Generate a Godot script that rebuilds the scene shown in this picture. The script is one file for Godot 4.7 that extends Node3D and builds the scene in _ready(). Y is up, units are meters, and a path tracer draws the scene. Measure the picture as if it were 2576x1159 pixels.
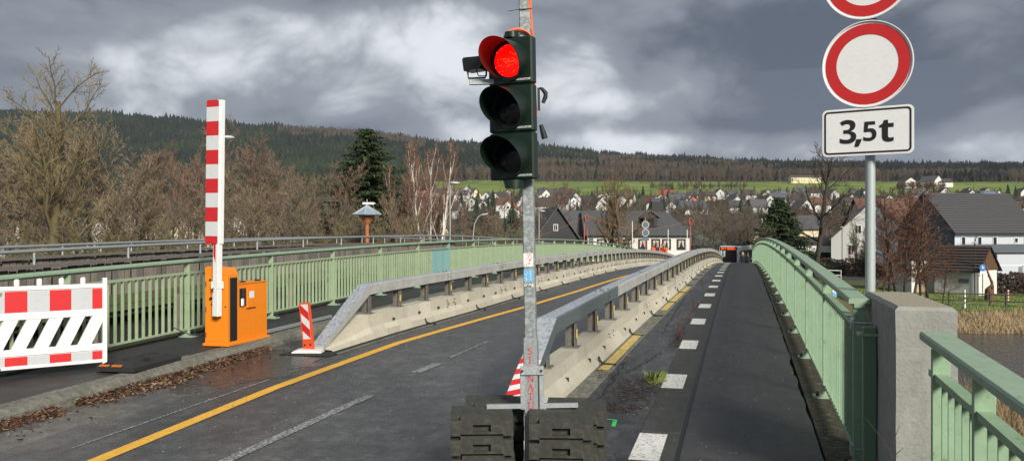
extends Node3D
# Camera at the origin of x and z, 1.55 m above the footway, looking along -z. The bridge runs from the camera at BRIDGE degrees to the right.
# s = metres along the bridge, t = metres to its right, both measured from under the camera.
const EYE := 1.55
const BRIDGE := 0.25918   # 14.85 degrees
var M := {}
var used := {}
var rng := RandomNumberGenerator.new()

class Shape:
	var v := PackedVector3Array()
	var n := PackedVector3Array()
	var c := PackedColorArray()
	var tint = null
	func tri(a: Vector3, b: Vector3, d: Vector3) -> void:
		var nn := (d - a).cross(b - a).normalized()
		v.append(a); v.append(b); v.append(d)
		n.append(nn); n.append(nn); n.append(nn)
		if tint != null:
			c.append(tint); c.append(tint); c.append(tint)
	func tri_n(a: Vector3, b: Vector3, d: Vector3, na: Vector3, nb: Vector3, nd: Vector3) -> void:
		var nn := (d - a).cross(b - a)
		if nn.dot(na + nb + nd) < 0:
			v.append(a); v.append(d); v.append(b); n.append(na); n.append(nd); n.append(nb)
		else:
			v.append(a); v.append(b); v.append(d); n.append(na); n.append(nb); n.append(nd)
		if tint != null:
			c.append(tint); c.append(tint); c.append(tint)
	func quad(a: Vector3, b: Vector3, d: Vector3, e: Vector3) -> void:
		tri(a, b, d); tri(a, d, e)
	func box(at: Vector3, size: Vector3, bs := Basis.IDENTITY) -> void:
		var p := []
		for i in 8:
			p.append(at + bs * (Vector3(-0.5 if i & 1 == 0 else 0.5, -0.5 if i & 2 == 0 else 0.5, -0.5 if i & 4 == 0 else 0.5) * size))
		quad(p[0], p[1], p[3], p[2]); quad(p[5], p[4], p[6], p[7])
		quad(p[4], p[0], p[2], p[6]); quad(p[1], p[5], p[7], p[3])
		quad(p[2], p[3], p[7], p[6]); quad(p[4], p[5], p[1], p[0])
	func cbox(at: Vector3, size: Vector3, ch: float, bs := Basis.IDENTITY) -> void:
		# a box with chamfered edges
		var h := size * 0.5
		var P := func(i: int, ax: int) -> Vector3:
			var sg := Vector3(-1.0 if i & 1 == 0 else 1.0, -1.0 if i & 2 == 0 else 1.0, -1.0 if i & 4 == 0 else 1.0)
			var q := Vector3(h.x - ch, h.y - ch, h.z - ch)
			q[ax] = h[ax]
			return at + bs * (sg * q)
		for ax in 3:
			var b1 := 1 << ((ax + 1) % 3)
			var b2 := 1 << ((ax + 2) % 3)
			for sg in 2:
				var k := (1 << ax) if sg == 1 else 0
				var q := [P.call(k, ax), P.call(k | b1, ax), P.call(k | b1 | b2, ax), P.call(k | b2, ax)]
				if sg == 1: quad(q[3], q[2], q[1], q[0])
				else: quad(q[0], q[1], q[2], q[3])
		for ax in 3:
			var o1 := (ax + 1) % 3
			var o2 := (ax + 2) % 3
			for m in 4:
				var k := ((1 << o1) if m & 1 else 0) | ((1 << o2) if m & 2 else 0)
				var k2 := k | (1 << ax)
				var q := [P.call(k, o1), P.call(k2, o1), P.call(k2, o2), P.call(k, o2)]
				if m == 0 or m == 3: quad(q[3], q[2], q[1], q[0])
				else: quad(q[0], q[1], q[2], q[3])
		for i in 8:
			var par := (i & 1) ^ ((i >> 1) & 1) ^ ((i >> 2) & 1)
			if par == 0: tri(P.call(i, 0), P.call(i, 1), P.call(i, 2))
			else: tri(P.call(i, 0), P.call(i, 2), P.call(i, 1))
	func tube(pts: Array, rads: Array, sides := 8, cap := true, smooth := true) -> void:
		var rings := []
		var norms := []
		var up := Vector3.UP
		for i in pts.size():
			var d: Vector3 = (pts[min(i + 1, pts.size() - 1)] - pts[max(i - 1, 0)]).normalized()
			if abs(d.dot(up)) > 0.95: up = Vector3.RIGHT if abs(d.x) < 0.8 else Vector3.FORWARD
			var a := d.cross(up).normalized()
			var b := a.cross(d).normalized()
			up = b
			var r := []
			var nn := []
			for k in sides:
				var an := TAU * (k + 0.5) / sides
				var o := a * cos(an) + b * sin(an)
				r.append(pts[i] + o * rads[i]); nn.append(o)
			rings.append(r); norms.append(nn)
		for i in pts.size() - 1:
			for k in sides:
				var k2 := (k + 1) % sides
				if smooth and sides > 4:
					tri_n(rings[i][k], rings[i][k2], rings[i + 1][k2], norms[i][k], norms[i][k2], norms[i + 1][k2])
					tri_n(rings[i][k], rings[i + 1][k2], rings[i + 1][k], norms[i][k], norms[i + 1][k2], norms[i + 1][k])
				else:
					quad(rings[i][k], rings[i + 1][k], rings[i + 1][k2], rings[i][k2])
		if cap:
			for k in range(1, sides - 1):
				tri(rings[0][0], rings[0][k], rings[0][k + 1])
				tri(rings[-1][0], rings[-1][k + 1], rings[-1][k])
	func prism(poly: Array, z0: float, z1: float, xf := Transform3D.IDENTITY) -> void:
		var p2 := PackedVector2Array(poly)
		var ix := Geometry2D.triangulate_polygon(p2)
		for i in range(0, ix.size(), 3):
			for z in [z0, z1]:
				var q := []
				for j in 3: q.append(xf * Vector3(p2[ix[i + j]].x, p2[ix[i + j]].y, z))
				tri(q[0], q[1], q[2])
		for i in p2.size():
			var a := p2[i]
			var b := p2[(i + 1) % p2.size()]
			quad(xf * Vector3(a.x, a.y, z0), xf * Vector3(b.x, b.y, z0), xf * Vector3(b.x, b.y, z1), xf * Vector3(a.x, a.y, z1))
	func lathe(prof: Array, segs: int, xf := Transform3D.IDENTITY, smooth := true) -> void:
		for i in prof.size() - 1:
			var a: Vector2 = prof[i]
			var b: Vector2 = prof[i + 1]
			var nr := Vector2(b.y - a.y, a.x - b.x).normalized()
			for k in segs:
				var t0 := TAU * k / segs
				var t1 := TAU * (k + 1) / segs
				var e0 := Vector3(cos(t0), 0, sin(t0))
				var e1 := Vector3(cos(t1), 0, sin(t1))
				var n0 := xf.basis * (e0 * nr.x + Vector3.UP * nr.y)
				var n1 := xf.basis * (e1 * nr.x + Vector3.UP * nr.y)
				var p := [xf * (e0 * a.x + Vector3.UP * a.y), xf * (e1 * a.x + Vector3.UP * a.y), xf * (e1 * b.x + Vector3.UP * b.y), xf * (e0 * b.x + Vector3.UP * b.y)]
				if smooth:
					if a.x > 0: tri_n(p[0], p[1], p[2], n0, n1, n1)
					if b.x > 0: tri_n(p[0], p[2], p[3], n0, n1, n0)
				else:
					quad(p[0], p[1], p[2], p[3])
	func ring(r0: float, r1: float, y: float, segs: int, xf: Transform3D) -> void:
		for k in segs:
			var t0 := TAU * k / segs
			var t1 := TAU * (k + 1) / segs
			var e0 := Vector3(cos(t0), sin(t0), 0)
			var e1 := Vector3(cos(t1), sin(t1), 0)
			var o := Vector3(0, 0, y)
			if r0 > 0: quad(xf * (e0 * r0 + o), xf * (e0 * r1 + o), xf * (e1 * r1 + o), xf * (e1 * r0 + o))
			else: tri(xf * o, xf * (e0 * r1 + o), xf * (e1 * r1 + o))
	func mesh() -> ArrayMesh:
		var m := ArrayMesh.new()
		var a := []
		a.resize(Mesh.ARRAY_MAX)
		a[Mesh.ARRAY_VERTEX] = v
		a[Mesh.ARRAY_NORMAL] = n
		if c.size() == v.size() and c.size() > 0: a[Mesh.ARRAY_COLOR] = c
		m.add_surface_from_arrays(Mesh.PRIMITIVE_TRIANGLES, a)
		return m

# ---------- nodes ----------
func numbered(called: String) -> String:
	if not used.has(called):
		used[called] = 0
		return called
	used[called] += 1
	return "%s_%03d" % [called, used[called]]
func tag(o: Node, label: String, category: String, group := "", kind := "") -> Node:
	if label: o.set_meta("label", label)
	if category: o.set_meta("category", category)
	if group: o.set_meta("group", group)
	if kind: o.set_meta("kind", kind)
	return o
func thing(called: String, label: String, category: String, at := Vector3.ZERO, bs := Basis.IDENTITY, group := "") -> Node3D:
	var o := Node3D.new()
	o.name = numbered(called)
	add_child(o)
	o.transform = Transform3D(bs, at)
	tag(o, label, category, group)
	return o
func part(called: String, sh, m: Material, parent: Node, xf := Transform3D.IDENTITY) -> MeshInstance3D:
	var o := MeshInstance3D.new()
	o.name = called
	o.mesh = sh.mesh() if sh is Shape else sh
	o.material_override = m
	o.transform = xf
	parent.add_child(o, true)
	return o
func solo(called: String, sh, m: Material, label: String, category: String, group := "", kind := "") -> MeshInstance3D:
	var o := part(numbered(called), sh, m, self)
	tag(o, label, category, group, kind)
	return o
func setting(called: String, sh, m: Material, parent: Node = null) -> MeshInstance3D:
	if parent: return part(called, sh, m, parent)
	var o := part(numbered(called), sh, m, self)
	o.set_meta("kind", "structure")
	return o
func copy_of(o: Node3D, xf: Transform3D, label := "") -> Node3D:
	var base: String = o.name
	var k := base.rfind("_")
	if k > 0 and base.substr(k + 1).is_valid_int(): base = base.substr(0, k)
	var r: Node3D = o.duplicate()
	r.name = numbered(base)
	add_child(r)
	r.transform = xf
	if label: r.set_meta("label", label)
	return r

# ---------- the bridge's own axes ----------
func deck(s: float) -> float:
	if s > 60.0: return -0.726 - 0.053 * (s - 60.0) if s < 104.0 else -3.06
	return 0.236 - 0.00073 * (s - 23.7) * (s - 23.7)
func on_bridge(s: float, t: float, up := 0.0) -> Vector3:
	return Vector3(s * sin(BRIDGE) + t * cos(BRIDGE), deck(s) + up, -s * cos(BRIDGE) + t * sin(BRIDGE))
func bridge_basis(s := 23.7) -> Basis:
	var f := (on_bridge(s + 0.5, 0) - on_bridge(s - 0.5, 0)).normalized()
	return Basis(Vector3(cos(BRIDGE), 0, sin(BRIDGE)), Vector3.UP, Vector3(-sin(BRIDGE), 0, cos(BRIDGE))) if abs(s - 23.7) < 0.01 else Basis(Vector3(cos(BRIDGE), 0, sin(BRIDGE)), (-f).cross(Vector3(cos(BRIDGE), 0, sin(BRIDGE))).normalized(), -f)
# a point seen at (x, y) of a 2576-wide view of the photograph, at a depth that comes from what it stands on
func spot(x: float, y: float, depth: float) -> Vector3:
	return Vector3((x - 1288.0) / 2181.0 * depth, EYE - (y - 579.0) / 2181.0 * depth, -depth)

# ---------- materials ----------
func lin(r: float, g: float, b: float) -> Color: return Color(r, g, b).linear_to_srgb()
func noise(seed_: int, freq: float, oct := 4, kind := FastNoiseLite.TYPE_SIMPLEX_SMOOTH) -> FastNoiseLite:
	var f := FastNoiseLite.new()
	f.seed = seed_
	f.noise_type = kind
	f.frequency = freq
	f.fractal_type = FastNoiseLite.FRACTAL_FBM if oct > 1 else FastNoiseLite.FRACTAL_NONE
	f.fractal_octaves = oct
	return f
var noise_cache := {}
func noise_bytes(f: FastNoiseLite, size: int) -> PackedByteArray:
	var key := [f.get_instance_id(), size]
	if not noise_cache.has(key): noise_cache[key] = f.get_seamless_image(size, size, false, false, 0.15, true).get_data()
	return noise_cache[key]
# a seamless colour texture: layers = [[noise, weight], ...]; ramp = [[offset, linear colour], ...]
func texture(size: int, layers: Array, ramp: Array) -> ImageTexture:
	var ims := []
	for l in layers: ims.append(noise_bytes(l[0], size))
	var g := Gradient.new()
	g.offsets = PackedFloat32Array(ramp.map(func(r): return r[0]))
	g.colors = PackedColorArray(ramp.map(func(r): return r[1]))
	var lut := PackedByteArray()
	for i in 256:
		var c := g.sample(i / 255.0).linear_to_srgb()
		lut.append(int(clampf(c.r, 0, 1) * 255)); lut.append(int(clampf(c.g, 0, 1) * 255)); lut.append(int(clampf(c.b, 0, 1) * 255))
	var out := PackedByteArray()
	out.resize(size * size * 3)
	var w := PackedFloat32Array()
	for l in layers: w.append(l[1])
	var b0: PackedByteArray = ims[0]
	var b1: PackedByteArray = ims[1 % ims.size()]
	var b2: PackedByteArray = ims[2 % ims.size()]
	var w0 := w[0]
	var w1 := w[1] if w.size() > 1 else 0.0
	var w2 := w[2] if w.size() > 2 else 0.0
	for i in size * size:
		var j := mini(int(b0[i] * w0 + b1[i] * w1 + b2[i] * w2), 255) * 3
		out[i * 3] = lut[j]; out[i * 3 + 1] = lut[j + 1]; out[i * 3 + 2] = lut[j + 2]
	return ImageTexture.create_from_image(Image.create_from_data(size, size, false, Image.FORMAT_RGB8, out))
func bumps(size: int, f: FastNoiseLite, strength: float) -> ImageTexture:
	var im := f.get_seamless_image(size, size, false, false, 0.15, true)
	im.convert(Image.FORMAT_RGBA8)
	im.bump_map_to_normal_map(strength)
	return ImageTexture.create_from_image(im)
func mat(called: String, col: Color, rough := 0.7, metal := 0.0, extra := {}) -> StandardMaterial3D:
	var m := StandardMaterial3D.new()
	m.resource_name = called
	m.albedo_color = col
	m.roughness = rough
	m.metallic = metal
	m.cull_mode = BaseMaterial3D.CULL_DISABLED
	if extra.has("tex"):
		m.albedo_texture = extra.tex
		m.uv1_triplanar = true
		m.uv1_world_triplanar = extra.get("world", true)
		m.uv1_scale = extra.get("scale", Vector3.ONE)
	if extra.has("bump"):
		m.normal_enabled = true
		m.normal_texture = extra.bump
		m.normal_scale = extra.get("bump_scale", 0.5)
		m.uv1_triplanar = true
		m.uv1_world_triplanar = extra.get("world", true)
		m.uv1_scale = extra.get("scale", Vector3.ONE)
	if extra.has("spec"): m.metallic_specular = extra.spec
	if extra.get("vc", false): m.vertex_color_use_as_albedo = true
	if extra.has("emit"):
		m.emission_enabled = true
		m.emission = extra.emit
		m.emission_energy_multiplier = extra.get("power", 1.0)
	M[called] = m
	return m
func letters(text: String, height: float, m: Material, parent: Node, xf: Transform3D, serif := false, called := "lettering", weight := 700, depth := 0.002) -> MeshInstance3D:
	var f := SystemFont.new()
	f.font_names = PackedStringArray(["Droid Serif" if serif else "Droid Sans"])
	f.font_weight = weight
	var t := TextMesh.new()
	t.text = text
	t.font = f
	t.font_size = 64
	t.pixel_size = height / 46.0
	t.depth = depth
	return part(called, t, m, parent, xf)
func G(c0: Color, c1: Color, k: float) -> Color: return c0.lerp(c1, k)
func curve_at(pts: Array, x: float) -> float:
	for i in pts.size() - 1:
		if x <= pts[i + 1][0]:
			var k := clampf((x - pts[i][0]) / (pts[i + 1][0] - pts[i][0]), 0, 1)
			return lerpf(pts[i][1], pts[i + 1][1], k)
	return pts[-1][1]
func left_guard(s: float) -> float: return curve_at([[10, -5.33], [12.2, -5.24], [15.1, -5.04], [19, -4.93], [24.5, -4.78], [38, -4.7], [60, -4.65]], s)
func right_guard(s: float) -> float: return curve_at([[6.3, -1.76], [9, -1.70], [11.4, -1.66], [15.2, -1.58], [20, -1.5], [35, -1.45], [60, -1.42]], s)
func yellow_line(s: float) -> float: return curve_at([[-4, -4.2], [5.3, -4.58], [8, -4.66], [11.2, -4.6], [16.3, -4.06], [20.3, -3.8], [29.8, -3.5], [45, -3.35], [60, -3.3]], s)
func road_up(t: float) -> float: return -0.13 if t < -1.62 else (0.0 if t > -1.36 else lerpf(-0.13, 0.0, (t + 1.62) / 0.26))

const RIDGE := [[-0.80, 262], [-0.59, 270], [-0.47, 277], [-0.44, 282], [-0.33, 301], [-0.245, 312], [-0.18, 320], [-0.13, 332], [-0.086, 348], [-0.04, 352], [0.03, 362], [0.097, 377], [0.19, 388], [0.28, 400], [0.37, 404], [0.46, 407], [0.59, 407], [0.8, 410]]
func ground_y(x: float, z: float) -> float:
	var d := -z
	var a := x / maxf(d, 1.0)
	var y := 0.0
	if d < 300.0:
		y = curve_at([[-10, -1.4], [5, -1.6], [30, -4.75], [36, -5.15], [38.5, -6.3], [55, -6.3], [58, -5.2], [62, -4.15], [140, -4.0], [300, 2.0]], d)
	elif d < 1000.0:
		y = curve_at([[300, 2.0], [500, 14.5], [800, 36.0], [1000, 57.0]], d)
	else:
		var w := clampf((d - 1000.0) / 800.0, 0, 1)
		var rt := (579.0 - curve_at(RIDGE, a)) / 2181.0 - 0.0075
		y = d * lerpf(0.0570, rt, pow(w, 0.85)) if d < 1800.0 else 1800.0 * rt - (d - 1800.0) * 0.12
	# the road's embankments
	var s := x * sin(BRIDGE) + d * cos(BRIDGE)
	var t := x * cos(BRIDGE) - d * sin(BRIDGE)
	if s > 57.0 and s < 150.0:
		var e := maxf(0.0, maxf(-8.2 - t, t - 2.0))
		y = maxf(y, deck(s) - 0.25 - e * 0.45 - maxf(0.0, 61.0 - s) * 0.9)
	if s < 4.0:
		var e := maxf(0.0, maxf(-8.0 - t, t - 0.95))
		y = maxf(y, -0.3 - e * 0.5 - maxf(0.0, s - 1.0) * 0.6)
	return y
func stand(x: float, d: float) -> Vector3: return Vector3(x, ground_y(x, -d), -d)

func make_sky() -> ImageTexture:
	var W := 4096
	var H := 2048
	var a := noise(11, 0.9, 5)
	var b := noise(23, 0.38, 3)
	var c := noise(37, 2.4, 6)
	c.fractal_type = FastNoiseLite.FRACTAL_RIDGED
	c.fractal_gain = 0.62
	# [azimuth, height above the horizon (degrees), spread across, spread up, weight]: the openings and the heavy cloud seen in the photograph
	var spots := [[-7.5, 12.4, 6.5, 2.3, 0.55], [-21.0, 10.0, 8.0, 1.9, 0.42], [-3.0, 6.4, 2.8, 1.5, 0.62], [-12.0, 8.7, 9.0, 1.6, 0.30], [4.6, 10.6, 3.6, 1.3, 0.50], [8.5, 8.4, 5.0, 0.9, 0.42], [10.5, 5.8, 8.0, 0.7, 0.40], [29.0, 4.6, 7.0, 0.9, 0.40], [18, 4.8, 5, .6, .3], [-2.0, 10.0, 4.0, 2.2, 0.35],
		[-24.0, 13.1, 9.0, 1.3, -0.42], [-10.0, 15.7, 12.0, 1.2, -0.50], [14.5, 12.0, 8.5, 2.2, -0.62], [27.0, 9.0, 8.0, 2.4, -0.55], [3.5, 14.6, 5, 1.4, -.35], [5.5, 6.9, 3.0, .6, -0.18], [14, 6.6, 6, .5, -.3], [-33, 8, 6, 3, -.15], [22, 6.6, 7, .6, -.2], [-11, 6.6, 8, .8, -.12]]
	var out := PackedFloat32Array()
	out.resize(W * H * 3)
	var dk := Color(0.100, 0.121, 0.160)
	var md := Color(0.248, 0.278, 0.320)
	var br := Color(0.70, 0.73, 0.77)
	for j in H:
		var el := PI * (0.5 - (j + 0.5) / H)
		if j > H / 2:
			for i in W:
				var k := (j * W + i) * 3
				out[k] = 0.2; out[k + 1] = 0.21; out[k + 2] = 0.22
			continue
		var ce := cos(el)
		var se := sin(el)
		var eld := rad_to_deg(el)
		var i := 0
		while i < W:
			var azr := TAU * (i + 0.5) / W
			if azr > PI: azr -= TAU
			var az := rad_to_deg(azr)
			# coarser steps where the camera does not look, the same clouds
			var step := 1 if absf(az) < 40.0 and eld < 20.0 else 8
			if step == 8 and j % 8 != 0 and j > 0:
				if not (absf(az) < 41.0 and eld < 21.0):
					var src := ((j - 1) * W + i) * 3
					for e in 8 * 3:
						if i * 3 + e < W * 3: out[(j * W + i) * 3 + e] = out[src + e]
					i += 8
					continue
			var g := Vector3(sin(azr) * ce, se * 1.7, -cos(azr) * ce)
			var wx := b.get_noise_3d(g.x * 6.0 + 40.0, g.y * 6.0, g.z * 6.0) * 0.22
			var n := a.get_noise_3d(g.x * 2.6 + wx, g.y * 2.6 + wx * 0.5, g.z * 2.6 - wx)
			n = n * 0.85 - c.get_noise_3d(g.x * 1.9 + wx * 0.5, g.y * 2.1 + wx * 0.3, g.z * 1.9) * 0.34 + 0.51
			if absf(az) < 60.0 and eld < 26.0:
				for sp in spots:
					var u: float = (az - sp[0]) / sp[2]
					var v: float = (eld - sp[1]) / sp[3]
					var e: float = u * u + v * v
					if e < 9.0: n += sp[4] * (0.86 if sp[4] > 0 else 0.66) * exp(-e * 0.75)
			n = clampf(n, -0.2, 1.2)
			var col := dk.lerp(md, smoothstep(-0.12, 0.60, n)).lerp(br, smoothstep(0.55, 1.15, n))
			for e in mini(step, W - i):
				var k := (j * W + i + e) * 3
				out[k] = col.r; out[k + 1] = col.g; out[k + 2] = col.b
			i += step
	return ImageTexture.create_from_image(Image.create_from_data(W, H, false, Image.FORMAT_RGBF, out.to_byte_array()))

func view_and_light() -> void:
	var cam := Camera3D.new()
	cam.name = "camera"
	cam.position = Vector3(0, EYE, 0)
	cam.fov = 29.74
	cam.near = 0.05
	cam.far = 6000.0
	add_child(cam)
	cam.make_current()
	var sm := PanoramaSkyMaterial.new()
	sm.panorama = make_sky()
	var sky := Sky.new()
	sky.sky_material = sm
	var env := Environment.new()
	env.background_mode = Environment.BG_SKY
	env.sky = sky
	env.tonemap_mode = Environment.TONE_MAPPER_LINEAR
	env.tonemap_exposure = 1.15
	env.sdfgi_enabled = true
	env.ssao_enabled = true
	env.ssil_enabled = true
	env.fog_enabled = true
	env.fog_density = 0.00005
	env.fog_light_color = Color(0.62, 0.66, 0.74)
	var we := WorldEnvironment.new()
	we.name = "world_environment"
	we.environment = env
	add_child(we)
	var sun := DirectionalLight3D.new()
	sun.name = "sun"
	sun.light_color = Color(1.0, 0.975, 0.925)
	sun.light_energy = 1.45
	sun.light_angular_distance = 15.0
	sun.shadow_enabled = true
	add_child(sun)
	sun.look_at_from_position(Vector3(3.6, 4.9, 8.4), Vector3.ZERO)

func materials() -> void:
	var fine := noise(1, 0.16, 3)
	var mid := noise(2, 0.03, 4)
	var wide := noise(3, 0.008, 4)
	var grit := bumps(384, noise(4, 0.28, 2), 6.0)
	var rough_b := bumps(384, noise(5, 0.06, 4), 5.0)
	var K := func(r, g, b): return Color(r, g, b)
	var asph := texture(768, [[noise(6, 0.33, 2), 0.55], [mid, 0.2], [wide, 0.25]], [[0, K.call(.079, .081, .086)], [.42, K.call(.145, .148, .154)], [.58, K.call(.216, .218, .222)], [.70, K.call(.42, .42, .42)], [1, K.call(.78, .78, .76)]])
	mat("asphalt", Color(0.91, 0.93, 0.93), 0.44, 0, {"tex": asph, "scale": Vector3.ONE * 0.55, "vc": true, "bump": grit, "bump_scale": 0.55})
	mat("wet_asphalt", lin(.22, .205, .195), 0.2, 0, {"tex": asph, "scale": Vector3.ONE * 0.55, "bump": grit, "bump_scale": 0.35})
	var asph2 := texture(384, [[noise(7, 0.4, 2), 0.35], [mid, 0.3], [wide, 0.35]], [[0, K.call(.057, .056, .057)], [.5, K.call(.093, .090, .092)], [.75, K.call(.132, .129, .129)], [1, K.call(.30, .30, .28)]])
	mat("footway", Color(.92, .92, .92), 0.62, 0, {"tex": asph2, "scale": Vector3.ONE * 0.8, "vc": true, "bump": grit, "bump_scale": 0.35})
	var conc := texture(384, [[fine, 0.2], [mid, 0.45], [wide, 0.35]], [[0, K.call(.30, .28, .23)], [.36, K.call(.50, .47, .385)], [.7, K.call(.57, .54, .455)], [1, K.call(.62, .60, .53)]])
	mat("concrete", Color.WHITE, 0.85, 0, {"tex": conc, "scale": Vector3.ONE * 0.9, "vc": true, "bump": rough_b, "bump_scale": 0.2})
	var kerb := texture(384, [[fine, 0.45], [mid, 0.35], [wide, 0.2]], [[0, K.call(.04, .039, .03)], [.32, K.call(.085, .082, .066)], [.52, K.call(.15, .147, .122)], [.7, K.call(.28, .275, .235)], [1, K.call(.38, .37, .32)]])
	mat("kerbstone", Color.WHITE, 0.85, 0, {"tex": kerb, "scale": Vector3.ONE * 1.3, "bump": rough_b, "bump_scale": 0.6})
	var slab := texture(384, [[fine, 0.45], [mid, 0.3], [wide, 0.25]], [[0, K.call(.022, .023, .021)], [.5, K.call(.045, .046, .042)], [.75, K.call(.075, .077, .07)], [1, K.call(.15, .15, .14)]])
	mat("slab", Color.WHITE, 0.75, 0, {"tex": slab, "scale": Vector3.ONE * 1.3, "bump": grit, "bump_scale": 0.4})
	var moss := texture(384, [[fine, 0.4], [mid, 0.45], [wide, 0.15]], [[0, K.call(.016, .013, .008)], [.4, K.call(.035, .028, .017)], [.55, K.call(.055, .052, .022)], [.68, K.call(.10, .085, .055)], [.8, K.call(.30, .28, .23)], [1, K.call(.4, .38, .33)]])
	mat("mossy_concrete", Color.WHITE, 0.9, 0, {"tex": moss, "scale": Vector3(0.9, 0.9, 0.9), "bump": rough_b, "bump_scale": 0.7})
	var pil := texture(384, [[fine, 0.35], [mid, 0.3], [wide, 0.35]], [[0, K.call(.10, .10, .08)], [.2, K.call(.20, .20, .175)], [.45, K.call(.27, .272, .248)], [.6, K.call(.29, .29, .268)], [1, K.call(.38, .38, .355)]])
	mat("pillar", Color.WHITE, 0.9, 0, {"tex": pil, "scale": Vector3.ONE * 1.6, "bump": rough_b, "bump_scale": 0.35})
	var lichen := texture(384, [[fine, 0.3], [mid, 0.6], [wide, 0.1]], [[0, K.call(.22, .21, .18)], [.42, K.call(.30, .285, .24)], [.60, K.call(.33, .28, .17)], [.75, K.call(.27, .25, .18)], [1, K.call(.16, .16, .13)]])
	mat("lichen_top", Color.WHITE, 0.95, 0, {"tex": lichen, "scale": Vector3.ONE * 1.8, "bump": rough_b, "bump_scale": 0.5})
	var gp := texture(384, [[fine, 0.25], [mid, 0.4], [wide, 0.35]], [[0, K.call(.10, .085, .045)], [.22, K.call(.17, .23, .13)], [.34, K.call(.25, .37, .24)], [.7, K.call(.29, .43, .285)], [1, K.call(.37, .49, .36)]])
	mat("green_paint", Color.WHITE, 0.5, 0, {"tex": gp, "scale": Vector3.ONE * 1.1, "bump": rough_b, "bump_scale": 0.08})
	mat("faded_paint", lin(1.28, 1.18, 1.5), 0.55, 0, {"tex": gp, "scale": Vector3.ONE * 2.1})
	M["faded_paint"].albedo_color = Color(1.0, 0.97, 1.0)
	var gp2 := texture(384, [[fine, 0.25], [mid, 0.4], [wide, 0.35]], [[0, K.call(.11, .09, .05)], [.22, K.call(.20, .24, .13)], [.34, K.call(.28, .365, .225)], [.7, K.call(.325, .42, .265)], [1, K.call(.40, .48, .33)]])
	mat("olive_paint", Color.WHITE, 0.55, 0, {"tex": gp2, "scale": Vector3.ONE * 1.4})
	mat("teal_paint", lin(.19, .36, .35), 0.55)
	mat("dark_green_paint", lin(.14, .235, .14), 0.55)  # end post only, a darker green than the rest of the railing
	mat("far_cable", lin(.50, .14, .06), 0.6)
	mat("far_mast", lin(.42, .10, .075), 0.6)
	var galv := texture(384, [[noise(8, 0.05, 3, FastNoiseLite.TYPE_CELLULAR), 0.5], [mid, 0.5]], [[0, K.call(.26, .29, .30)], [.5, K.call(.40, .43, .44)], [1, K.call(.58, .61, .62)]])
	mat("galvanised", Color.WHITE, 0.5, 0.55, {"tex": galv, "scale": Vector3.ONE * 3.0, "world": false})
	var spang := texture(384, [[noise(81, 0.022, 2, FastNoiseLite.TYPE_CELLULAR), 0.6], [noise(82, 0.03, 3), 0.4]], [[0, K.call(.20, .23, .235)], [.45, K.call(.27, .30, .305)], [.55, K.call(.40, .43, .435)], [1, K.call(.48, .51, .51)]])
	mat("zinc_post", Color.WHITE, 0.5, 0.35, {"tex": spang, "scale": Vector3.ONE * 4.0, "world": false})
	var wet := texture(384, [[noise(9, 0.022, 3), 0.6], [fine, 0.4]], [[0, K.call(.28, .32, .36)], [.44, K.call(.36, .40, .43)], [.52, K.call(.6, .63, .65)], [1, K.call(.7, .72, .74)]])
	mat("sign_pole", lin(.40, .45, .45), 0.5, 0.2)
	mat("wet_rail", Color.WHITE, 0.32, 0.5, {"tex": wet, "scale": Vector3.ONE * 2.2})
	var rails := texture(384, [[fine, 0.25], [mid, 0.35], [wide, 0.4]], [[0, K.call(.30, .29, .26)], [.45, K.call(.43, .43, .41)], [.7, K.call(.53, .53, .52)], [1, K.call(.6, .6, .6)]])
	mat("rail_steel", Color.WHITE, 0.6, 0.25, {"tex": rails, "scale": Vector3.ONE * 0.8})
	mat("rail_steel_new", lin(.37, .41, .43), 0.5, 0.4, {"tex": galv, "scale": Vector3.ONE * 1.5})
	var rust := texture(384, [[fine, 0.35], [mid, 0.5], [wide, 0.15]], [[0, K.call(.10, .095, .085)], [.5, K.call(.19, .18, .16)], [.68, K.call(.25, .23, .2)], [.8, K.call(.24, .13, .05)], [1, K.call(.2, .09, .03)]])
	mat("post_steel", Color.WHITE, 0.6, 0.4, {"tex": rust, "scale": Vector3.ONE * 1.5})
	mat("post_dark", lin(.05, .042, .034), 0.7, 0.2)
	mat("dark_rubber", lin(.018, .018, .019), 0.75, 0, {"bump": grit, "bump_scale": 0.4, "scale": Vector3.ONE * 2.0})
	var rub := texture(384, [[fine, 0.3], [mid, 0.4], [wide, 0.3]], [[0, K.call(.018, .018, .015)], [.45, K.call(.040, .040, .034)], [.65, K.call(.066, .068, .05)], [.8, K.call(.085, .095, .05)], [1, K.call(.2, .2, .17)]])
	mat("recycled_rubber", Color.WHITE, 0.8, 0, {"tex": rub, "scale": Vector3.ONE * 2.0, "bump": grit, "bump_scale": 0.5, "world": false})
	mat("white_plastic", lin(.80, .80, .79), 0.45)
	mat("reflective_white", lin(.66, .68, .70), 0.5)
	mat("reflective_grey", lin(.50, .52, .545), 0.5)
	mat("reflective_red", lin(.60, .022, .025), 0.45)
	mat("orange_red", lin(.72, .085, .025), 0.5)
	mat("orange", lin(.86, .245, .012), 0.42)
	mat("orange_dark", lin(.6, .15, .01), 0.5)
	mat("black", lin(.012, .012, .013), 0.6)
	mat("black_gloss", lin(.010, .011, .012), 0.25)
	mat("signal_green", lin(.0065, .019, .012), 0.38)
	mat("signal_visor", lin(.006, .018, .012), 0.42)
	mat("dark_lens", lin(.010, .012, .022), 0.12)
	mat("red_light", lin(.8, .02, .01), 0.3, 0, {"emit": Color(1.0, 0.026, 0.022), "power": 0.85})
	mat("red_core", lin(.9, .1, .02), 0.3, 0, {"emit": Color(1.0, 0.24, 0.09), "power": 1.7})
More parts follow.
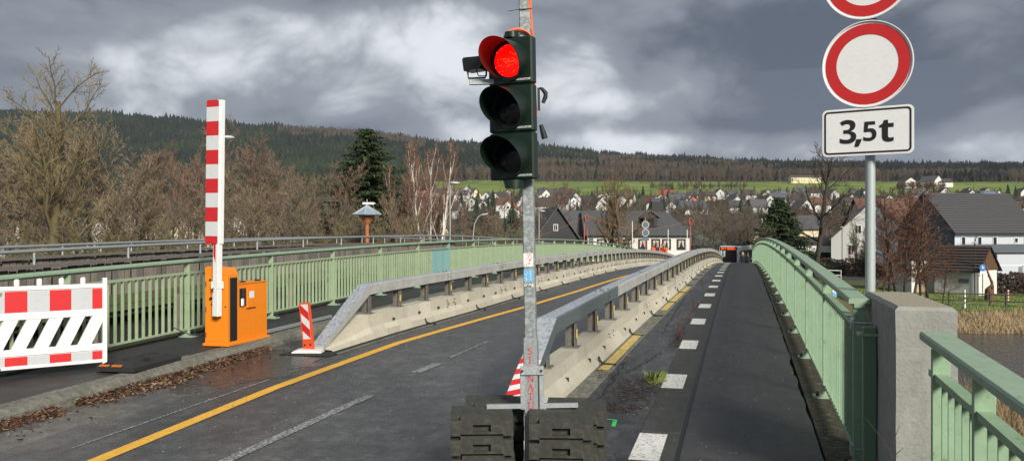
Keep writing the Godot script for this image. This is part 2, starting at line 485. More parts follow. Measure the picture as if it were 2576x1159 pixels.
	mat("cable_orange", lin(.80, .16, .05), 0.5)
	mat("red_print", lin(.55, .03, .035), 0.6)
	mat("print_white", lin(.72, .73, .72), 0.6)
	mat("print_black", lin(.012, .012, .014), 0.55)
	mat("sign_red", lin(.56, .026, .026), 0.35)
	mat("sign_white", lin(.82, .83, .83), 0.4)
	mat("yellow_paint", lin(.74, .38, .045), 0.7, 0, {"bump": grit, "scale": Vector3.ONE * 0.8, "bump_scale": 0.5})
	var yl := texture(384, [[fine, 0.5], [mid, 0.3], [wide, 0.2]], [[0, K.call(.40, .24, .05)], [.30, K.call(.70, .36, .04)], [.5, K.call(.88, .48, .05)], [1, K.call(.92, .56, .09)]])
	mat("yellow_line", Color.WHITE, 0.7, 0, {"tex": yl, "scale": Vector3.ONE * 1.6, "bump": grit, "bump_scale": 0.5})
	var yk := texture(384, [[fine, 0.4], [mid, 0.45], [wide, 0.15]], [[0, K.call(.10, .085, .05)], [.30, K.call(.28, .22, .09)], [.45, K.call(.58, .42, .13)], [1, K.call(.68, .5, .18)]])
	mat("yellow_kerb", Color.WHITE, 0.8, 0, {"tex": yk, "scale": Vector3.ONE * 1.7})
	var wp := texture(384, [[fine, 0.45], [mid, 0.4], [wide, 0.15]], [[0, K.call(.05, .05, .047)], [.30, K.call(.10, .1, .095)], [.38, K.call(.62, .61, .57)], [.7, K.call(.82, .81, .78)], [1, K.call(.86, .85, .83)]])
	mat("white_paint", Color.WHITE, 0.75, 0, {"tex": wp, "scale": Vector3.ONE * 2.2})
	var wp2 := texture(384, [[fine, 0.5], [mid, 0.4], [wide, 0.1]], [[0, K.call(.04, .04, .042)], [.46, K.call(.075, .076, .078)], [.54, K.call(.38, .38, .37)], [1, K.call(.58, .58, .56)]])
	mat("worn_paint", Color.WHITE, 0.75, 0, {"tex": wp2, "scale": Vector3.ONE * 2.6})
	var wood := texture(384, [[noise(12, 0.12, 3), 0.4], [mid, 0.6]], [[0, K.call(.10, .082, .068)], [.5, K.call(.205, .175, .15)], [1, K.call(.33, .29, .25)]])
	mat("old_wood", Color.WHITE, 0.9, 0, {"tex": wood, "scale": Vector3(2.5, 0.25, 2.5)})
	mat("grey_wood", Color(0.84, 0.86, 0.88), 0.9, 0, {"tex": wood, "scale": Vector3(2.5, 0.3, 2.5)})
	mat("mossy_wood", Color(0.72, 0.78, 0.62), 0.95, 0, {"tex": wood, "scale": Vector3(1.8, 0.3, 1.8)})
	mat("shade_wood", lin(.022, .018, .015), 0.9)  # near-black wood tone holds the shade under and behind the footbridge boards
	mat("warm_wood", lin(.36, .13, .045), 0.7, 0, {"bump": rough_b, "scale": Vector3(2, .3, 2), "bump_scale": .3})
	mat("carved_wood", lin(.14, .065, .03), 0.8)
	mat("barn_wood", lin(.11, .056, .024), 0.8)
	mat("roof_zinc", lin(.30, .38, .45), 0.4, 0.3)
	mat("fence_wood", lin(.075, .062, .045), 0.9)
	mat("bark", Color.WHITE, 0.95, 0, {"vc": true})
	mat("twig", Color.WHITE, 0.95, 0, {"vc": true})
	mat("leaf", Color.WHITE, 0.85, 0, {"vc": true})
	mat("ground", Color.WHITE, 0.95, 0, {"vc": true, "tex": texture(384, [[fine, 0.4], [mid, 0.6]], [[0, K.call(.55, .55, .55)], [.5, K.call(.85, .85, .85)], [1, K.call(1, 1, 1)]]), "scale": Vector3.ONE * 0.35})
	mat("water", lin(.020, .024, .026), 0.12, 0, {"bump": bumps(384, noise(15, 0.03, 4), 6.0), "bump_scale": 0.5, "scale": Vector3.ONE * 0.12})
	mat("white_wall", lin(.74, .73, .69), 0.9, 0, {"tex": texture(384, [[fine, .3], [mid, .35], [wide, .35]], [[0, K.call(.72, .72, .71)], [.5, K.call(.92, .92, .92)], [1, K.call(1, 1, 1)]]), "scale": Vector3.ONE * 0.12})
	mat("grey_white_wall", lin(.52, .515, .50), 0.9)
	mat("cream_wall", lin(.70, .60, .40), 0.9)
	mat("pale_yellow_wall", lin(.70, .64, .46), 0.9)
	mat("blue_grey_wall", lin(.49, .525, .57), 0.85)
	mat("blue_slate", lin(.12, .145, .185), 0.6, 0, {"tex": texture(384, [[fine, .6], [mid, .4]], [[0, K.call(.6, .6, .6)], [.5, K.call(.9, .9, .9)], [1, K.call(1, 1, 1)]]), "scale": Vector3.ONE * 0.4})
	mat("black_slate", lin(.016, .018, .022), 0.6)
	var sl := texture(384, [[fine, .5], [mid, .3], [wide, .2]], [[0, K.call(.042, .044, .048)], [.5, K.call(.074, .076, .081)], [1, K.call(.12, .122, .126)]])
	mat("slate_roof", Color.WHITE, 0.62, 0, {"tex": sl, "scale": Vector3.ONE * 0.35})
	mat("tile_roof", Color(1.02, 1.0, 0.99), 0.7, 0, {"tex": sl, "scale": Vector3.ONE * 0.8})
	mat("brown_tile", lin(.062, .047, .042), 0.8, 0)
	mat("rust_tile", lin(.12, .062, .042), 0.85, 0)
	mat("red_tile", lin(.30, .075, .04), 0.85)
	mat("grey_tile", lin(.085, .085, .09), 0.8)
	mat("solar", lin(.12, .17, .26), 0.3)
	mat("green_roof", lin(.13, .165, .16), 0.7)
	mat("pink_wall", lin(.52, .12, .09), 0.9)
	mat("window_glass", lin(.02, .024, .028), 0.08)
	mat("curtain", lin(.45, .43, .38), 0.9)
	mat("frame_white", lin(.78, .78, .76), 0.6)
	mat("frame_dark", lin(.045, .03, .022), 0.7)
	mat("beige_door", lin(.50, .36, .24), 0.8)
	mat("grey_metal", lin(.22, .24, .25), 0.5, 0.5)
	mat("dark_metal", lin(.05, .052, .055), 0.5, 0.4)
	mat("lamp_pole", lin(.36, .40, .39), 0.55, 0.3)
	mat("lamp_head", lin(.52, .55, .56), 0.5)
	mat("lamp_glass", lin(.6, .62, .62), 0.3)
	mat("bus_white", lin(.80, .80, .80), 0.3)
	mat("bus_glass", lin(.014, .018, .02), 0.08)
	mat("bus_display", lin(.9, .2, .03), 0.5, 0, {"emit": Color(1.0, 0.22, 0.03), "power": 1.0})
	mat("bus_mint", lin(.5, .68, .62), 0.5)
	mat("car_paint", lin(.010, .011, .013), 0.2)
	mat("car_red", lin(.5, .02, .02), 0.3)
	mat("tyre", lin(.012, .012, .012), 0.85)
	mat("red_pole", lin(.62, .09, .06), 0.5)
	mat("hi_vis", lin(.85, .13, .02), 0.7)
	mat("body", Color.WHITE, 0.85, 0, {"vc": true})
	mat("blue_sign", lin(.02, .16, .46), 0.4)
	mat("sign_back", lin(.10, .14, .16), 0.5, 0.3)
	mat("yellow_sign", lin(.75, .55, .03), 0.5)
	mat("green_paint_mark", lin(.03, .50, .12), 0.8)
	mat("sticker_blue", lin(.14, .42, .70), 0.5)
	mat("plant_green", lin(.16, .24, .05), 0.9)
	var grime := texture(384, [[noise(18, 0.09, 4), 0.35], [mid, 0.35], [wide, 0.3]], [[0, K.call(.55, .52, .48)], [.22, K.call(.80, .785, .76)], [.36, K.call(.945, .94, .93)], [.6, K.call(.97, .97, .97)], [1, K.call(1, 1, 1)]])
	var faint := texture(384, [[noise(19, 0.05, 4), 0.4], [mid, 0.3], [wide, 0.3]], [[0, K.call(.86, .85, .83)], [.3, K.call(.94, .94, .93)], [.5, K.call(.98, .98, .98)], [1, K.call(1, 1, 1)]])
	for q in ["white_plastic", "reflective_white", "reflective_grey", "reflective_red", "orange", "orange_red", "sign_red", "sign_white", "frame_white", "signal_green", "signal_visor"]:
		M[q].albedo_texture = grime if not q.begins_with("sign_") else faint
		M[q].uv1_triplanar = true
		M[q].uv1_scale = Vector3.ONE * (2.2 if not q.begins_with("sign_") else 1.4)

func terrain() -> void:
	var sh := Shape.new()
	var rows := []
	var D := -30.0
	while D < 2400.0:
		rows.append(D)
		D += 2.2 if D < 66.0 else (6.0 if D < 300.0 else 14.0)
	var cols := 150
	var g1 := noise(51, 0.02, 4)
	var g2 := noise(52, 0.15, 3)
	var pts := []
	var cl := []
	for r in rows:
		var pr := []
		var cr := []
		for k in cols + 1:
			var a: float = (k / float(cols) - 0.5) * 2.0 * 0.95
			var x: float = a * (maxf(r, 0.0) + 55.0) + r * 0.0
			var y := ground_y(x, -r)
			pr.append(Vector3(x, y, -r))
			var n1 := g1.get_noise_2d(x, r)
			var n2 := g2.get_noise_2d(x, r)
			var c := Color(.055, .095, .018).lerp(Color(.10, .085, .04), clampf(0.35 + n1 + n2 * .6, 0, 1))
			if r < 60.5 : c = Color(.13, .095, .05).lerp(Color(.05, .055, .022), clampf(0.3 + n2 + n1, 0, 1))
			elif r < 78.0 and y < -3.5: c = Color(.075, .14, .02).lerp(Color(.085, .10, .03), clampf(.3 + n1 * .6 + n2 * 1.0, 0, 1))
			elif r > 140 and (r < 725.0 or a * (r + 55.0) / r < -0.095): c = Color(.06, .085, .03).lerp(Color(.06, .05, .035), clampf(.5 + n1, 0, 1))
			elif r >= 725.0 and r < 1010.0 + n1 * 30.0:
				c = Color(.11, .20, .022).lerp(Color(.23, .27, .05), clampf(.5 + n1 * 1.8 + n2 * .5, 0, 1))  # meadow green, raised so the colour also holds a patch of sunlight
			elif r >= 1000: c = Color(.055, .04, .025).lerp(Color(.03, .03, .018), clampf(.5 + n1, 0, 1))
			cr.append(c)
		pts.append(pr); cl.append(cr)
	for i in rows.size() - 1:
		for k in cols:
			var p := [pts[i][k], pts[i][k + 1], pts[i + 1][k + 1], pts[i + 1][k]]
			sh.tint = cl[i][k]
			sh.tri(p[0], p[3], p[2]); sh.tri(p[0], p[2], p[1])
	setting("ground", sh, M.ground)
	var w := Shape.new()
	w.quad(Vector3(-120, -5.3, -30), Vector3(-120, -5.3, -62), Vector3(120, -5.3, -62), Vector3(120, -5.3, -30))
	setting("river_water", w, M.water)

# a strip that follows the deck, its edges given by functions of s
func strip(sh: Shape, s0: float, s1: float, step: float, edges: Array, tinted = null) -> void:
	# edges = [[t or Callable, up], ...] from left to right
	var n := int(ceil((s1 - s0) / step))
	for i in n:
		var a := lerpf(s0, s1, i / float(n))
		var b := lerpf(s0, s1, (i + 1) / float(n))
		for k in edges.size() - 1:
			var e: Array = edges[k]
			var f: Array = edges[k + 1]
			var p0 := on_bridge(a, e[0].call(a) if e[0] is Callable else e[0], e[1])
			var p1 := on_bridge(b, e[0].call(b) if e[0] is Callable else e[0], e[1])
			var p2 := on_bridge(b, f[0].call(b) if f[0] is Callable else f[0], f[1])
			var p3 := on_bridge(a, f[0].call(a) if f[0] is Callable else f[0], f[1])
			if tinted: sh.tint = tinted.call((a + b) * 0.5, ((e[0] if not e[0] is Callable else e[0].call(a)) + (f[0] if not f[0] is Callable else f[0].call(a))) * 0.5)
			sh.quad(p0, p1, p2, p3)

func road() -> void:
	var n1 := noise(61, 0.35, 4)
	var n2 := noise(62, 1.6, 3)
	var wet := func(s: float, t: float) -> Color:
		# patches of darker binder, repairs and silt washed against the kerb
		var k := 0.95 + n1.get_noise_2d(s * 0.30, t * 1.6) * 0.42 + n2.get_noise_2d(s, t) * 0.26 + 0.06
		k *= 0.455
		var c := Color(k, k * 0.99, k * 0.985)
		var silt := clampf((-5.0 - maxf(0.0, s - 7.0) * 0.22 - t + n1.get_noise_2d(s * 1.2, t * 2.0 + 90) * 1.0) * 1.3, 0, 1) * clampf(0.8 + n2.get_noise_2d(s * .7, t + 50) * 1.2, 0, 1)
		if s > 2.0 and s < 11.5: c = c.lerp(Color(1.0, .88, .76), silt * 0.85)
		return c
	var sh := Shape.new()
	var edges := []
	var t := -6.12
	while t < -1.63:
		edges.append([t, -0.13]); t += 0.16
	edges.append([-1.62, -0.13]); edges.append([-1.36, 0.0])
	strip(sh, -6.0, 34.0, 0.25, edges, wet)
	strip(sh, 34.0, 125.0, 1.5, [[-6.12, -0.13], [-4, -0.13], [-1.62, -0.13], [-1.36, 0.0]], wet)
	var rd := setting("road", sh, M.asphalt)
	# standing film of water in the gutter dip before the orange machine, with a ragged rim
	var film := Shape.new()
	var fn := noise(64, 1.1, 4)
	for i in 70:
		for j in 40:
			var s0 := 7.4 + i * 0.055
			var t0 := -6.02 + j * 0.045
			var f0: float = 1.0 - pow((s0 - 9.2) / 1.5, 2) - pow((t0 + 5.55) / 0.62, 2) + fn.get_noise_2d(s0 * 1.6, t0 * 2.6) * 1.1
			if f0 > 0.05: film.quad(on_bridge(s0, t0, -0.1275), on_bridge(s0 + .055, t0, -0.1275), on_bridge(s0 + .055, t0 + .045, -0.1275), on_bridge(s0, t0 + .045, -0.1275))
	setting("wet_film", film, M.wet_asphalt)
	var old := Shape.new()
	var pk := 0.50
	var patch := func(s: float, tt: float) -> Color:
		var k := 0.62 + n1.get_noise_2d(s * 0.9, tt * 4.0) * 0.5 + n2.get_noise_2d(s * 2.0, tt * 5.0) * 0.35
		k *= pk
		return Color(k, k, k * 1.02)
	var ed := []
	for i in 9: ed.append([lerpf(-1.36, -0.745, i / 8.0), 0.0])
	strip(old, -6, 40, 0.12, ed, patch)
	strip(old, 40, 104, 1.5, [[-1.36, 0.0], [-0.745, 0.0]], patch)
	setting("old_pavement", old, M.asphalt)
	var fw := Shape.new()
	var even := func(s: float, tt: float) -> Color:
		var k := 0.66 + n1.get_noise_2d(s * 0.25, tt * 2.0 + 30) * 0.17 + n2.get_noise_2d(s * .8, tt * 3.0 + 60) * 0.09
		return Color(k, k, k)
	ed = []
	for i in 8: ed.append([lerpf(-0.405, 0.50, i / 8.0), 0.012])
	ed.append([func(s): return 0.525 + n2.get_noise_1d(s * 3.0) * 0.022 + n1.get_noise_1d(s * 2.0) * .02, 0.010])
	strip(fw, -6, 60, 0.2, ed, even)
	strip(fw, 60, 104, 2, [[-0.405, 0.012], [0.53, 0.012]], even)
	var sd := Shape.new()
	strip(sd, -6, 104, 0.5, [[-0.407, -0.05], [-0.405, 0.012]]); strip(sd, -6, 104, 0.5, [[0.53, 0.012], [0.532, -0.06]])
	setting("footway", fw, M.footway)
	setting("footway_edge", sd, M.dark_rubber)
	# the tar joint beside the slabs
	var tar := Shape.new()
	strip(tar, -6, 60, 0.3, [[-0.445, 0.002], [-0.405, 0.004]])
	setting("tar_joint", tar, M.black)
	# slabs along the footway, every third one painted
	var slabs := Node3D.new()
	slabs.name = "slab_row"
	slabs.set_meta("kind", "structure")
	add_child(slabs)
	var bed := Shape.new()
	strip(bed, -6, 62, 0.5, [[-0.75, -0.03], [-0.44, -0.03]])
	part("slab_bed", bed, M.black, slabs)
	var sl := Shape.new()
	sl.cbox(Vector3(0, -0.05, 0), Vector3(0.302, 0.1, 0.800), 0.006)
	var slm := sl.mesh()
	var pt := Shape.new()
	pt.box(Vector3(0, 0, 0), Vector3(0.205, 0.003, 0.70))
	var ptm := pt.mesh()
	rng.seed = 5
	for i in 78:
		var s := 1.34 + i * 0.81
		var xf := Transform3D(bridge_basis(s), on_bridge(s, -0.594, 0.004 + rng.randf() * 0.005))
		var o := part("slab", slm, M.slab, slabs, xf)
		if i % 3 == 0: part("painted_mark", ptm, M.white_paint, o, Transform3D(Basis(), Vector3(-0.043, 0.0025, rng.randf_range(-.03, .03))))
	# the mossy edge that carries the railing
	var mo := Shape.new()
	strip(mo, -1.0, 62, 0.5, [[0.545, -0.06], [0.548, 0.004], [0.95, 0.008], [0.955, -0.55]])
	setting("edge_beam", mo, M.mossy_concrete)
	# left footway
	var lf := Shape.new()
	ed = []
	for i in 7: ed.append([lerpf(-6.34, -7.36, i / 6.0), lerpf(-0.012, 0.005, i / 6.0)])
	ed.reverse()
	strip(lf, -6, 62, 0.3, ed, patch)
	setting("left_footway", lf, M.footway)
	var lb := Shape.new()
	strip(lb, -6, 62, 0.6, [[-7.62, -0.7], [-7.615, 0.02], [-7.36, 0.03], [-7.355, -0.02]])
	strip(lb, -6, 62, 2, [[-7.6, -0.7], [0.95, -0.54]])
	setting("deck_edge", lb, M.mossy_concrete)
	# kerb stones
	var ks := Node3D.new()
	ks.name = "kerb"
	ks.set_meta("kind", "structure")
	add_child(ks)
	var kinds := []
	for v in 3:
		var k := Shape.new()
		k.prism([Vector2(-0.12, -0.2), Vector2(0.125, -0.2), Vector2(0.12, -0.055 - .01 * v), Vector2(0.085, -0.012), Vector2(0.05, 0.0), Vector2(-0.12, 0.0)], -0.49, 0.49)
		kinds.append(k.mesh())
	for i in 64:
		var s := -2.5 + i * 0.995
		part("kerbstone", kinds[i % 3], M.kerbstone, ks, Transform3D(bridge_basis(s) * Basis(Vector3.UP, rng.randf_range(-.008, .008)), on_bridge(s, -6.225 + rng.randf_range(-.008, .008), rng.randf_range(-.012, .004))))
	# lines
	var yl := Shape.new()
	strip(yl, -4, 60, 0.4, [[func(s): return yellow_line(s) - 0.065, -0.126], [func(s): return yellow_line(s) + 0.065, -0.126]])
	setting("yellow_line", yl, M.yellow_line)
	var rr := RandomNumberGenerator.new()
	rr.seed = 8
	var wl := Shape.new()
	for seg in [[5.3, 7.9, .10, -3.66, -3.54], [9.15, 9.75, .12, -3.55, -3.5], [10.2, 11.6, .035, -3.5, -3.43]]:
		strip(wl, seg[0], seg[1], 0.1, [[func(s): return lerpf(seg[3], seg[4], (s - seg[0]) / (seg[1] - seg[0])) - seg[2] * .5, -0.1255], [func(s): return lerpf(seg[3], seg[4], (s - seg[0]) / (seg[1] - seg[0])) + seg[2] * .5, -0.1255]])
	setting("worn_road_line", wl, M.worn_paint)
	var fl := Shape.new()
	strip(fl, 5.6, 8.4, 0.1, [[func(s): return -5.02 + (s - 5.6) * .02, -0.1262], [func(s): return -4.995 + (s - 5.6) * .02, -0.1262]])
	setting("faint_road_line", fl, M.worn_paint)
	var jn := Shape.new()
	for q in [[4.4, 5.6, -5.0, -3.6, -.12], [9.0, 10.4, -1.15, -.9, .003], [5.8, 9.6, -1.2, -1.25, .003], [12.0, 18.0, -1.05, -1.1, .003]]:
		var n := int((q[1] - q[0]) / .07)
		var prev = null
		for i in n + 1:
			var k := i / float(n)
			var ss := lerpf(q[0], q[1], k)
			var tt := lerpf(q[2], q[3], k) + n2.get_noise_2d(ss * 2.5, q[2] * 9.0) * .05
			var w := .006 + .006 * absf(n2.get_noise_2d(ss * 4.0, q[2] + 30))
			var up: float = q[4] if q[4] > 0 else -0.1265
			var cur := [on_bridge(ss, tt - w, up), on_bridge(ss, tt + w, up)]
			if prev != null: jn.quad(prev[0], cur[0], cur[1], prev[1])
			prev = cur
	setting("road_cracks", jn, M.black)
	var gm := Shape.new()
	for sg in [[[6.95, -1.13], [6.93, -.98], .012], [[6.93, -.98], [6.72, -.965], .016]]:
		var p := on_bridge(sg[0][0], sg[0][1], 0.003)
		var q := on_bridge(sg[1][0], sg[1][1], 0.003)
		var sd2: Vector3 = (q - p).cross(Vector3.UP).normalized() * sg[2]
		gm.quad(p - sd2, q - sd2, q + sd2, p + sd2)
	setting("green_survey_mark", gm, M.green_paint_mark)
	var gm2 := Shape.new()
	var p2 := on_bridge(8.15, -6.5, 0.004)
	var q2 := on_bridge(8.55, -6.35, 0.0035)
	gm2.quad(p2, p2 + Vector3(0, 0, .02), q2 + Vector3(0, 0, .02), q2)
	setting("chalk_survey_mark", gm2, M.plant_green)
	# bridge abutment seen beyond the left railing
	var ab := Shape.new()
	ab.box(on_bridge(3.0, -3.4, -1.6), Vector3(9.4, 2.0, 8.0), bridge_basis())
	setting("abutment", ab, M.mossy_concrete)
	for s in [24.0, 46.0]:
		var pr := Shape.new()
		pr.box(on_bridge(s, -3.4, -3.6), Vector3(7.6, 5.8, 1.0), bridge_basis())
		setting("bridge_pier", pr, M.pillar)
# polygons of diagonal stripes clipped to a rectangle (w wide, h high, centred)
func stripes(w: float, h: float, pitch: float, slope: float, phase := 0.0) -> Array:
	var rect := PackedVector2Array([Vector2(-w / 2, -h / 2), Vector2(w / 2, -h / 2), Vector2(w / 2, h / 2), Vector2(-w / 2, h / 2)])
	var out := []
	var k := -8
	while k < 16:
		var y0 := -h / 2 + k * pitch + phase
		var band := PackedVector2Array([Vector2(-w, y0 - slope * w), Vector2(w, y0 + slope * w), Vector2(w, y0 + slope * w + pitch * 0.5), Vector2(-w, y0 - slope * w + pitch * 0.5)])
		for p in Geometry2D.intersect_polygons(rect, band): out.append(p)
		k += 1
	return out
func csg_box(size: Vector3, at := Vector3.ZERO, cut := false) -> CSGBox3D:
	var b := CSGBox3D.new()
	b.size = size
	b.position = at
	if cut: b.operation = CSGShape3D.OPERATION_SUBTRACTION
	return b

# ---------- guard rails on concrete blocks ----------
func guard(called: String, label: String, line: Callable, up0: float, s_low: float, s_bend: float, s_first: float, gap: float, s_end: float, conc: float, rail0: float, rail1: float, is_right: bool) -> void:
	var o := thing(called, label, "safety barrier")
	var c := func(s: float, dt: float, up: float) -> Vector3: return on_bridge(s, line.call(s) + dt, up)
	# concrete blocks, about three posts long each
	var seg := gap * 3.0
	var s := s_bend - (0.75 if is_right else 0.1)
	var first := true
	var idx := 0
	var rr := RandomNumberGenerator.new()
	rr.seed = 77 if is_right else 78
	var bolts := Shape.new()
	var nn := noise(91, 1.3, 3)
	while s < s_end:
		var e := s + seg
		var sh := Shape.new()
		var w0: float = 0.205
		var base := up0
		var prof := [[-w0, base], [-w0 + 0.02, base + 0.10], [-0.125, base + 0.17], [-0.105, conc], [0.105, conc], [0.125, base + 0.17], [w0 - 0.02, base + 0.10], [w0, base]]
		if is_right: prof = [[-w0, base], [-0.185, base + 0.10], [-0.125, base + 0.2], [-0.105, conc], [0.105, conc], [0.12, conc - 0.12], [0.19, 0.05], [0.215, -0.005]]
		var n := 7
		var a0 := s + 0.008
		var a1 := e - 0.008
		var shade := rr.randf_range(0.95, 1.08)
		for i in n:
			var p0 := lerpf(a0, a1, i / float(n))
			var p1 := lerpf(a0, a1, (i + 1) / float(n))
			for k in prof.size() - 1:
				var v := shade * (0.93 + nn.get_noise_2d(p0 * 2.0, k * 3.0) * 0.22)
				v *= 0.9
				sh.tint = Color(v, v * 0.99, v * 0.965)
				sh.quad(c.call(p0, prof[k][0], prof[k][1]), c.call(p1, prof[k][0], prof[k][1]), c.call(p1, prof[k + 1][0], prof[k + 1][1]), c.call(p0, prof[k + 1][0], prof[k + 1][1]))
		for sx in [a0, a1]:
			var pl := []
			for q in prof: pl.append(c.call(sx, q[0], q[1]))
			for k in range(1, pl.size() - 1): sh.tri(pl[0], pl[k], pl[k + 1])
		if first:
			# the sloping nose
			var low := [[-w0, base], [-w0 + .01, base + .02], [-.1, base + .03], [-.09, base + 0.035], [.09, base + 0.035], [.1, base + .03], [w0 - .01, base + .02], [w0, base]]
			for k in prof.size() - 1:
				sh.tint = Color(.95, .94, .91)
				sh.quad(c.call(s_low + 0.05, low[k][0], low[k][1]), c.call(a0, prof[k][0], prof[k][1]), c.call(a0, prof[k + 1][0], prof[k + 1][1]), c.call(s_low + 0.05, low[k + 1][0], low[k + 1][1]))
		part("concrete_block", sh, M.concrete, o)
		# bolt heads and their drip holes either side of the joint, and slots along the block
		for q in [[-.16, .06], [-.16, .02], [-.1, .04], [.1, .05], [.16, .03], [.16, .0], [-.2, -.02], [-.13, -.05], [.12, -.05], [.19, -.06], [-.18, .1], [.15, .1]]:
			var fs: float = e + q[0]
			var up: float = lerpf(base, conc, 0.55) + q[1]
			bolts.box(c.call(fs, 0.165 - (up - base) * 0.16, up), Vector3(0.03, 0.012, 0.011), bridge_basis())
		for q in [.25, .55, .8]: bolts.box(c.call(s + seg * q, 0.15, lerpf(base, conc, 0.6)), Vector3(0.04, 0.04, 0.006), bridge_basis() * Basis(Vector3.RIGHT, .2))
		for q in [[-.1, .035], [-.1, -.03], [.1, .035], [.1, -.03], [-.05, 0], [.05, 0]]:
			bolts.box(c.call(e + q[0] * 0.7, 0.09, (rail0 + rail1) * .5 + q[1]), Vector3(0.012, 0.016, 0.016), bridge_basis())
			bolts.box(c.call(e + q[0] * 1.6, q[1] * 1.5, rail1), Vector3(0.02, 0.012, 0.035), bridge_basis())
		first = false
		s = e
		idx += 1
	var bo := part("bolts", bolts, M.post_dark, o)
	bo.set_meta("kind", "stuff")
	# the box rail in lengths
	var x := s_bend
	var k2 := 0
	while x < s_end:
		var e := minf(x + seg + (0.0 if k2 else seg * 0.0), s_end)
		var rl := Shape.new()
		var rt := Shape.new()
		var pieces := 6
		for i in pieces:
			var p0 := lerpf(x, e - 0.006, i / float(pieces))
			var p1 := lerpf(x, e - 0.006, (i + 1) / float(pieces))
			var h := 0.09
			var cc := 0.014
			rl.quad(c.call(p0, h, rail0), c.call(p1, h, rail0), c.call(p1, h, rail1 - cc), c.call(p0, h, rail1 - cc))
			rl.quad(c.call(p0, -h, rail0), c.call(p1, -h, rail0), c.call(p1, -h, rail1 - cc), c.call(p0, -h, rail1 - cc))
			rl.quad(c.call(p0, -h, rail0), c.call(p1, -h, rail0), c.call(p1, h, rail0), c.call(p0, h, rail0))
			rl.quad(c.call(p0, h, rail1 - cc), c.call(p1, h, rail1 - cc), c.call(p1, h - cc, rail1), c.call(p0, h - cc, rail1))
			rl.quad(c.call(p0, -h, rail1 - cc), c.call(p1, -h, rail1 - cc), c.call(p1, -h + cc, rail1), c.call(p0, -h + cc, rail1))
			rt.quad(c.call(p0, -h + cc, rail1), c.call(p1, -h + cc, rail1), c.call(p1, h - cc, rail1), c.call(p0, h - cc, rail1))
		var r := part("rail", rl, M.rail_steel_new if (k2 == 0 and is_right) else M.rail_steel, o)
		part("rail_top", rt, M.wet_rail, r)
		x = e
		k2 += 1
	# the rail's sloping end
	var sl := Shape.new()
	var lo: float = up0 + 0.03
	for q in [[-0.09, 0.09]]:
		var h := 0.09
		var A := [c.call(s_low, -h, lo - 0.02), c.call(s_low, h, lo - 0.02), c.call(s_low + .02, h, lo + 0.05), c.call(s_low + .02, -h, lo + 0.05)]
		var B := [c.call(s_bend, -h, rail0), c.call(s_bend, h, rail0), c.call(s_bend, h, rail1), c.call(s_bend, -h, rail1)]
		for i in 4:
			if i == 2: continue
			sl.quad(A[i], B[i], B[(i + 1) % 4], A[(i + 1) % 4])
		sl.quad(A[0], A[1], A[2], A[3])
		var tp := Shape.new()
		tp.quad(A[2], B[2], B[3], A[3])
		var ends := part("rail_end", sl, M.rail_steel_new if is_right else M.rail_steel, o)
		part("rail_end_top", tp, M.wet_rail, ends)
		if is_right:
			# red and white sheeting on the sloping face
			var zx: Vector3 = (A[2] - A[3]).normalized()
			var zy: Vector3 = ((B[2] - A[2])).normalized()
			var zn := zx.cross(zy).normalized()
			if zn.y < 0: zn = -zn
			var mid: Vector3 = (A[2] + A[3] + B[2] + B[3]) * 0.25 + zn * 0.004 - zy * 0.06
			var bx := Transform3D(Basis(zx, zy, zn), mid)
			var pn := Shape.new()
			pn.box(Vector3.ZERO, Vector3(0.184, 0.52, 0.003))
			var sheet := part("hazard_sheet", pn, M.reflective_white, o, bx)
			var rs := Shape.new()
			for pl in stripes(0.184, 0.52, 0.15, 0.45, .03): rs.prism(Array(pl), 0.0015, 0.0035)
			part("red_stripes", rs, M.reflective_red, sheet)
	# posts
	var ps := Shape.new()
	var hgt := rail0 - conc + 0.02
	for q in [-0.045, 0.045]: ps.box(Vector3(q, hgt * .5 - .01, 0), Vector3(0.012, hgt, 0.105))
	ps.box(Vector3(0, hgt * .5 - .01, 0), Vector3(0.082, hgt, 0.012))
	var psm := ps.mesh()
	var pl2 := Shape.new()
	pl2.box(Vector3(0, 0.006, 0), Vector3(0.17, 0.014, 0.17))
	var plm := pl2.mesh()
	var rf := Shape.new()
	rf.cbox(Vector3(0, 0, 0), Vector3(0.012, 0.10, 0.05), 0.004)
	var rfm := rf.mesh()
	var f := s_first
	var i := 0
	while f < s_end:
		var p := part("post", psm, M.post_steel, o, Transform3D(bridge_basis(), c.call(f, 0, conc)))
		part("foot_plate", plm, M.post_steel, p)
		if i % 2 == 1 or (is_right and f < 14.0 and i > 0): part("reflector", rfm, M.yellow_kerb, p, Transform3D(Basis(), Vector3(0.062, hgt * 0.45, 0.02)))
		f += gap
		i += 1
	# hooks that stick out of the foot
	var hk := Shape.new()
	var q := []
	for v in [[0.0, 0.10], [0.012, 0.06], [0.04, 0.028], [0.09, 0.02], [0.19, 0.018]]: q.append(Vector3(v[0], v[1], 0))
	hk.tube(q, [.012, .013, .013, .012, .011], 6)
	var hkm := hk.mesh()
	f = s_bend + (1.55 if is_right else 1.7)
	while f < minf(s_end, 34.0):
		part("tie_hook", hkm, M.black, o, Transform3D(bridge_basis(), c.call(f, 0.195, up0 if not is_right else 0.0)))
		f += 2.35

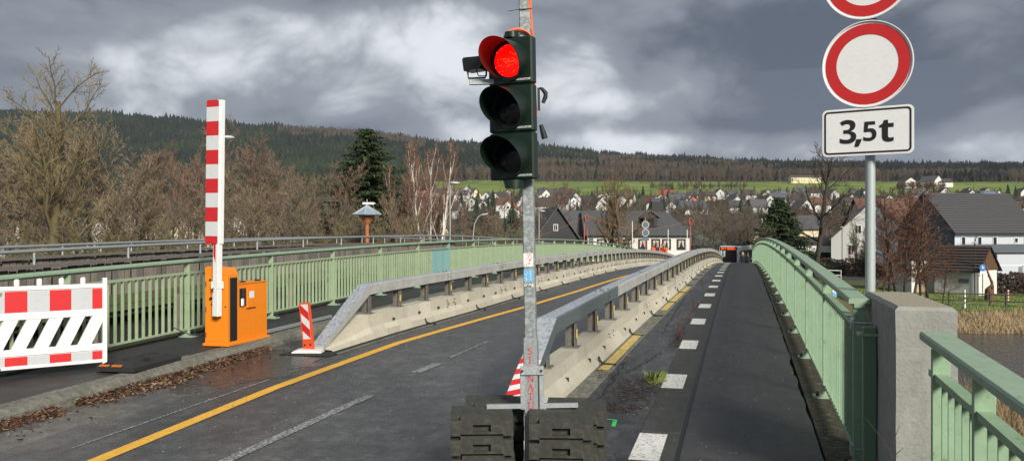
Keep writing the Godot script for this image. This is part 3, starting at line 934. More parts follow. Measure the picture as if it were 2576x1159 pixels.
func guards() -> void:
	guard("guard_barrier", "concrete and steel barrier between the yellow lined lane and the dashed footway, sheeted nose", right_guard, -0.13, 6.25, 7.78, 7.62, 1.2, 66.0, 0.27, 0.56, 0.70, true)
	guard("guard_barrier", "concrete and steel barrier between the yellow lined lane and the green railing, bare sloping nose", left_guard, -0.13, 10.2, 11.55, 11.62, 1.02, 61.6, 0.215, 0.50, 0.65, false)
	# painted strips on the foot of the right-hand barrier
	var bare := Shape.new()
	strip(bare, 7.0, 50, 0.4, [[func(s): return right_guard(s) + 0.20, 0.012], [func(s): return right_guard(s) + 0.385, 0.010], [func(s): return right_guard(s) + 0.39, 0.0]])
	setting("barrier_footing", bare, M.kerbstone)
	for r in [[9.0, 10.35], [10.37, 11.85], [14.9, 17.2], [17.22, 18.6], [18.62, 20.5], [31.5, 35.0]]:
		var y := Shape.new()
		strip(y, r[0], r[1], 0.3, [[func(s): return right_guard(s) + 0.245, 0.016], [func(s): return right_guard(s) + 0.355, 0.0155]])
		setting("yellow_edge_paint", y, M.yellow_kerb)
	# rubber matting under the left-hand barrier
	var mt := Shape.new()
	strip(mt, 9.88, 34, 0.5, [[func(s): return left_guard(s) - (0.36 if s < 11 else 0.3), -0.122], [func(s): return left_guard(s) + 0.34, -0.121]])
	setting("rubber_matting", mt, M.dark_rubber)
	var me := Shape.new()
	var e0 := noise(95, 2.0, 2)
	strip(me, 10.1, 33, 0.25, [[func(s): return left_guard(s) + 0.325 + e0.get_noise_1d(s * 3) * .012, -0.117], [func(s): return left_guard(s) + 0.337 + e0.get_noise_1d(s * 3 + 9) * .014, -0.112], [func(s): return left_guard(s) + 0.345, -0.128]])
	setting("matting_edge", me, M.kerbstone)

# ---------- railings ----------
func railing(o: Node3D, t: float, top: float, posts: Array, s0: float, s1: float, single_to: float, m: Material, teal_panel := -1, hand_w := 0.13) -> void:
	var hr := Shape.new()
	var n := int((s1 - s0) / 0.8) + 1
	for q in [[0.0, hand_w, top - 0.035, top, .008], [0.0, 0.062, top - 0.062, top - 0.0355, 0.0]]:
		for i in n:
			var a := lerpf(s0, s1, i / float(n))
			var b := lerpf(s0, s1, (i + 1) / float(n))
			var w: float = q[1] / 2
			var ch: float = q[4]
			var pr := [[-w, q[2]], [-w, q[3] - ch], [-w + ch, q[3]], [w - ch, q[3]], [w, q[3] - ch], [w, q[2]]]
			for k in 6:
				var e: Array = pr[k]
				var f: Array = pr[(k + 1) % 6]
				hr.quad(on_bridge(a, t + e[0], e[1]), on_bridge(b, t + e[0], e[1]), on_bridge(b, t + f[0], f[1]), on_bridge(a, t + f[0], f[1]))
			if i == 0 or i == n - 1:
				var ss := a if i == 0 else b
				for k in range(1, 5): hr.tri(on_bridge(ss, t + pr[0][0], pr[0][1]), on_bridge(ss, t + pr[k][0], pr[k][1]), on_bridge(ss, t + pr[k + 1][0], pr[k + 1][1]))
	part("handrail", hr, M.faded_paint, o)
	for q in [[top - 0.20, "upper_rail", 0.03], [0.10, "lower_rail", 0.02]]:
		var sh := Shape.new()
		for i in n:
			var a := lerpf(s0 + .05, s1, i / float(n))
			var b := lerpf(s0 + .05, s1, (i + 1) / float(n))
			var w := 0.027
			var pr := [[-w, q[0]], [w, q[0]], [w, q[0] + q[2]], [-w, q[0] + q[2]]]
			for k in 4: sh.quad(on_bridge(a, t + pr[k][0], pr[k][1]), on_bridge(b, t + pr[k][0], pr[k][1]), on_bridge(b, t + pr[(k + 1) % 4][0], pr[(k + 1) % 4][1]), on_bridge(a, t + pr[(k + 1) % 4][0], pr[(k + 1) % 4][1]))
		part(q[1], sh, m, o)
	var po := Shape.new()
	po.cbox(Vector3(0, (top - 0.06) * .5, 0), Vector3(0.075, top - 0.06, 0.030), 0.003)
	var pom := po.mesh()
	var ft := Shape.new()
	ft.box(Vector3(0, 0.016, 0), Vector3(0.24, 0.02, 0.14))
	ft.box(Vector3(0, 0.03, 0), Vector3(0.12, 0.02, 0.08))
	var ftm := ft.mesh()
	var nut := Shape.new()
	nut.tube([Vector3(0, 0.02, 0), Vector3(0, 0.055, 0)], [0.014, 0.013], 6, true, false)
	nut.tube([Vector3(0, 0.05, 0), Vector3(0, 0.068, 0)], [0.008, 0.007], 6, true, false)
	var nutm := nut.mesh()
	for i in posts.size():
		var p := part("post", pom, M.teal_paint if i == teal_panel else m, o, Transform3D(bridge_basis(), on_bridge(posts[i], t)))
		if posts[i] < 40:
			part("foot", ftm, M.faded_paint, p)
			for q in [Vector3(-.085, 0.006, .045), Vector3(.085, 0.006, -.045)]: part("nut", nutm, M.dark_metal, p, Transform3D(Basis(), q))
	var bh := top - 0.20 - 0.11
	var ba := Shape.new()
	ba.box(Vector3(0, 0.115 + bh * .5, 0), Vector3(0.040, bh, 0.011))
	var bam := ba.mesh()
	var rest := Shape.new()
	for i in posts.size() - 1:
		var k := 1
		var gaps := int(round(absf(posts[i + 1] - posts[i]) / 0.1275))
		while k < gaps:
			var s: float = lerpf(posts[i], posts[i + 1], k / float(gaps))
			if s < single_to:
				part("baluster", bam, M.teal_paint if (i == teal_panel - 1 and k > gaps * 0.45) else m, o, Transform3D(bridge_basis() * Basis(Vector3.UP, sin(s * 37.0) * .06), on_bridge(s, t)))
			else: rest.box(on_bridge(s, t, 0.115 + bh * .5), Vector3(0.040, bh, 0.011), bridge_basis())
			k += 1
	if rest.v.size() > 0: part("far_balusters", rest, m, o).set_meta("kind", "stuff")

func railings() -> void:
	var ps := []
	for i in 27: ps.append(6.01 + i * 2.16)
	var o := thing("railing", "green bridge railing along the smooth footway, bolted to the grey pillar", "railing")
	railing(o, 0.735, 1.105, ps, 5.98, 62.0, 38.0, M.green_paint)
	# its end post and the clamps to the pillar
	var ep := Shape.new()
	ep.cbox(Vector3(0, 0.475, 0), Vector3(0.08, 0.95, 0.06), 0.006)
	part("end_post", ep, M.dark_green_paint, o, Transform3D(bridge_basis(), on_bridge(5.72, 0.76, 0.01)))
	var ec := Shape.new()
	ec.box(Vector3(0, 0.9, 0.0), Vector3(0.13, 0.015, 0.14))
	ec.box(Vector3(-.03, 0.015, 0.0), Vector3(0.34, 0.02, 0.2))
	part("end_plate", ec, M.faded_paint, o, Transform3D(bridge_basis(), on_bridge(5.75, 0.76, 0.01)))
	for up in [0.96, 0.16]:
		var cl := Shape.new()
		cl.tube([on_bridge(5.86, 0.66, up), on_bridge(5.86, 0.86, up)], [.008, .008], 8)
		cl.box(on_bridge(5.86, 0.675, up), Vector3(.02, .07, .05), bridge_basis())
		cl.box(on_bridge(5.80, 0.835, up), Vector3(.07, .02, .05), bridge_basis())
		part("clamp", cl, M.galvanised, o)
	# the other end
	ps = []
	for i in 28: ps.append(3.74 + i * 2.163)
	var l := thing("railing", "green bridge railing beside the timber footbridge, with one teal post", "railing")
	railing(l, -7.27, 1.055, ps, 1.0, 62.1, 40.0, M.olive_paint, 8)
	# the near railing beyond the pillar
	var r := thing("railing", "short green railing running towards the viewer from the pillar's front face", "railing")
	railing(r, 0.855, 1.125, [-0.6, 1.32, 3.5, 4.21], -0.6, 4.33, 5.0, M.green_paint)
	# concrete pillar
	var p := thing("concrete_pillar", "grey concrete pillar with lichen on its top between two green railings", "pillar")
	var sh := Shape.new()
	var tp := Shape.new()
	var nz := noise(33, 3.0, 3)
	var W := func(u: float, v: float, y: float) -> Vector3:
		var wob := nz.get_noise_3d(u * 2, v * 2, y * 3) * 0.009 + nz.get_noise_3d(u * 9, v * 9, y * 11) * 0.004
		return on_bridge(5.05 + u + wob, 0.805 + v + wob, y - deck(5.05 + u))
	var T := 1.14
	for f in 4:
		var c := [[0.0, 0.0], [0.0, 0.305], [1.22, 0.305], [1.22, 0.0]]
		var a: Array = c[f]
		var b: Array = c[(f + 1) % 4]
		var nn := 4 if f % 2 == 0 else 10
		for i in nn:
			for j in 16:
				var ua := lerpf(a[0], b[0], i / float(nn)); var va := lerpf(a[1], b[1], i / float(nn))
				var ub := lerpf(a[0], b[0], (i + 1) / float(nn)); var vb := lerpf(a[1], b[1], (i + 1) / float(nn))
				var y0 := lerpf(-1.4, T - 0.02, j / 16.0); var y1 := lerpf(-1.4, T - 0.02, (j + 1) / 16.0)
				sh.quad(W.call(ua, va, y0), W.call(ub, vb, y0), W.call(ub, vb, y1), W.call(ua, va, y1))
			var ua2 := lerpf(a[0], b[0], i / float(nn)); var va2 := lerpf(a[1], b[1], i / float(nn))
			var ub2 := lerpf(a[0], b[0], (i + 1) / float(nn)); var vb2 := lerpf(a[1], b[1], (i + 1) / float(nn))
			var ins := func(u, v): return W.call(clampf(u, .02, 1.2), clampf(v, .02, .285), T)
			sh.quad(W.call(ua2, va2, T - .02), W.call(ub2, vb2, T - .02), ins.call(ub2, vb2), ins.call(ua2, va2))
	for i in 10:
		for j in 4:
			var u0 := lerpf(.02, 1.2, i / 10.0); var u1 := lerpf(.02, 1.2, (i + 1) / 10.0)
			var v0 := lerpf(.02, .285, j / 4.0); var v1 := lerpf(.02, .285, (j + 1) / 4.0)
			tp.quad(W.call(u0, v0, T), W.call(u1, v0, T), W.call(u1, v1, T), W.call(u0, v1, T))
	part("shaft", sh, M.pillar, p)
	part("top_face", tp, M.lichen_top, p)

# ---------- signs on the right ----------
func round_sign(parent: Node3D, up: float) -> void:
	var xf := Transform3D(Basis(), Vector3(0, up, 0))
	var d := Shape.new()
	d.ring(0, 0.3, 0.0, 64, Transform3D.IDENTITY)
	d.ring(0, 0.3, -0.004, 64, Transform3D.IDENTITY)
	d.lathe([Vector2(0.3, -0.004), Vector2(0.3, 0.012), Vector2(0.294, 0.012), Vector2(0.294, 0.0)], 64, Transform3D(Basis(Vector3.RIGHT, PI / 2), Vector3.ZERO))
	var pl := part("sign_plate", d, M.sign_white, parent, xf)
	var r := Shape.new()
	r.ring(0.204, 0.279, 0.002, 64, Transform3D.IDENTITY)
	part("red_ring", r, M.sign_red, pl)
func plate_outline(w: float, h: float, rad: float) -> Array:
	var out := []
	for q in [[1, 1, 0.0], [-1, 1, PI / 2], [-1, -1, PI], [1, -1, PI * 1.5]]:
		for k in 7:
			var a: float = q[2] + k / 6.0 * PI / 2
			out.append(Vector2(q[0] * (w / 2 - rad) + cos(a) * rad, q[1] * (h / 2 - rad) + sin(a) * rad))
	return out
func weight_sign() -> void:
	var base := spot(2190, 579, 6.05)
	base.y = -0.3
	var o := thing("weight_limit_sign", "round red ringed signs over a weight plate on the pole behind the pillar", "road sign", base)
	var p := Shape.new()
	p.tube([Vector3(0, 0, 0), Vector3(0, 4.0, 0)], [0.0335, 0.0335], 24)
	part("pole", p, M.sign_pole, o)
	var f := Node3D.new()
	f.name = "sign_faces"
	f.transform = Transform3D(Basis(Vector3.UP, deg_to_rad(-35.0)), Vector3(-0.045, 0, 0.055))
	o.add_child(f)
	round_sign(f, 2.70 + 0.3)
	round_sign(f, 3.31 + 0.3)
	var pl := Shape.new()
	pl.prism(plate_outline(0.6, 0.33, 0.035), -0.004, 0.006)
	var plate := part("sign_plate", pl, M.sign_white, f, Transform3D(Basis(), Vector3(0, 2.235 + 0.3, 0)))
	var bd := Shape.new()
	var o1 := plate_outline(0.572, 0.302, 0.028)
	var o2 := plate_outline(0.548, 0.278, 0.018)
	for i in o1.size():
		var j := (i + 1) % o1.size()
		var a := Vector3(o1[i].x, o1[i].y, 0.008); var b := Vector3(o1[j].x, o1[j].y, 0.008)
		bd.quad(a, b, Vector3(o2[j].x, o2[j].y, 0.008), Vector3(o2[i].x, o2[i].y, 0.008))
	part("black_border", bd, M.print_black, plate)
	for q in [["3", 0.162, -0.124, -0.001, 1.0], [",", 0.15, -0.052, -.006, 1.2], ["5", 0.132, 0.020, -0.002, 1.0], ["t", 0.158, 0.132, -0.001, 1.15]]:
		letters(q[0], q[1], M.print_black, plate, Transform3D(Basis().scaled(Vector3(q[4], 1, 1)), Vector3(q[2], q[3], 0.008)))
	for up in [2.70, 3.31, 2.235, 3.0]:
		var cl := Shape.new()
		cl.box(Vector3(0.0, up + 0.3, 0.0), Vector3(0.1, 0.03, 0.08), Basis(Vector3.UP, deg_to_rad(-35.0)))
		part("clamp", cl, M.dark_metal, o)

# ---------- temporary traffic light ----------
func signal_light() -> void:
	var base := Vector3(0.131, 0.0, -5.35)
	var o := thing("traffic_light", "temporary traffic light showing red on a galvanised post between rubber weights", "traffic light", base, Basis(Vector3.BACK, 0.0172))
	var yaw := Basis(Vector3.UP, deg_to_rad(-9.0))
	var p := Shape.new()
	p.cbox(Vector3(0, 1.75, 0), Vector3(0.07, 3.4, 0.07), 0.007)
	var pole := part("post", p, M.zinc_post, o, Transform3D(yaw, Vector3.ZERO))
	var sl := Shape.new()
	sl.cbox(Vector3(0, 0.45, 0), Vector3(0.086, 0.88, 0.086), 0.006)
	var sleeve := part("lower_sleeve", sl, M.galvanised, o, Transform3D(yaw, Vector3.ZERO))
	var word := "SIGNATURE"
	for i in 9:
		letters(word[i], 0.043, M.red_print, sleeve, Transform3D(Basis(), Vector3(0.0, 0.812 - i * 0.0556, 0.0435)), true, "lettering", 400)
	# stickers
	for q in [[1.37, 0.060, 0.082, "print_white", "sticker"], [1.274, 0.058, 0.072, "sticker_blue", "sticker"], [1.214, 0.056, 0.018, "print_white", "sticker"]]:
		var st := Shape.new()
		st.box(Vector3(-0.002, q[0], 0.0358), Vector3(q[1], q[2], 0.0012))
		var s := part(q[4], st, M[q[3]], pole)
		var pr := Shape.new()
		rng.seed = int(q[0] * 100)
		for k in 26:
			var bx := rng.randf_range(-.026, .022)
			var by: float = q[0] + rng.randf_range(-.42, .42) * q[2]
			pr.box(Vector3(bx, by, 0.0367), Vector3(rng.randf_range(.002, .008), rng.randf_range(.002, .007), 0.0006), Basis(Vector3.BACK, rng.randf_range(-.5, .5)))
		part("print", pr, M.red_print if q[0] > 1.3 else (M.print_white if q[0] > 1.25 else M.print_black), s)
	# foot frame
	var fr := Shape.new()
	fr.cbox(Vector3(0.004, 0.695, 0.052), Vector3(0.142, 0.054, 0.012), 0.002)
	var fp := part("clamp_plate", fr, M.galvanised, o)
	for x in [-0.056, 0.06]:
		var nt := Shape.new()
		nt.tube([Vector3(x, 0.695, 0.056), Vector3(x, 0.695, 0.07)], [0.008, 0.007], 6, true, false)
		part("bolt", nt, M.dark_metal, fp)
		var lg := Shape.new()
		lg.cbox(Vector3(x, 0.57, 0.03), Vector3(0.028, 0.23, 0.028), 0.002)
		part("frame_leg", lg, M.galvanised, o)
		var ar := Shape.new()
		var sgn := -1.0 if x < 0 else 1.0
		ar.cbox(Vector3(x + sgn * 0.105, 0.475, 0.03), Vector3(0.235, 0.028, 0.030), 0.002)
		part("frame_foot", ar, M.galvanised, o)
	# head
	var head := Node3D.new()
	head.name = "signal_head"
	head.transform = Transform3D(Basis(Vector3.UP, deg_to_rad(-24.0)), Vector3(-0.108, 0, 0.12))
	o.add_child(head)
	var U := 0.2885
	for i in 3:
		var cy := 1.857 + U * (2.5 - i)
		var bx := Shape.new()
		bx.cbox(Vector3(0, 0, -0.055), Vector3(0.29, U - 0.004, 0.075), 0.009)
		bx.ring(0.106, 0.124, -0.0155, 48, Transform3D.IDENTITY)
		bx.lathe([Vector2(0.124, -0.018), Vector2(0.124, -0.006), Vector2(0.108, -0.006), Vector2(0.108, -0.03)], 48, Transform3D(Basis(Vector3.RIGHT, PI / 2), Vector3.ZERO))
		var sec := part("signal_section", bx, M.signal_green, head, Transform3D(Basis(), Vector3(0, cy, 0)))
		sec.set_meta("label", ["top section with the red lamp lit", "unlit middle section", "unlit bottom section"][i])
		# lens: a shallow dome with a ribbed face
		var ln := Shape.new()
		var R := 0.1
		for ri in 10:
			var r0 := R * ri / 10.0
			var r1 := R * (ri + 1) / 10.0
			var z0 := 0.022 * (1 - pow(r0 / R, 2)) - 0.014
			var z1 := 0.022 * (1 - pow(r1 / R, 2)) - 0.014
			for k in 40:
				var a0 := TAU * k / 40; var a1 := TAU * (k + 1) / 40
				ln.quad(Vector3(cos(a0) * r0, sin(a0) * r0, z0 + (.0012 if (ri + k) % 2 else 0.0)), Vector3(cos(a1) * r0, sin(a1) * r0, z0), Vector3(cos(a1) * r1, sin(a1) * r1, z1 + (.0012 if (ri + k) % 2 else 0.0)), Vector3(cos(a0) * r1, sin(a0) * r1, z1))
		var lens := part("signal_lens", ln, M.red_light if i == 0 else M.dark_lens, sec)
		if i == 0:
			var rr := RandomNumberGenerator.new()
			rr.seed = 3
			var rib := Shape.new()
			for yy in range(-10, 11):
				var y := yy * 0.0092
				var half := sqrt(maxf(0, R * R - y * y)) * 0.97
				var x := -half
				while x < half:
					var dd := x * x + y * y
					var z := 0.022 * (1 - dd / (R * R)) - 0.0125
					var bright := exp(-pow((x - .005) / .04, 2) - pow((y + .005 + sin(x * 60) * .006) / .016, 2))
					if rr.randf() < 0.08 + bright * 0.85: rib.box(Vector3(x, y, z), Vector3(0.0075, 0.0042, 0.002))
					x += 0.0085
			part("signal_filament_grid", rib, M.red_core, lens).set_meta("kind", "stuff")
		# visor: a cowl cut away at the bottom
		var vs := Shape.new()
		var nseg := 44
		for k in nseg:
			for side in 2:
				var a0 := -PI * 0.86 + PI * 1.72 * k / nseg
				var a1 := -PI * 0.86 + PI * 1.72 * (k + 1) / nseg
				var rr2 := 0.118 if side == 0 else 0.1155
				var L := func(a: float) -> float: return 0.018 + 0.225 * pow(maxf(0.0, (cos(a) + 0.9) / 1.9), 0.75)
				for j in 5:
					var f0 := j / 5.0; var f1 := (j + 1) / 5.0
					var P := func(a: float, f: float) -> Vector3:
						var z: float = L.call(a) * f
						return Vector3(sin(a) * (rr2 + z * 0.03), cos(a) * (rr2 + z * 0.03) - z * 0.10, z - 0.006)
					vs.quad(P.call(a0, f0), P.call(a1, f0), P.call(a1, f1), P.call(a0, f1))
		part("visor", vs, M.signal_visor, sec)
		letters("SIGNATURE", 0.0115, M.print_white, sec, Transform3D(Basis(), Vector3(0.088, -U / 2 + 0.027, -0.0168)), true, "lettering", 700, 0.0012)
	var cap := Shape.new()
	cap.tube([Vector3(0.0, 1.857 + U * 3, -0.055), Vector3(0.0, 1.857 + U * 3 + 0.035, -0.055)], [0.045, 0.043], 24)
	part("head_bracket", cap, M.signal_green, head)
	var cap2 := Shape.new()
	cap2.tube([Vector3(0.0, 1.857, -0.055), Vector3(0.0, 1.857 - 0.018, -0.055), Vector3(0.0, 1.857 - 0.05, -0.055)], [0.07, 0.062, 0.056], 24)
	part("head_bracket", cap2, M.signal_green, head)
	# vehicle detector on its arm
	var arm := Shape.new()
	arm.cbox(Vector3(-0.23, 2.462, 0.045), Vector3(0.24, 0.032, 0.03), 0.002)
	part("detector_arm", arm, M.galvanised, o)
	var dt := Shape.new()
	dt.prism([Vector2(-0.066, -0.012), Vector2(-0.058, -0.052), Vector2(0.052, -0.042), Vector2(0.066, -0.02), Vector2(0.062, 0.022), Vector2(0.05, 0.034), Vector2(-0.062, 0.03), Vector2(-0.072, 0.018)], -0.05, 0.05, Transform3D(Basis(Vector3.UP, -0.5) * Basis(Vector3.BACK, -.06), Vector3(-0.305, 2.575, 0.06)))
	var det := part("vehicle_detector", dt, M.black_gloss, o)
	var yk := Shape.new()
	yk.tube([Vector3(-0.358, 2.53, 0.06), Vector3(-0.355, 2.485, 0.055), Vector3(-0.253, 2.487, 0.05), Vector3(-0.246, 2.50, 0.05), Vector3(-0.241, 2.585, 0.05)], [.006, .006, .006, .006, .006], 6)
	yk.tube([Vector3(-0.305, 2.53, 0.05), Vector3(-0.293, 2.50, 0.045), Vector3(-0.243, 2.50, 0.04)], [.004, .004, .004], 6)
	part("detector_yoke", yk, M.black, det)
	# cables
	var cb := Shape.new()
	cb.tube([Vector3(0.032, 3.4, 0.03), Vector3(0.03, 3.05, 0.034), Vector3(0.036, 2.86, 0.034), Vector3(0.045, 2.75, 0.0), Vector3(0.05, 2.60, -0.02), Vector3(0.055, 2.4, -0.02), Vector3(0.06, 2.25, -0.01)], [.006, .006, .006, .006, .006, .006, .006], 8)
	cb.tube([Vector3(0.022, 3.4, 0.036), Vector3(0.022, 2.95, 0.037), Vector3(0.04, 2.76, 0.02)], [.005, .005, .005], 8)
	for q in [[0.075, 0.0], [0.055, 0.015], [0.064, 0.03]]:
		var pts := []
		var rd := []
		for k in 9:
			var a := PI * k / 8.0
			pts.append(Vector3(-0.06 + 0.088 * -cos(a) + 0.01, 2.715 + sin(a) * q[0], 0.03 + q[1]))
			rd.append(0.0055)
		cb.tube(pts, rd, 8)
	part("signal_cable", cb, M.cable_orange, o)
	var cn := Shape.new()
	cn.tube([Vector3(0.082, 2.43, 0.0), Vector3(0.098, 2.42, 0.0), Vector3(0.118, 2.395, 0.0), Vector3(0.116, 2.37, 0.0), Vector3(0.10, 2.335, 0.0)], [.006, .012, .015, .015, .012], 8)
	cn.tube([Vector3(0.085, 2.20, 0), Vector3(0.095, 2.165, 0), Vector3(0.108, 2.115, 0)], [.012, .016, .02], 10)
	cn.box(Vector3(0.075, 2.36, -0.01), Vector3(0.016, 0.14, 0.02))
	part("cable_connectors", cn, M.black, o)
	var ct := Shape.new()
	ct.tube([Vector3(-0.036, 2.905, 0.04), Vector3(0.04, 2.908, 0.04)], [.003, .003], 5)
	ct.tube([Vector3(-0.034, 2.905, 0.04), Vector3(-0.08, 2.895, 0.05), Vector3(-0.108, 2.89, 0.055)], [.0025, .002, .0015], 5)
	part("cable_tie", ct, M.black, o)
	var gl := OmniLight3D.new()
	gl.name = "red_lamp_light"
	gl.light_color = Color(1, 0.03, 0.02)
	gl.light_energy = 0.012
	gl.light_size = 0.08
	gl.omni_range = 6.0
	gl.omni_attenuation = 2.0
	gl.shadow_enabled = true
	gl.position = Vector3(0, 1.857 + U * 2.5, 0.045)
	head.add_child(gl)
	# rubber weights, four to a stack
	var root := csg_box(Vector3(0.37, 0.1135, 0.315))
	root.add_child(csg_box(Vector3(0.105, 0.042, 0.06), Vector3(0.0, -0.012, 0.15), true))
	root.add_child(csg_box(Vector3(0.25, 0.02, 0.4), Vector3(0.0, -0.056, 0.0), true))
	root.add_child(csg_box(Vector3(0.06, 0.03, 0.05), Vector3(0.155, 0.05, 0.14), true))
	root.add_child(csg_box(Vector3(0.06, 0.03, 0.05), Vector3(-0.155, 0.05, 0.14), true))
	root.add_child(csg_box(Vector3(0.06, 0.03, 0.05), Vector3(0.155, 0.05, -0.14), true))
	root.add_child(csg_box(Vector3(0.06, 0.042, 0.105), Vector3(0.165, -0.012, 0.0), true))
	for q in [Vector3(.03, .055, .05), Vector3(-.05, .055, .05), Vector3(.06, .055, -.03), Vector3(-.02, .055, -.03)]: root.add_child(csg_box(Vector3(0.04, 0.03, 0.024), q, true))
	root.material_override = M.recycled_rubber
	rng.seed = 21
	var lab := {"fl": "stack before the frame foot on the lane side", "fr": "stack before the frame foot on the footway side", "bl": "stack behind the frame foot on the lane side", "br": "stack behind the frame foot on the footway side"}
	var place := {"fl": Vector3(-0.178, 0, -5.24), "fr": Vector3(0.292, 0, -5.14), "bl": Vector3(-0.115, 0, -5.60), "br": Vector3(0.405, 0, -5.50)}
	var lvl := ["lowest rubber weight of the ", "second lowest rubber weight of the ", "second highest rubber weight of the ", "topmost rubber weight of the "]
	var top := {"fl": 4, "fr": 4, "bl": 4, "br": 4}
	for key in place:
		for k in top[key]:
			var w: CSGBox3D = root.duplicate()
			w.name = numbered("rubber_weight")
			add_child(w)
			w.transform = Transform3D(Basis(Vector3.UP, rng.randf_range(-.03, .03) + (0.02 if key[1] == "l" else -0.06)), place[key] + Vector3(rng.randf_range(-.006, .006), 0.0575 + k * 0.115, rng.randf_range(-.006, .006)))
			tag(w, lvl[k] + lab[key], "weight", "rubber weights of the traffic light")
	root.free()

# ---------- barrier gate, beacon, boards ----------
func gate() -> void:
	var o := thing("barrier_gate", "orange barrier machine with its red and white boom raised upright at the kerb", "barrier", on_bridge(9.62, -6.25, 0.0), bridge_basis())
	# local axes: x to the right of the bridge, y up, -z along it. The near right corner of the housing is the origin.
	var w := 0.325
	var dz := 0.23
	var h := Shape.new()
	h.prism([Vector2(-w, 0.03), Vector2(0, 0.03), Vector2(0, 0.90), Vector2(-0.05, 0.985), Vector2(-w + 0.03, 1.005), Vector2(-w, 0.985)], -dz, 0.0)
	var house := part("housing", h, M.orange, o)
	var lip := Shape.new()
	lip.cbox(Vector3(-w / 2, 0.018, -0.47), Vector3(w + 0.045, 0.036, 1.0), 0.006)
	part("base_frame", lip, M.orange, o)
	# service door on the face towards the viewer, with hinges and a lock, and a join under the cap
	var sd := Shape.new()
	sd.cbox(Vector3(-w / 2 - .004, 0.46, 0.0025), Vector3(w - 0.035, 0.80, 0.006), 0.002)
	var sdo := part("service_door", sd, M.orange, house)
	for y in [0.14, 0.46, 0.78]:
		var hg := Shape.new()
		hg.tube([Vector3(-w + .016, y - .03, .007), Vector3(-w + .016, y + .03, .007)], [.006, .006], 6)
		part("hinge", hg, M.dark_metal, sdo)
	var lk := Shape.new()
	lk.tube([Vector3(-.03, .50, .004), Vector3(-.03, .50, .012)], [.011, .010], 10)
	part("lock", lk, M.dark_metal, sdo)
	var band := Shape.new()
	band.cbox(Vector3(0.004, 0.46, -dz / 2 - 0.005), Vector3(0.012, 0.80, 0.155), 0.003)
	part("black_strip", band, M.black, house)
	for q in [[0.835, -.245], [0.0, 0.0]]:
		if q[0] == 0.0: continue
		var kn := Shape.new()
		kn.tube([Vector3(q[1], q[0], 0.0), Vector3(q[1], q[0], 0.02)], [.013, .013], 12)
		part("bolt", kn, M.black, house)
	var cab := Shape.new()
	cab.cbox(Vector3(-0.165, 0.395, -dz - 0.37), Vector3(0.30, 0.74, 0.72), 0.008)
	var cabinet := part("cabinet", cab, M.orange, o)
	var lid := Shape.new()
	lid.box(Vector3(-0.165, 0.772, -dz - 0.37), Vector3(0.315, 0.012, 0.735))
	part("lid", lid, M.orange, cabinet)
	for z in [-.06, -.42]:
		var lg := Shape.new()
		lg.box(Vector3(-0.1, 0.785, -dz - 0.2 + z), Vector3(0.05, 0.02, 0.07))
		part("lug", lg, M.black, cabinet)
	# open hatch with cables inside
	var op := Shape.new()
	op.box(Vector3(-0.008, 0.595, -dz - 0.12), Vector3(0.012, 0.23, 0.135))
	part("hatch_opening", op, M.black, cabinet)
	var dr := Shape.new()
	dr.cbox(Vector3(0.006, 0.575, -dz - 0.30), Vector3(0.025, 0.25, 0.21), 0.004)
	var door := part("hatch_door", dr, M.orange, cabinet)
	var pp := Shape.new()
	pp.box(Vector3(0.0195, 0.62, -dz - 0.29), Vector3(0.002, 0.09, 0.11))
	part("notice", pp, M.print_white, door)
	var bt := Shape.new()
	bt.cbox(Vector3(0.006, 0.53, -dz - 0.09), Vector3(0.03, 0.10, 0.055), 0.012)
	part("white_canister", bt, M.white_plastic, cabinet)
	var wr := Shape.new()
	for k in 4: wr.tube([Vector3(0.0, 0.70, -dz - 0.08 - .02 * k), Vector3(0.008, 0.64, -dz - 0.12 + .01 * k), Vector3(0.004, 0.56, -dz - 0.15 + .012 * k)], [.004, .004, .004], 5)
	part("wires", wr, M.dark_metal, cabinet)
	# boom, on the face towards the viewer
	var bs := Basis(Vector3.BACK, -0.012) * Basis(Vector3.UP, -0.19)
	var boom := Shape.new()
	boom.cbox(Vector3(0.006, 0.22, 0), Vector3(0.088, 0.98, 0.075), 0.004)
	var bm := part("boom", boom, M.white_plastic, o, Transform3D(bs, Vector3(-0.108, 0.655, 0.075)))
	var tri := Shape.new()
	tri.prism([Vector2(-0.026, 0.66), Vector2(0.01, 0.66), Vector2(0.01, 0.40), Vector2(-0.026, 0.49)], 0.0376, 0.0392)
	part("red_wedge", tri, M.reflective_red, bm)
	var bd := Shape.new()
	var out := plate_outline(0.205, 1.80, 0.03)
	bd.prism(out, -0.028, 0.028)
	var board := part("boom_board", bd, M.white_plastic, bm, Transform3D(Basis(), Vector3(-0.052, 0.655 + 0.90 - 0.02, 0.02)))
	var side := Shape.new()
	side.cbox(Vector3(0.0575, 1.535, -0.012), Vector3(0.012, 1.80, 0.066), 0.003)
	part("boom_spine", side, M.white_plastic, bm)
	# red and grey-white reflective squares
	var y := 0.90
	var first := true
	var red := true
	var sheet := PackedVector2Array(plate_outline(0.203, 1.798, 0.03))
	while y > -0.9:
		var hh := 0.09 if first else 0.179
		var y2 := maxf(y - hh, -0.9)
		var clip := Geometry2D.intersect_polygons(sheet, PackedVector2Array([Vector2(-.2, y2), Vector2(.2, y2), Vector2(.2, y), Vector2(-.2, y)]))
		var s := Shape.new()
		if clip.size() > 0: s.prism(Array(clip[0]), 0.0285, 0.030)
		if s.v.size() > 0: part("red_panel" if red else "white_panel", s, M.reflective_red if red else M.reflective_white, bm, Transform3D(Basis(), Vector3(-0.052, 1.535, 0.02)))
		y = y2
		red = not red
		first = false
	for q in [[-0.05, .36], [0.045, .36]]:
		var br := Shape.new()
		br.cbox(Vector3(q[0], 0.12, -0.01), Vector3(0.022, 0.09, 0.10), 0.003)
		part("boom_clamp", br, M.white_plastic, bm)
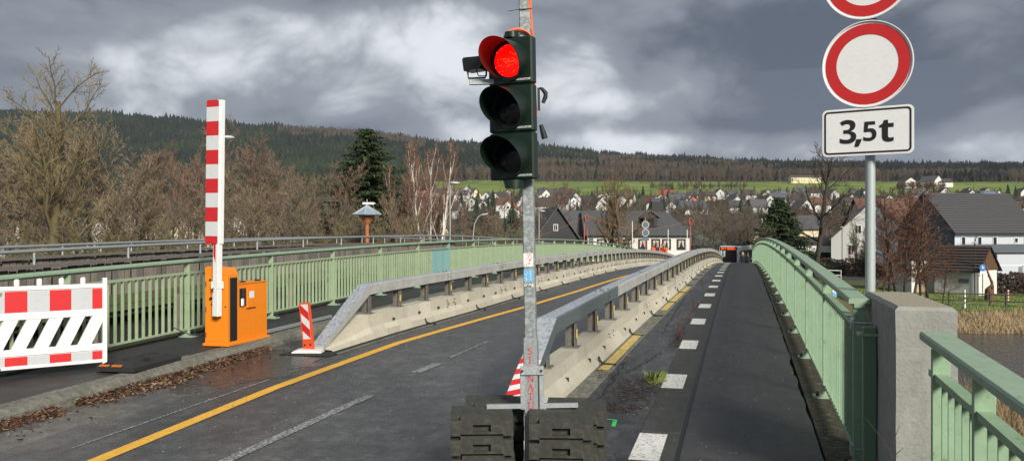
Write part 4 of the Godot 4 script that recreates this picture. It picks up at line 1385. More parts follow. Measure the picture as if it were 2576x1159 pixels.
	var cb := Shape.new()
	cb.tube([Vector3(-0.12, 0.735, 0.118), Vector3(-0.135, 0.74, 0.12), Vector3(-0.142, 0.66, 0.10), Vector3(-0.135, 0.545, 0.05), Vector3(-0.17, 0.535, 0.03), Vector3(-0.215, 0.57, 0.02)], [.004, .004, .004, .004, .004, .004], 6)
	cb.tube([Vector3(-0.235, 0.60, 0.0), Vector3(-0.235, 0.60, 0.028)], [.02, .016], 10)
	cb.tube([Vector3(-0.215, 0.53, 0.0), Vector3(-0.215, 0.53, 0.025)], [.012, .01], 10)
	part("plug_cable", cb, M.black, house)
	var rc := Shape.new()
	rc.tube([Vector3(-0.34, 0.20, -0.1), Vector3(-0.5, 0.1, -.18), Vector3(-0.62, 0.12, -.1), Vector3(-0.8, 0.22, 0.0)], [.009, .009, .009, .008], 6)
	part("supply_cable", rc, M.dark_metal, house)

func beacon() -> void:
	var o := thing("guide_beacon", "small leaning red and white striped beacon on a white foot before the bare barrier nose", "beacon", on_bridge(10.16, -5.41, -0.118), bridge_basis() * Basis(Vector3.UP, 0.25))
	var ft := Shape.new()
	ft.prism([Vector2(-0.19, 0.0), Vector2(0.19, 0.0), Vector2(0.185, 0.018), Vector2(0.10, 0.04), Vector2(-0.10, 0.04), Vector2(-0.185, 0.018)], -0.15, 0.15)
	part("foot", ft, M.white_plastic, o)
	var lean := Basis(Vector3.BACK, 0.10) * Basis(Vector3.UP, -0.35)
	var bd := Shape.new()
	bd.prism(plate_outline(0.15, 0.60, 0.012), -0.02, 0.02)
	var b := part("board", bd, M.orange_red, o, Transform3D(lean, Vector3(-0.03, 0.335, 0)))
	var wp := Shape.new()
	wp.box(Vector3(0, 0.055, 0.0205), Vector3(0.115, 0.45, 0.003))
	var white := part("white_sheet", wp, M.reflective_white, b)
	var rs := Shape.new()
	for pl in stripes(0.115, 0.45, 0.225, -0.95, 0.06):
		var q := []
		for v in pl: q.append(v + Vector2(0, 0.055))
		rs.prism(q, 0.0225, 0.024)
	part("red_stripes", rs, M.reflective_red, white)
	for x in [-.045, .04]:
		var hl := Shape.new()
		hl.tube([Vector3(x, -.245, 0.018), Vector3(x, -.245, 0.024)], [.013, .013], 10)
		part("hole", hl, M.black, b)

func fence_board() -> void:
	# a white plastic safety barrier, standing on the footway at an angle, its right end by the kerb
	var right := Vector3(-4.40, 0, -9.40)
	var left := Vector3(-5.20, 0, -8.77)
	var dir := (left - right).normalized()
	var base := right
	base.y = on_bridge(7.9, -6.8).y + 0.075
	var bs := Basis(-dir, Vector3.UP, (-dir).cross(Vector3.UP).normalized())
	var o := thing("safety_fence", "white plastic safety fence with red and grey panels and slanted slats", "safety fence", base, bs)
	var L := 2.1
	var bar := func(y0: float, y1: float, th: float, called: String) -> void:
		var s := Shape.new()
		s.cbox(Vector3(-L / 2, (y0 + y1) / 2, 0), Vector3(L, y1 - y0, th), 0.005)
		part(called, s, M.white_plastic, o)
	bar.call(0.0, 0.03, 0.045, "lower_edge"); bar.call(0.03, 0.135, 0.022, "lower_board"); bar.call(0.135, 0.205, 0.045, "lower_rail")
	bar.call(0.505, 0.575, 0.045, "middle_rail"); bar.call(0.575, 0.805, 0.022, "upper_board"); bar.call(0.805, 0.85, 0.045, "top_edge")
	for x in [-0.02, -L + 0.02]:
		var s := Shape.new()
		s.cbox(Vector3(x, 0.44, 0), Vector3(0.045, 0.94, 0.055), 0.006)
		part("end_post", s, M.white_plastic, o)
	var sl := Shape.new()
	sl.prism([Vector2(-0.140, -0.152), Vector2(-0.006, -0.152), Vector2(0.140, 0.152), Vector2(0.006, 0.152)], -0.016, 0.016)
	var slm := sl.mesh()
	for k in 10: part("slat", slm, M.white_plastic, o, Transform3D(Basis(), Vector3(-0.15 - k * 0.207, 0.355, 0)))
	var tk := Shape.new()
	tk.cbox(Vector3(0, 0.03, 0), Vector3(0.05, 0.075, 0.03), 0.012)
	var tkm := tk.mesh()
	for k in 9: part("top_knob", tkm, M.white_plastic, o, Transform3D(Basis(), Vector3(-0.235 - k * 0.207, 0.855, 0)))
	for q in [[0.582, 0.798], [0.038, 0.127]]:
		var x := -0.045
		var red := true
		var wd := 0.10
		while x > -L + 0.05:
			var x2 := maxf(x - wd, -L + 0.045)
			var s := Shape.new()
			s.box(Vector3((x + x2) / 2, (q[0] + q[1]) / 2, 0.012), Vector3(x - x2, q[1] - q[0], 0.003))
			part("red_panel" if red else "grey_panel", s, M.reflective_red if red else M.reflective_grey, o)
			x = x2
			red = not red
			wd = 0.205
	# rubber foot plate
	var root := csg_box(Vector3(0.46, 0.10, 0.86))
	for z in [-.25, 0.0, .25]: root.add_child(csg_box(Vector3(0.10, 0.06, 0.08), Vector3(0.02, 0.04, z), true))
	root.add_child(csg_box(Vector3(0.14, 0.05, 0.16), Vector3(0.2, 0.04, 0.1), true))
	root.add_child(csg_box(Vector3(0.10, 0.05, 0.1), Vector3(-0.1, 0.04, 0.38), true))
	for sx in [-1, 1]:
		var c := csg_box(Vector3(0.2, 0.2, 1.2), Vector3(sx * 0.25, 0.10, 0), true)
		c.rotation.z = -sx * 0.5
		root.add_child(c)
		var e := csg_box(Vector3(1.0, 0.2, 0.2), Vector3(0, 0.10, sx * 0.45), true)
		e.rotation.x = sx * 0.5
		root.add_child(e)
	var fp := thing("fence_foot", "black rubber foot plate on the kerb under the white safety fence", "foot plate", on_bridge(8.18, -6.41, 0.052), bridge_basis() * Basis(Vector3.UP, 0.06))
	root.name = "plate"
	root.material_override = M.dark_rubber
	fp.add_child(root)
	var tx := Shape.new()
	for k in 9:
		if k == 4: continue
		tx.prism([Vector2(-.14 + k * .03, -.014), Vector2(-.12 + k * .03, -.014), Vector2(-.108 + k * .03, .014), Vector2(-.128 + k * .03, .014)], 0, .002)
	part("orange_print", tx, M.orange_dark, fp, Transform3D(Basis(Vector3.RIGHT, -.9), Vector3(-0.05, 0.012, 0.428)))

func loose_things() -> void:
	# square steel tube on the left footway
	var b := Shape.new()
	var p0 := on_bridge(10.86, -6.42, 0.022)
	var p1 := on_bridge(12.75, -6.40, 0.022)
	b.tube([p0, p1], [0.03, 0.03], 4, true, false)
	solo("steel_tube", b, M.galvanised, "square galvanised steel tube lying on the footway behind the striped beacon", "steel tube")
	# leaves swept against the kerb
	var lf := Shape.new()
	rng.seed = 101
	var nn := noise(71, 0.8, 3)
	var cols := [Color(.085, .035, .018), Color(.13, .06, .03), Color(.055, .024, .014), Color(.20, .12, .065), Color(.30, .20, .12), Color(.035, .018, .012)]
	for k in 5200:
		var s := rng.randf_range(5.2, 10.3)
		var u := pow(rng.randf(), 1.5)
		var wide := clampf(0.42 * (1.0 - absf(s - 7.7) / 3.2), 0.05, 0.42) * (0.8 + nn.get_noise_1d(s * 4.0) * 0.6)
		if nn.get_noise_1d(s * 2.3 + 50) < -0.32: continue
		var t := -6.09 + u * wide + (0.0 if rng.randf() < 0.97 else rng.randf() * 0.4)
		var up := -0.125 + (1.0 - u) * 0.055 * rng.randf()
		var c := on_bridge(s, t, up)
		var bs := Basis(Vector3.UP, rng.randf() * TAU) * Basis(Vector3.RIGHT, rng.randf_range(-.7, .7)) * Basis(Vector3.BACK, rng.randf_range(-.6, .6))
		var l := rng.randf_range(.014, .034)
		var w := l * rng.randf_range(.25, .55)
		lf.tint = cols[rng.randi() % 6] * rng.randf_range(.6, 1.2)
		lf.tri(c + bs * Vector3(-l, .002, 0), c + bs * Vector3(0, -.003, w), c + bs * Vector3(l, .004, 0))
		lf.tri(c + bs * Vector3(-l, .002, 0), c + bs * Vector3(l, .004, 0), c + bs * Vector3(0, -.003, -w))
	solo("fallen_leaves", lf, M.leaf, "drift of brown fallen leaves lying in the gutter along the kerb", "leaves", "", "stuff")
	# dark litter and twigs beside the slabs
	var lt := Shape.new()
	for q in [[8.15, -.98, .42, .13, 1100], [7.35, -1.05, .10, .12, 320], [7.9, -.80, .35, .08, 200], [9.35, -1.43, .3, .05, 90], [11.6, -.82, .7, .045, 520], [13.4, -.8, .5, .03, 140], [15.4, -.78, .9, .04, 160], [8.75, -1.36, .12, .08, 70], [5.65, -.85, .2, .05, 80], [9.3, -1.1, .9, .25, 120]]:
		for k in q[4]:
			var s: float = rng.randfn(q[0], q[2])
			var t: float = rng.randfn(q[1], q[3])
			if t > -0.752 and rng.randf() < .85: continue
			var c := on_bridge(s, minf(t, -.70), rng.randf_range(.003, .018))
			var bs := Basis(Vector3.UP, rng.randf() * TAU) * Basis(Vector3.RIGHT, rng.randf_range(-.5, .5))
			var l := rng.randf_range(.008, .03)
			lt.tint = [Color(.035, .018, .015), Color(.05, .024, .018), Color(.018, .011, .010), Color(.09, .055, .04)][rng.randi() % 4]
			lt.tri(c + bs * Vector3(-l, 0, 0), c + bs * Vector3(0, .002, l * .45), c + bs * Vector3(l, .003, 0))
	solo("leaf_litter", lt, M.leaf, "dark rotten leaf litter caught along the edge of the painted slabs", "litter", "", "stuff")
	# tuft of grass and dry weeds growing at the slabs
	var gr := Shape.new()
	for k in 620:
		var a := rng.randf() * TAU
		var r := pow(rng.randf(), .8) * .075
		var p := on_bridge(8.5 + sin(a) * r * 1.3, -.835 + cos(a) * r * .6, 0.0)
		var out := Vector3(cos(a), 0, sin(a)) * rng.randf_range(.02, .10) + Vector3(.03, 0, 0)
		var h := rng.randf_range(.03, .15) * rng.randf_range(.5, 1.0)
		gr.tint = Color(.11, .18, .03).lerp(Color(.36, .36, .12), rng.randf()) * rng.randf_range(.5, 1.1)
		var sd := Vector3(.0018, 0, .001)
		gr.tri(p - sd, p + sd, p + out * .5 + Vector3(0, h * .7, 0) + sd * .5)
		gr.tri(p - sd, p + out * .5 + Vector3(0, h * .7, 0) + sd * .5, p + out + Vector3(0, h, 0))
	solo("grass_tuft", gr, M.leaf, "bright green grass tuft growing beside a painted white slab", "grass")
	var wd := Shape.new()
	for q in [[11.7, .5, 13], [13.6, .25, 5], [15.4, .7, 7], [19.8, .8, 6]]:
		for k in q[2]:
			var p := on_bridge(rng.randfn(q[0], q[1] * .5), -.79 + rng.randf_range(-.05, .03), 0)
			var tip := p + Vector3(rng.randf_range(-.08, .08), rng.randf_range(.08, .34), rng.randf_range(-.06, .06))
			wd.tint = Color(.12, .05, .035) * rng.randf_range(.6, 1.4)
			wd.tube([p, p.lerp(tip, .5) + Vector3(rng.randf_range(-.02, .02), 0, 0), tip], [.003, .0025, .0012], 3, false, false)
			for j in 3:
				var m := p.lerp(tip, rng.randf_range(.4, .95))
				wd.tube([m, m + Vector3(rng.randf_range(-.05, .05), rng.randf_range(.0, .06), rng.randf_range(-.03, .03))], [.002, .001], 3, false, false)
	solo("dry_weeds", wd, M.leaf, "dry reddish weeds growing in the joint left of the painted slabs", "weeds", "", "stuff")
	var st := Shape.new()
	for k in 900:
		var s := rng.randf_range(4.2, 16)
		var t := rng.randf_range(-5.9, -1.9) if rng.randf() < .55 else rng.randf_range(-1.3, .5)
		var c := on_bridge(s, t, (-.126 if t < -1.6 else .013 if t > -.4 else .003) + .002)
		st.tint = Color(.3, .29, .27) * rng.randf_range(.3, 1.4)
		st.box(c, Vector3(rng.randf_range(.003, .011), .004, rng.randf_range(.003, .012)), Basis(Vector3.UP, rng.randf() * 3))
	solo("loose_grit", st, M.leaf, "pale grit scattered over the wet road and footway", "grit", "", "stuff")
	# bare twig growing up in front of the pillar
	var tw := Shape.new()
	tw.tint = Color(.05, .038, .028)
	var T := func(x, y): return spot(x, y, 4.45)
	tw.tube([T.call(2245, 1165), T.call(2238, 1130), T.call(2206, 1085), T.call(2180, 1052)], [.004, .003, .002, .001], 4)
	tw.tube([T.call(2238, 1130), T.call(2252, 1100), T.call(2264, 1068)], [.003, .002, .001], 4)
	tw.tube([T.call(2245, 1150), T.call(2262, 1135), T.call(2275, 1125)], [.0025, .002, .001], 4)
	solo("bare_twig", tw, M.leaf, "thin bare twig sprouting in front of the concrete pillar", "twig")
# ---------- timber footbridge beside the road bridge ----------
func footbridge() -> void:
	var o := thing("timber_footbridge", "old timber footbridge with board parapets and grey pipe handrails beyond the railing", "footbridge")
	rng.seed = 31
	var lift := func(s: float) -> float: return deck(s)
	for side in 2:
		var t := -9.95 if side == 0 else -13.0
		var top := 0.90 if side == 0 else 0.85
		var kinds := []
		for k in 4:
			var b := Shape.new()
			b.box(Vector3(0, -0.30, 0), Vector3(0.028, 0.62 + .02 * k, 0.100 + .013 * k))
			kinds.append(b.mesh())
		var s := 8.6 if side == 0 else 11.5
		var i := 0
		while s < 29.5:
			var back := rng.randf_range(-.012, .008)
			part("board", kinds[rng.randi() % 4], M.old_wood if rng.randf() < .7 else M.grey_wood, o, Transform3D(bridge_basis() * Basis(Vector3.RIGHT, rng.randf_range(-.012, .012)), on_bridge(s, t + back, top - 0.03 + rng.randf_range(-.02, .01))))
			s += 0.158
			i += 1
			if i > 260: break
		for q in [[top - 0.005, top + 0.045, 0.17, "cap_plank"], [0.20, 0.36, 0.10, "edge_beam"], [0.10, 0.19, 0.22, "ledge"]]:
			var c := Shape.new()
			strip(c, 6.0, 29.6, 1.0, [[t - q[2] / 2, q[0]], [t - q[2] / 2, q[1]], [t + q[2] / 2, q[1]], [t + q[2] / 2, q[0]], [t - q[2] / 2, q[0]]])
			part(q[3], c, M.grey_wood if q[3] == "cap_plank" else M.mossy_wood, o)
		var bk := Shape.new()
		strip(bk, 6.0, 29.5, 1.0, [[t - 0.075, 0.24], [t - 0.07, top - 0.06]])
		part("dark_gap_backing", bk, M.shade_wood, o)  # dark sheet added behind the boards so their gaps look shaded
		var pipe := Shape.new()
		var pts := []
		var rd := []
		for k in 24:
			var ss := 6.0 + k * 1.75
			pts.append(on_bridge(ss, t, (1.145 if side == 0 else 1.09) - maxf(0, ss - 30.0) * 0.012))
			rd.append(0.027)
		pipe.tube(pts, rd, 10)
		part("pipe_handrail", pipe, M.galvanised, o)
		var st := Shape.new()
		st.tube([Vector3(0, 0, 0), Vector3(0, 0.24, 0)], [.021, .021], 8)
		var stm := st.mesh()
		for k in 17:
			var ss := (8.4 if side == 0 else 12.3) + k * 2.0
			part("pipe_post", stm, M.galvanised, o, Transform3D(Basis(), on_bridge(ss, t, (0.895 if side == 0 else 0.84) - maxf(0, ss - 30.0) * 0.012)))
	var dk := Shape.new()
	strip(dk, 5.0, 29.6, 1.0, [[-13.1, 0.0], [-13.1, 0.12], [-9.9, 0.12], [-9.9, 0.0], [-13.1, 0.0]])
	part("walkway_deck", dk, M.shade_wood, o)  # deck kept near black, also set to block light under the parapets
	for t in [-10.25, -12.7]:
		var gd := Shape.new()
		strip(gd, 5.0, 40.0, 1.5, [[t - .15, -0.75], [t - .15, -0.002], [t + .15, -0.002], [t + .15, -0.75], [t - .15, -0.75]])
		part("added_girder", gd, M.shade_wood, o)  # dark girders added to block light below the deck
	var pp := Shape.new()
	pp.box(Vector3(0, -0.45, 0), Vector3(0.12, 1.1, 0.12))
	var ppm := pp.mesh()
	for k in 10: part("bracket_post", ppm, M.old_wood, o, Transform3D(bridge_basis(), on_bridge(9.6 + k * 2.0, -9.85, 0.15)))
	for s in [14.0, 26.0]:
		for t in [-10.3, -12.7]:
			var pl := Shape.new()
			pl.box(on_bridge(s, t, -3.6), Vector3(.35, 6, .35), bridge_basis())
			part("pile", pl, M.shade_wood, o)

# ---------- street furniture ----------
func lamp(at: Vector3, h: float, kind: int, label: String, yaw := 0.0, dark := false, big := 1.0) -> void:
	var o := thing("street_lamp", label, "street lamp", at, Basis(Vector3.UP, yaw), "street lamps beyond the bridge")
	var p := Shape.new()
	var m: Material = M.dark_metal if dark else M.lamp_pole
	if kind == 0:
		p.tube([Vector3.ZERO, Vector3(0, h * .5, 0), Vector3(0, h - 0.06, 0)], [.075, .06, .05], 10)
		part("pole", p, m, o)
		var hd := Shape.new()
		hd.lathe([Vector2(0, 0.11), Vector2(.16, .095), Vector2(.27, .05), Vector2(.30, 0.0), Vector2(.28, -.03)], 20, Transform3D(Basis().scaled(Vector3(1.15, 1, .8) * big), Vector3(0.30 * big, h, 0)))
		var head := part("lamp_head", hd, M.lamp_head, o)
		var g := Shape.new()
		g.lathe([Vector2(.28, -.03), Vector2(.2, -.09), Vector2(0, -.11)], 20, Transform3D(Basis().scaled(Vector3(1.15, 1, .8) * big), Vector3(0.30 * big, h, 0)))
		part("lamp_glass", g, M.lamp_glass, head)
	elif kind == 1:
		p.tube([Vector3.ZERO, Vector3(0, h * .72, 0), Vector3(0.12, h * .88, 0), Vector3(0.45, h * .97, 0), Vector3(0.8, h, 0)], [.07, .055, .05, .045, .04], 10)
		part("pole", p, m, o)
		var hd := Shape.new()
		hd.cbox(Vector3(1.05, h + .02, 0), Vector3(0.6, .11, .26), .04, Basis(Vector3.BACK, .18))
		part("lamp_head", hd, M.lamp_head, o)
	else:
		p.tube([Vector3.ZERO, Vector3(0, h, 0)], [.05, .04], 8)
		part("pole", p, m, o)
		var hd := Shape.new()
		hd.lathe([Vector2(0.02, .1), Vector2(.22, .06), Vector2(.3, 0), Vector2(.1, -.05), Vector2(0, -.06)], 14, Transform3D(Basis(), Vector3(0, h, 0)))
		part("lamp_head", hd, M.lamp_head, o)

func on_ground(x: float, depth: float, up := 0.0) -> Vector3:
	var p := spot(x, 579, depth)
	p.y = ground_y(p.x, p.z) + up
	return p
func tower_house() -> void:
	var at := on_ground(923, 60.5)
	at.y = -4.2
	var o := thing("nesting_tower", "wooden nesting tower with a zinc pyramid roof and weathervane on one post", "nesting tower", at)
	var k := 60.5 / 2181.0
	var y := func(py: float) -> float: return EYE - (py - 579.0) * k - at.y
	var p := Shape.new()
	p.tube([Vector3(0, 0, 0), Vector3(0, y.call(560), 0)], [.17, .15], 12)
	part("post", p, M.warm_wood, o)
	var step := [[.28, 561, 556.5], [.38, 556, 551.5], [.48, 551, 546.5], [.58, 546, 541.5]]
	for q in step:
		var b := Shape.new()
		b.lathe([Vector2(0, y.call(q[1])), Vector2(q[0] * .92, y.call(q[1])), Vector2(q[0], y.call(q[2]) - .02), Vector2(0, y.call(q[2]) - .02)], 8, Transform3D.IDENTITY, false)
		part("nest_tier", b, M.warm_wood, o)
	var r := Shape.new()
	r.lathe([Vector2(.6, y.call(542)), Vector2(1.0, y.call(540)), Vector2(1.01, y.call(538.5)), Vector2(0.06, y.call(517))], 8, Transform3D.IDENTITY, false)
	var roof := part("roof", r, M.roof_zinc, o)
	var ed := Shape.new()
	for i in 8:
		var a := TAU * i / 8.0
		ed.tube([Vector3(cos(a) * 1.0, y.call(538), sin(a) * 1.0), Vector3(cos(a) * .06, y.call(516.5), sin(a) * .06)], [.022, .022], 4)
	part("roof_seams", ed, M.lamp_head, roof)
	var v := Shape.new()
	v.tube([Vector3(0, y.call(517), 0), Vector3(0, y.call(501), 0)], [.025, .02], 6)
	v.box(Vector3(0.08, y.call(511), 0), Vector3(.8, .15, .03))
	v.tube([Vector3(.46, y.call(511), 0), Vector3(.62, y.call(511), 0)], [.08, .0], 6)
	part("weathervane", v, M.frame_white, o)

func cable(called: String, a: Vector3, b: Vector3, sag: float, r: float, label: String) -> void:
	var s := Shape.new()
	var pts := []
	var rd := []
	for i in 17:
		var k := i / 16.0
		pts.append(a.lerp(b, k) - Vector3(0, sag * 4.0 * k * (1 - k), 0))
		rd.append(r)
	s.tube(pts, rd, 5)
	solo(called, s, M.far_cable, label, "cable", "orange cables over the bridge end")

func far_signals() -> void:
	var d := 74.0
	for q in [[1470.0, 541.0, -1, "red temporary signal mast beside the black gabled house"], [1737.0, 550.0, 1, "red temporary signal mast at the white inn's corner"]]:
		var top := spot(q[0], q[1], d)
		var at := Vector3(top.x, deck(74.0) - 0.1, top.z)
		var h := top.y - at.y
		var o := thing("signal_mast", q[3], "signal mast", at)
		var p := Shape.new()
		p.tube([Vector3.ZERO, Vector3(0, h, 0)], [.05, .045], 8)
		part("mast", p, M.far_mast, o)
		if q[2] < 0:
			var p2 := Shape.new()
			p2.tube([Vector3(.3, 0, 0), Vector3(.26, h * .75, 0)], [.045, .04], 8)
			part("stay", p2, M.far_mast, o)
		var c := Shape.new()
		var pts := []
		var rd := []
		for i in 25:
			var a := TAU * i / 8.0
			pts.append(Vector3((.22 if q[2] < 0 else 0.0) + cos(a) * .17, h - .22 + sin(a) * .3, .1 + i * .008))
			rd.append(.028)
		c.tube(pts, rd, 5)
		part("cable_coil", c, M.far_cable, o)
		var b := Shape.new()
		b.cbox(Vector3(.24 * q[2], h * (.5 if q[2] < 0 else .58), 0), Vector3(.22, .75, .18), .02)
		var hd := part("signal_head", b, M.signal_green, o)
		for i in 3:
			var vv := Shape.new()
			vv.tube([Vector3(.24 * q[2], h * (.5 if q[2] < 0 else .58) + .24 - .24 * i, -.08), Vector3(.24 * q[2], h * (.5 if q[2] < 0 else .58) + .24 - .24 * i, -.24)], [.09, .09], 8)
			part("visor", vv, M.signal_visor, hd)
		if q[2] > 0:
			var bx := Shape.new()
			bx.cbox(Vector3(.25, .9, 0), Vector3(.3, .8, .2), .02)
			part("control_box", bx, M.dark_metal, o)
	cable("signal_cable_span", spot(1478, 541, d), spot(1735, 553, d), 0.95, .011, "orange cable slung between the two red signal masts")
	cable("signal_cable_span", spot(1478, 566, d), spot(1660, 606, d + 6), 0.75, .010, "lower orange cable sagging behind the round sign backs")
	cable("signal_cable_span", spot(1470, 543, d), spot(1350, 594, d - 6), 0.15, .008, "orange cable running from the mast past the black gable")
	# round signs seen from the back
	var at := spot(1624, 640, 75.0)
	at.y = deck(76.0)
	var s := thing("back_to_front_sign", "two round signs and a plate seen from behind before the white inn", "road sign", at)
	var pp := Shape.new()
	pp.tube([Vector3.ZERO, Vector3(0, 4.2, 0)], [.04, .04], 8)
	part("pole", pp, M.red_pole, s)
	for y in [1.62, 0.93]:
		var dd := Shape.new()
		dd.ring(0, .3, 0.0, 28, Transform3D(Basis(), Vector3(0, y + 2.0, .05)))
		var pl := part("sign_plate", dd, M.sign_back, s)
		var rm := Shape.new()
		rm.ring(.275, .31, 0.004, 28, Transform3D(Basis(), Vector3(0, y + 2.0, .05)))
		part("rim", rm, M.frame_white, pl)
	var pb := Shape.new()
	pb.box(Vector3(0, 2.4, .05), Vector3(.6, .3, .02))
	part("sign_plate", pb, M.sign_back, s)
	for q in [[1591.0, 557.0, "thin white flagpole before the inn with a red lamp at its foot"], [1681.0, 578.0, "thin white flagpole before the inn's plain window wall"], [1729.0, 578.0, "thin grey flagpole at the inn's right corner"]]:
		var top := spot(q[0], q[1], 82.0)
		var fp := thing("flagpole", q[2], "flagpole", Vector3(top.x, deck(82) - .2, top.z))
		var f := Shape.new()
		f.tube([Vector3.ZERO, Vector3(0, top.y - deck(82) + .2, 0)], [.05, .04], 8)
		part("pole", f, M.frame_white, fp)
		var cp := Shape.new()
		cp.tube([Vector3(0, top.y - deck(82) + .2, 0), Vector3(0, top.y - deck(82) + .28, 0)], [.06, .02], 8)
		part("cap", cp, M.lamp_head, fp)
		if q[0] < 1600:
			var rl := Shape.new()
			rl.cbox(Vector3(0.05, 1.45, .1), Vector3(.3, .55, .2), .05)
			part("red_lantern", rl, M.reflective_red, fp)
	# blue direction plate by the left mast
	var bp := spot(1487, 600, 76.0)
	var bs := thing("blue_sign", "small blue grey sign plate beside the left red mast", "road sign", Vector3(bp.x, deck(76), bp.z))
	var bpl := Shape.new()
	bpl.prism(plate_outline(.42, .95, .2), -.01, .01, Transform3D(Basis(), Vector3(0, 2.05, 0)))
	part("sign_plate", bpl, M.sign_back, bs)
	var bpo := Shape.new()
	bpo.tube([Vector3(0, 0, -.04), Vector3(0, 2.5, -.04)], [.03, .03], 8)
	part("pole", bpo, M.galvanised, bs)

# ---------- people: tapered bones joined by a smooth minimum, meshed as surface nets ----------
func figure(label: String, at: Vector3, yaw: float, bones: Array, group: String, cell := 0.05) -> void:
	# bones = [a, b, ra, rb, colour]
	var lo := Vector3(99, 99, 99)
	var hi := -lo
	for b in bones:
		for k in 2:
			lo = lo.min(b[k] - Vector3.ONE * (b[2 + k] + .06)); hi = hi.max(b[k] + Vector3.ONE * (b[2 + k] + .06))
	var n := Vector3i(((hi - lo) / cell).ceil()) + Vector3i.ONE
	var f := PackedFloat32Array()
	f.resize(n.x * n.y * n.z)
	for z in n.z:
		for y in n.y:
			for x in n.x:
				var p := lo + Vector3(x, y, z) * cell
				var acc := 0.0
				for b in bones:
					var ab: Vector3 = b[1] - b[0]
					var h := clampf((p - b[0]).dot(ab) / ab.length_squared(), 0, 1)
					var d: float = (p - b[0] - ab * h).length() - lerpf(b[2], b[3], h)
					acc += exp(-d * 45.0)
				f[x + n.x * (y + n.y * z)] = -log(maxf(acc, 1e-30)) / 45.0
	var vid := {}
	var pts := []
	var sh := Shape.new()
	for z in n.z - 1:
		for y in n.y - 1:
			for x in n.x - 1:
				var c := Vector3.ZERO
				var m := 0
				for e in [[0, 0, 0, 1, 0, 0], [0, 1, 0, 1, 1, 0], [0, 0, 1, 1, 0, 1], [0, 1, 1, 1, 1, 1], [0, 0, 0, 0, 1, 0], [1, 0, 0, 1, 1, 0], [0, 0, 1, 0, 1, 1], [1, 0, 1, 1, 1, 1], [0, 0, 0, 0, 0, 1], [1, 0, 0, 1, 0, 1], [0, 1, 0, 0, 1, 1], [1, 1, 0, 1, 1, 1]]:
					var va := f[x + e[0] + n.x * (y + e[1] + n.y * (z + e[2]))]
					var vb := f[x + e[3] + n.x * (y + e[4] + n.y * (z + e[5]))]
					if (va < 0) != (vb < 0):
						var k := va / (va - vb)
						c += Vector3(x + lerpf(e[0], e[3], k), y + lerpf(e[1], e[4], k), z + lerpf(e[2], e[5], k))
						m += 1
				if m > 0:
					vid[x + n.x * (y + n.y * z)] = pts.size()
					pts.append(lo + c / m * cell)
	var paint := func(p: Vector3) -> Color:
		var best := 9.0
		var col := Color.WHITE
		for b in bones:
			var ab: Vector3 = b[1] - b[0]
			var h := clampf((p - b[0]).dot(ab) / ab.length_squared(), 0, 1)
			var d: float = (p - b[0] - ab * h).length() - lerpf(b[2], b[3], h)
			if d < best:
				best = d
				col = b[4]
		return col
	for z in range(1, n.z - 1):
		for y in range(1, n.y - 1):
			for x in range(1, n.x - 1):
				var i := x + n.x * (y + n.y * z)
				for ax in 3:
					var st: int = [1, n.x, n.x * n.y][ax]
					if (f[i] < 0) == (f[i + st] < 0): continue
					var u: int = [n.x, n.x * n.y, 1][ax]
					var w: int = [n.x * n.y, 1, n.x][ax]
					var q := [i, i - u, i - u - w, i - w]
					if not (vid.has(q[0]) and vid.has(q[1]) and vid.has(q[2]) and vid.has(q[3])): continue
					var P := [pts[vid[q[0]]], pts[vid[q[1]]], pts[vid[q[2]]], pts[vid[q[3]]]]
					sh.tint = paint.call((P[0] + P[2]) * .5)
					if f[i] < 0: sh.quad(P[0], P[1], P[2], P[3])
					else: sh.quad(P[3], P[2], P[1], P[0])
	var o := solo("person", sh, M.body, label, "person", group)
	o.transform = Transform3D(Basis(Vector3.UP, yaw), at)
func pose(jacket: Color, arms: Color, legs: Color, hair: Color, lean := 0.0, arm_l := 0.15, arm_r := 0.15, step := 0.08) -> Array:
	var skin := Color(.36, .2, .14)
	var shoe := Color(.02, .018, .016)
	var b := []
	var hip := Vector3(0, .93, 0)
	var chest := Vector3(0, 1.32, lean * .4)
	for s in [-1.0, 1.0]:
		var k: Vector3 = Vector3(s * .105, .5, step * s + .03)
		b.append([hip + Vector3(s * .09, 0, 0), k, .095, .062, legs])
		b.append([k, Vector3(s * .11, .09, step * s * 1.2), .06, .045, legs])
		b.append([Vector3(s * .11, .05, step * s * 1.2 - .02), Vector3(s * .13, .04, step * s * 1.2 + .15), .05, .038, shoe])
		var sw := arm_l if s < 0 else arm_r
		var el := chest + Vector3(s * .25, -.24, .02 + sw * .3)
		var wr := el + Vector3(-s * sw * .35, -.2 + sw * .3, .1 + sw * .4)
		b.append([chest + Vector3(s * .19, .08, 0), el, .062, .05, arms])
		b.append([el, wr, .048, .036, arms])
		b.append([wr, wr + Vector3(0, -.08, .03), .034, .022, skin])
		b.append([wr + Vector3(0, -.03, .02), wr + Vector3(-s * .035, -.07, .035), .013, .011, skin])
	b.append([hip + Vector3(-.06, .02, 0), hip + Vector3(.06, .02, 0), .115, .115, jacket])
	b.append([hip + Vector3(0, .05, 0), chest, .125, .135, jacket])
	b.append([chest + Vector3(-.1, .05, 0), chest + Vector3(.1, .05, 0), .105, .105, jacket])
	b.append([chest + Vector3(0, .1, 0), chest + Vector3(0, .24, lean * .15), .055, .05, skin])
	var hd := chest + Vector3(0, .34, lean * .3)
	b.append([hd + Vector3(0, -.03, .015), hd + Vector3(0, .06, 0), .078, .088, skin])
	b.append([hd + Vector3(0, 0, .09), hd + Vector3(0, -.02, .105), .012, .014, skin])
	b.append([hd + Vector3(0, .04, -.03), hd + Vector3(0, .085, .0), .088, .08, hair])
	return b
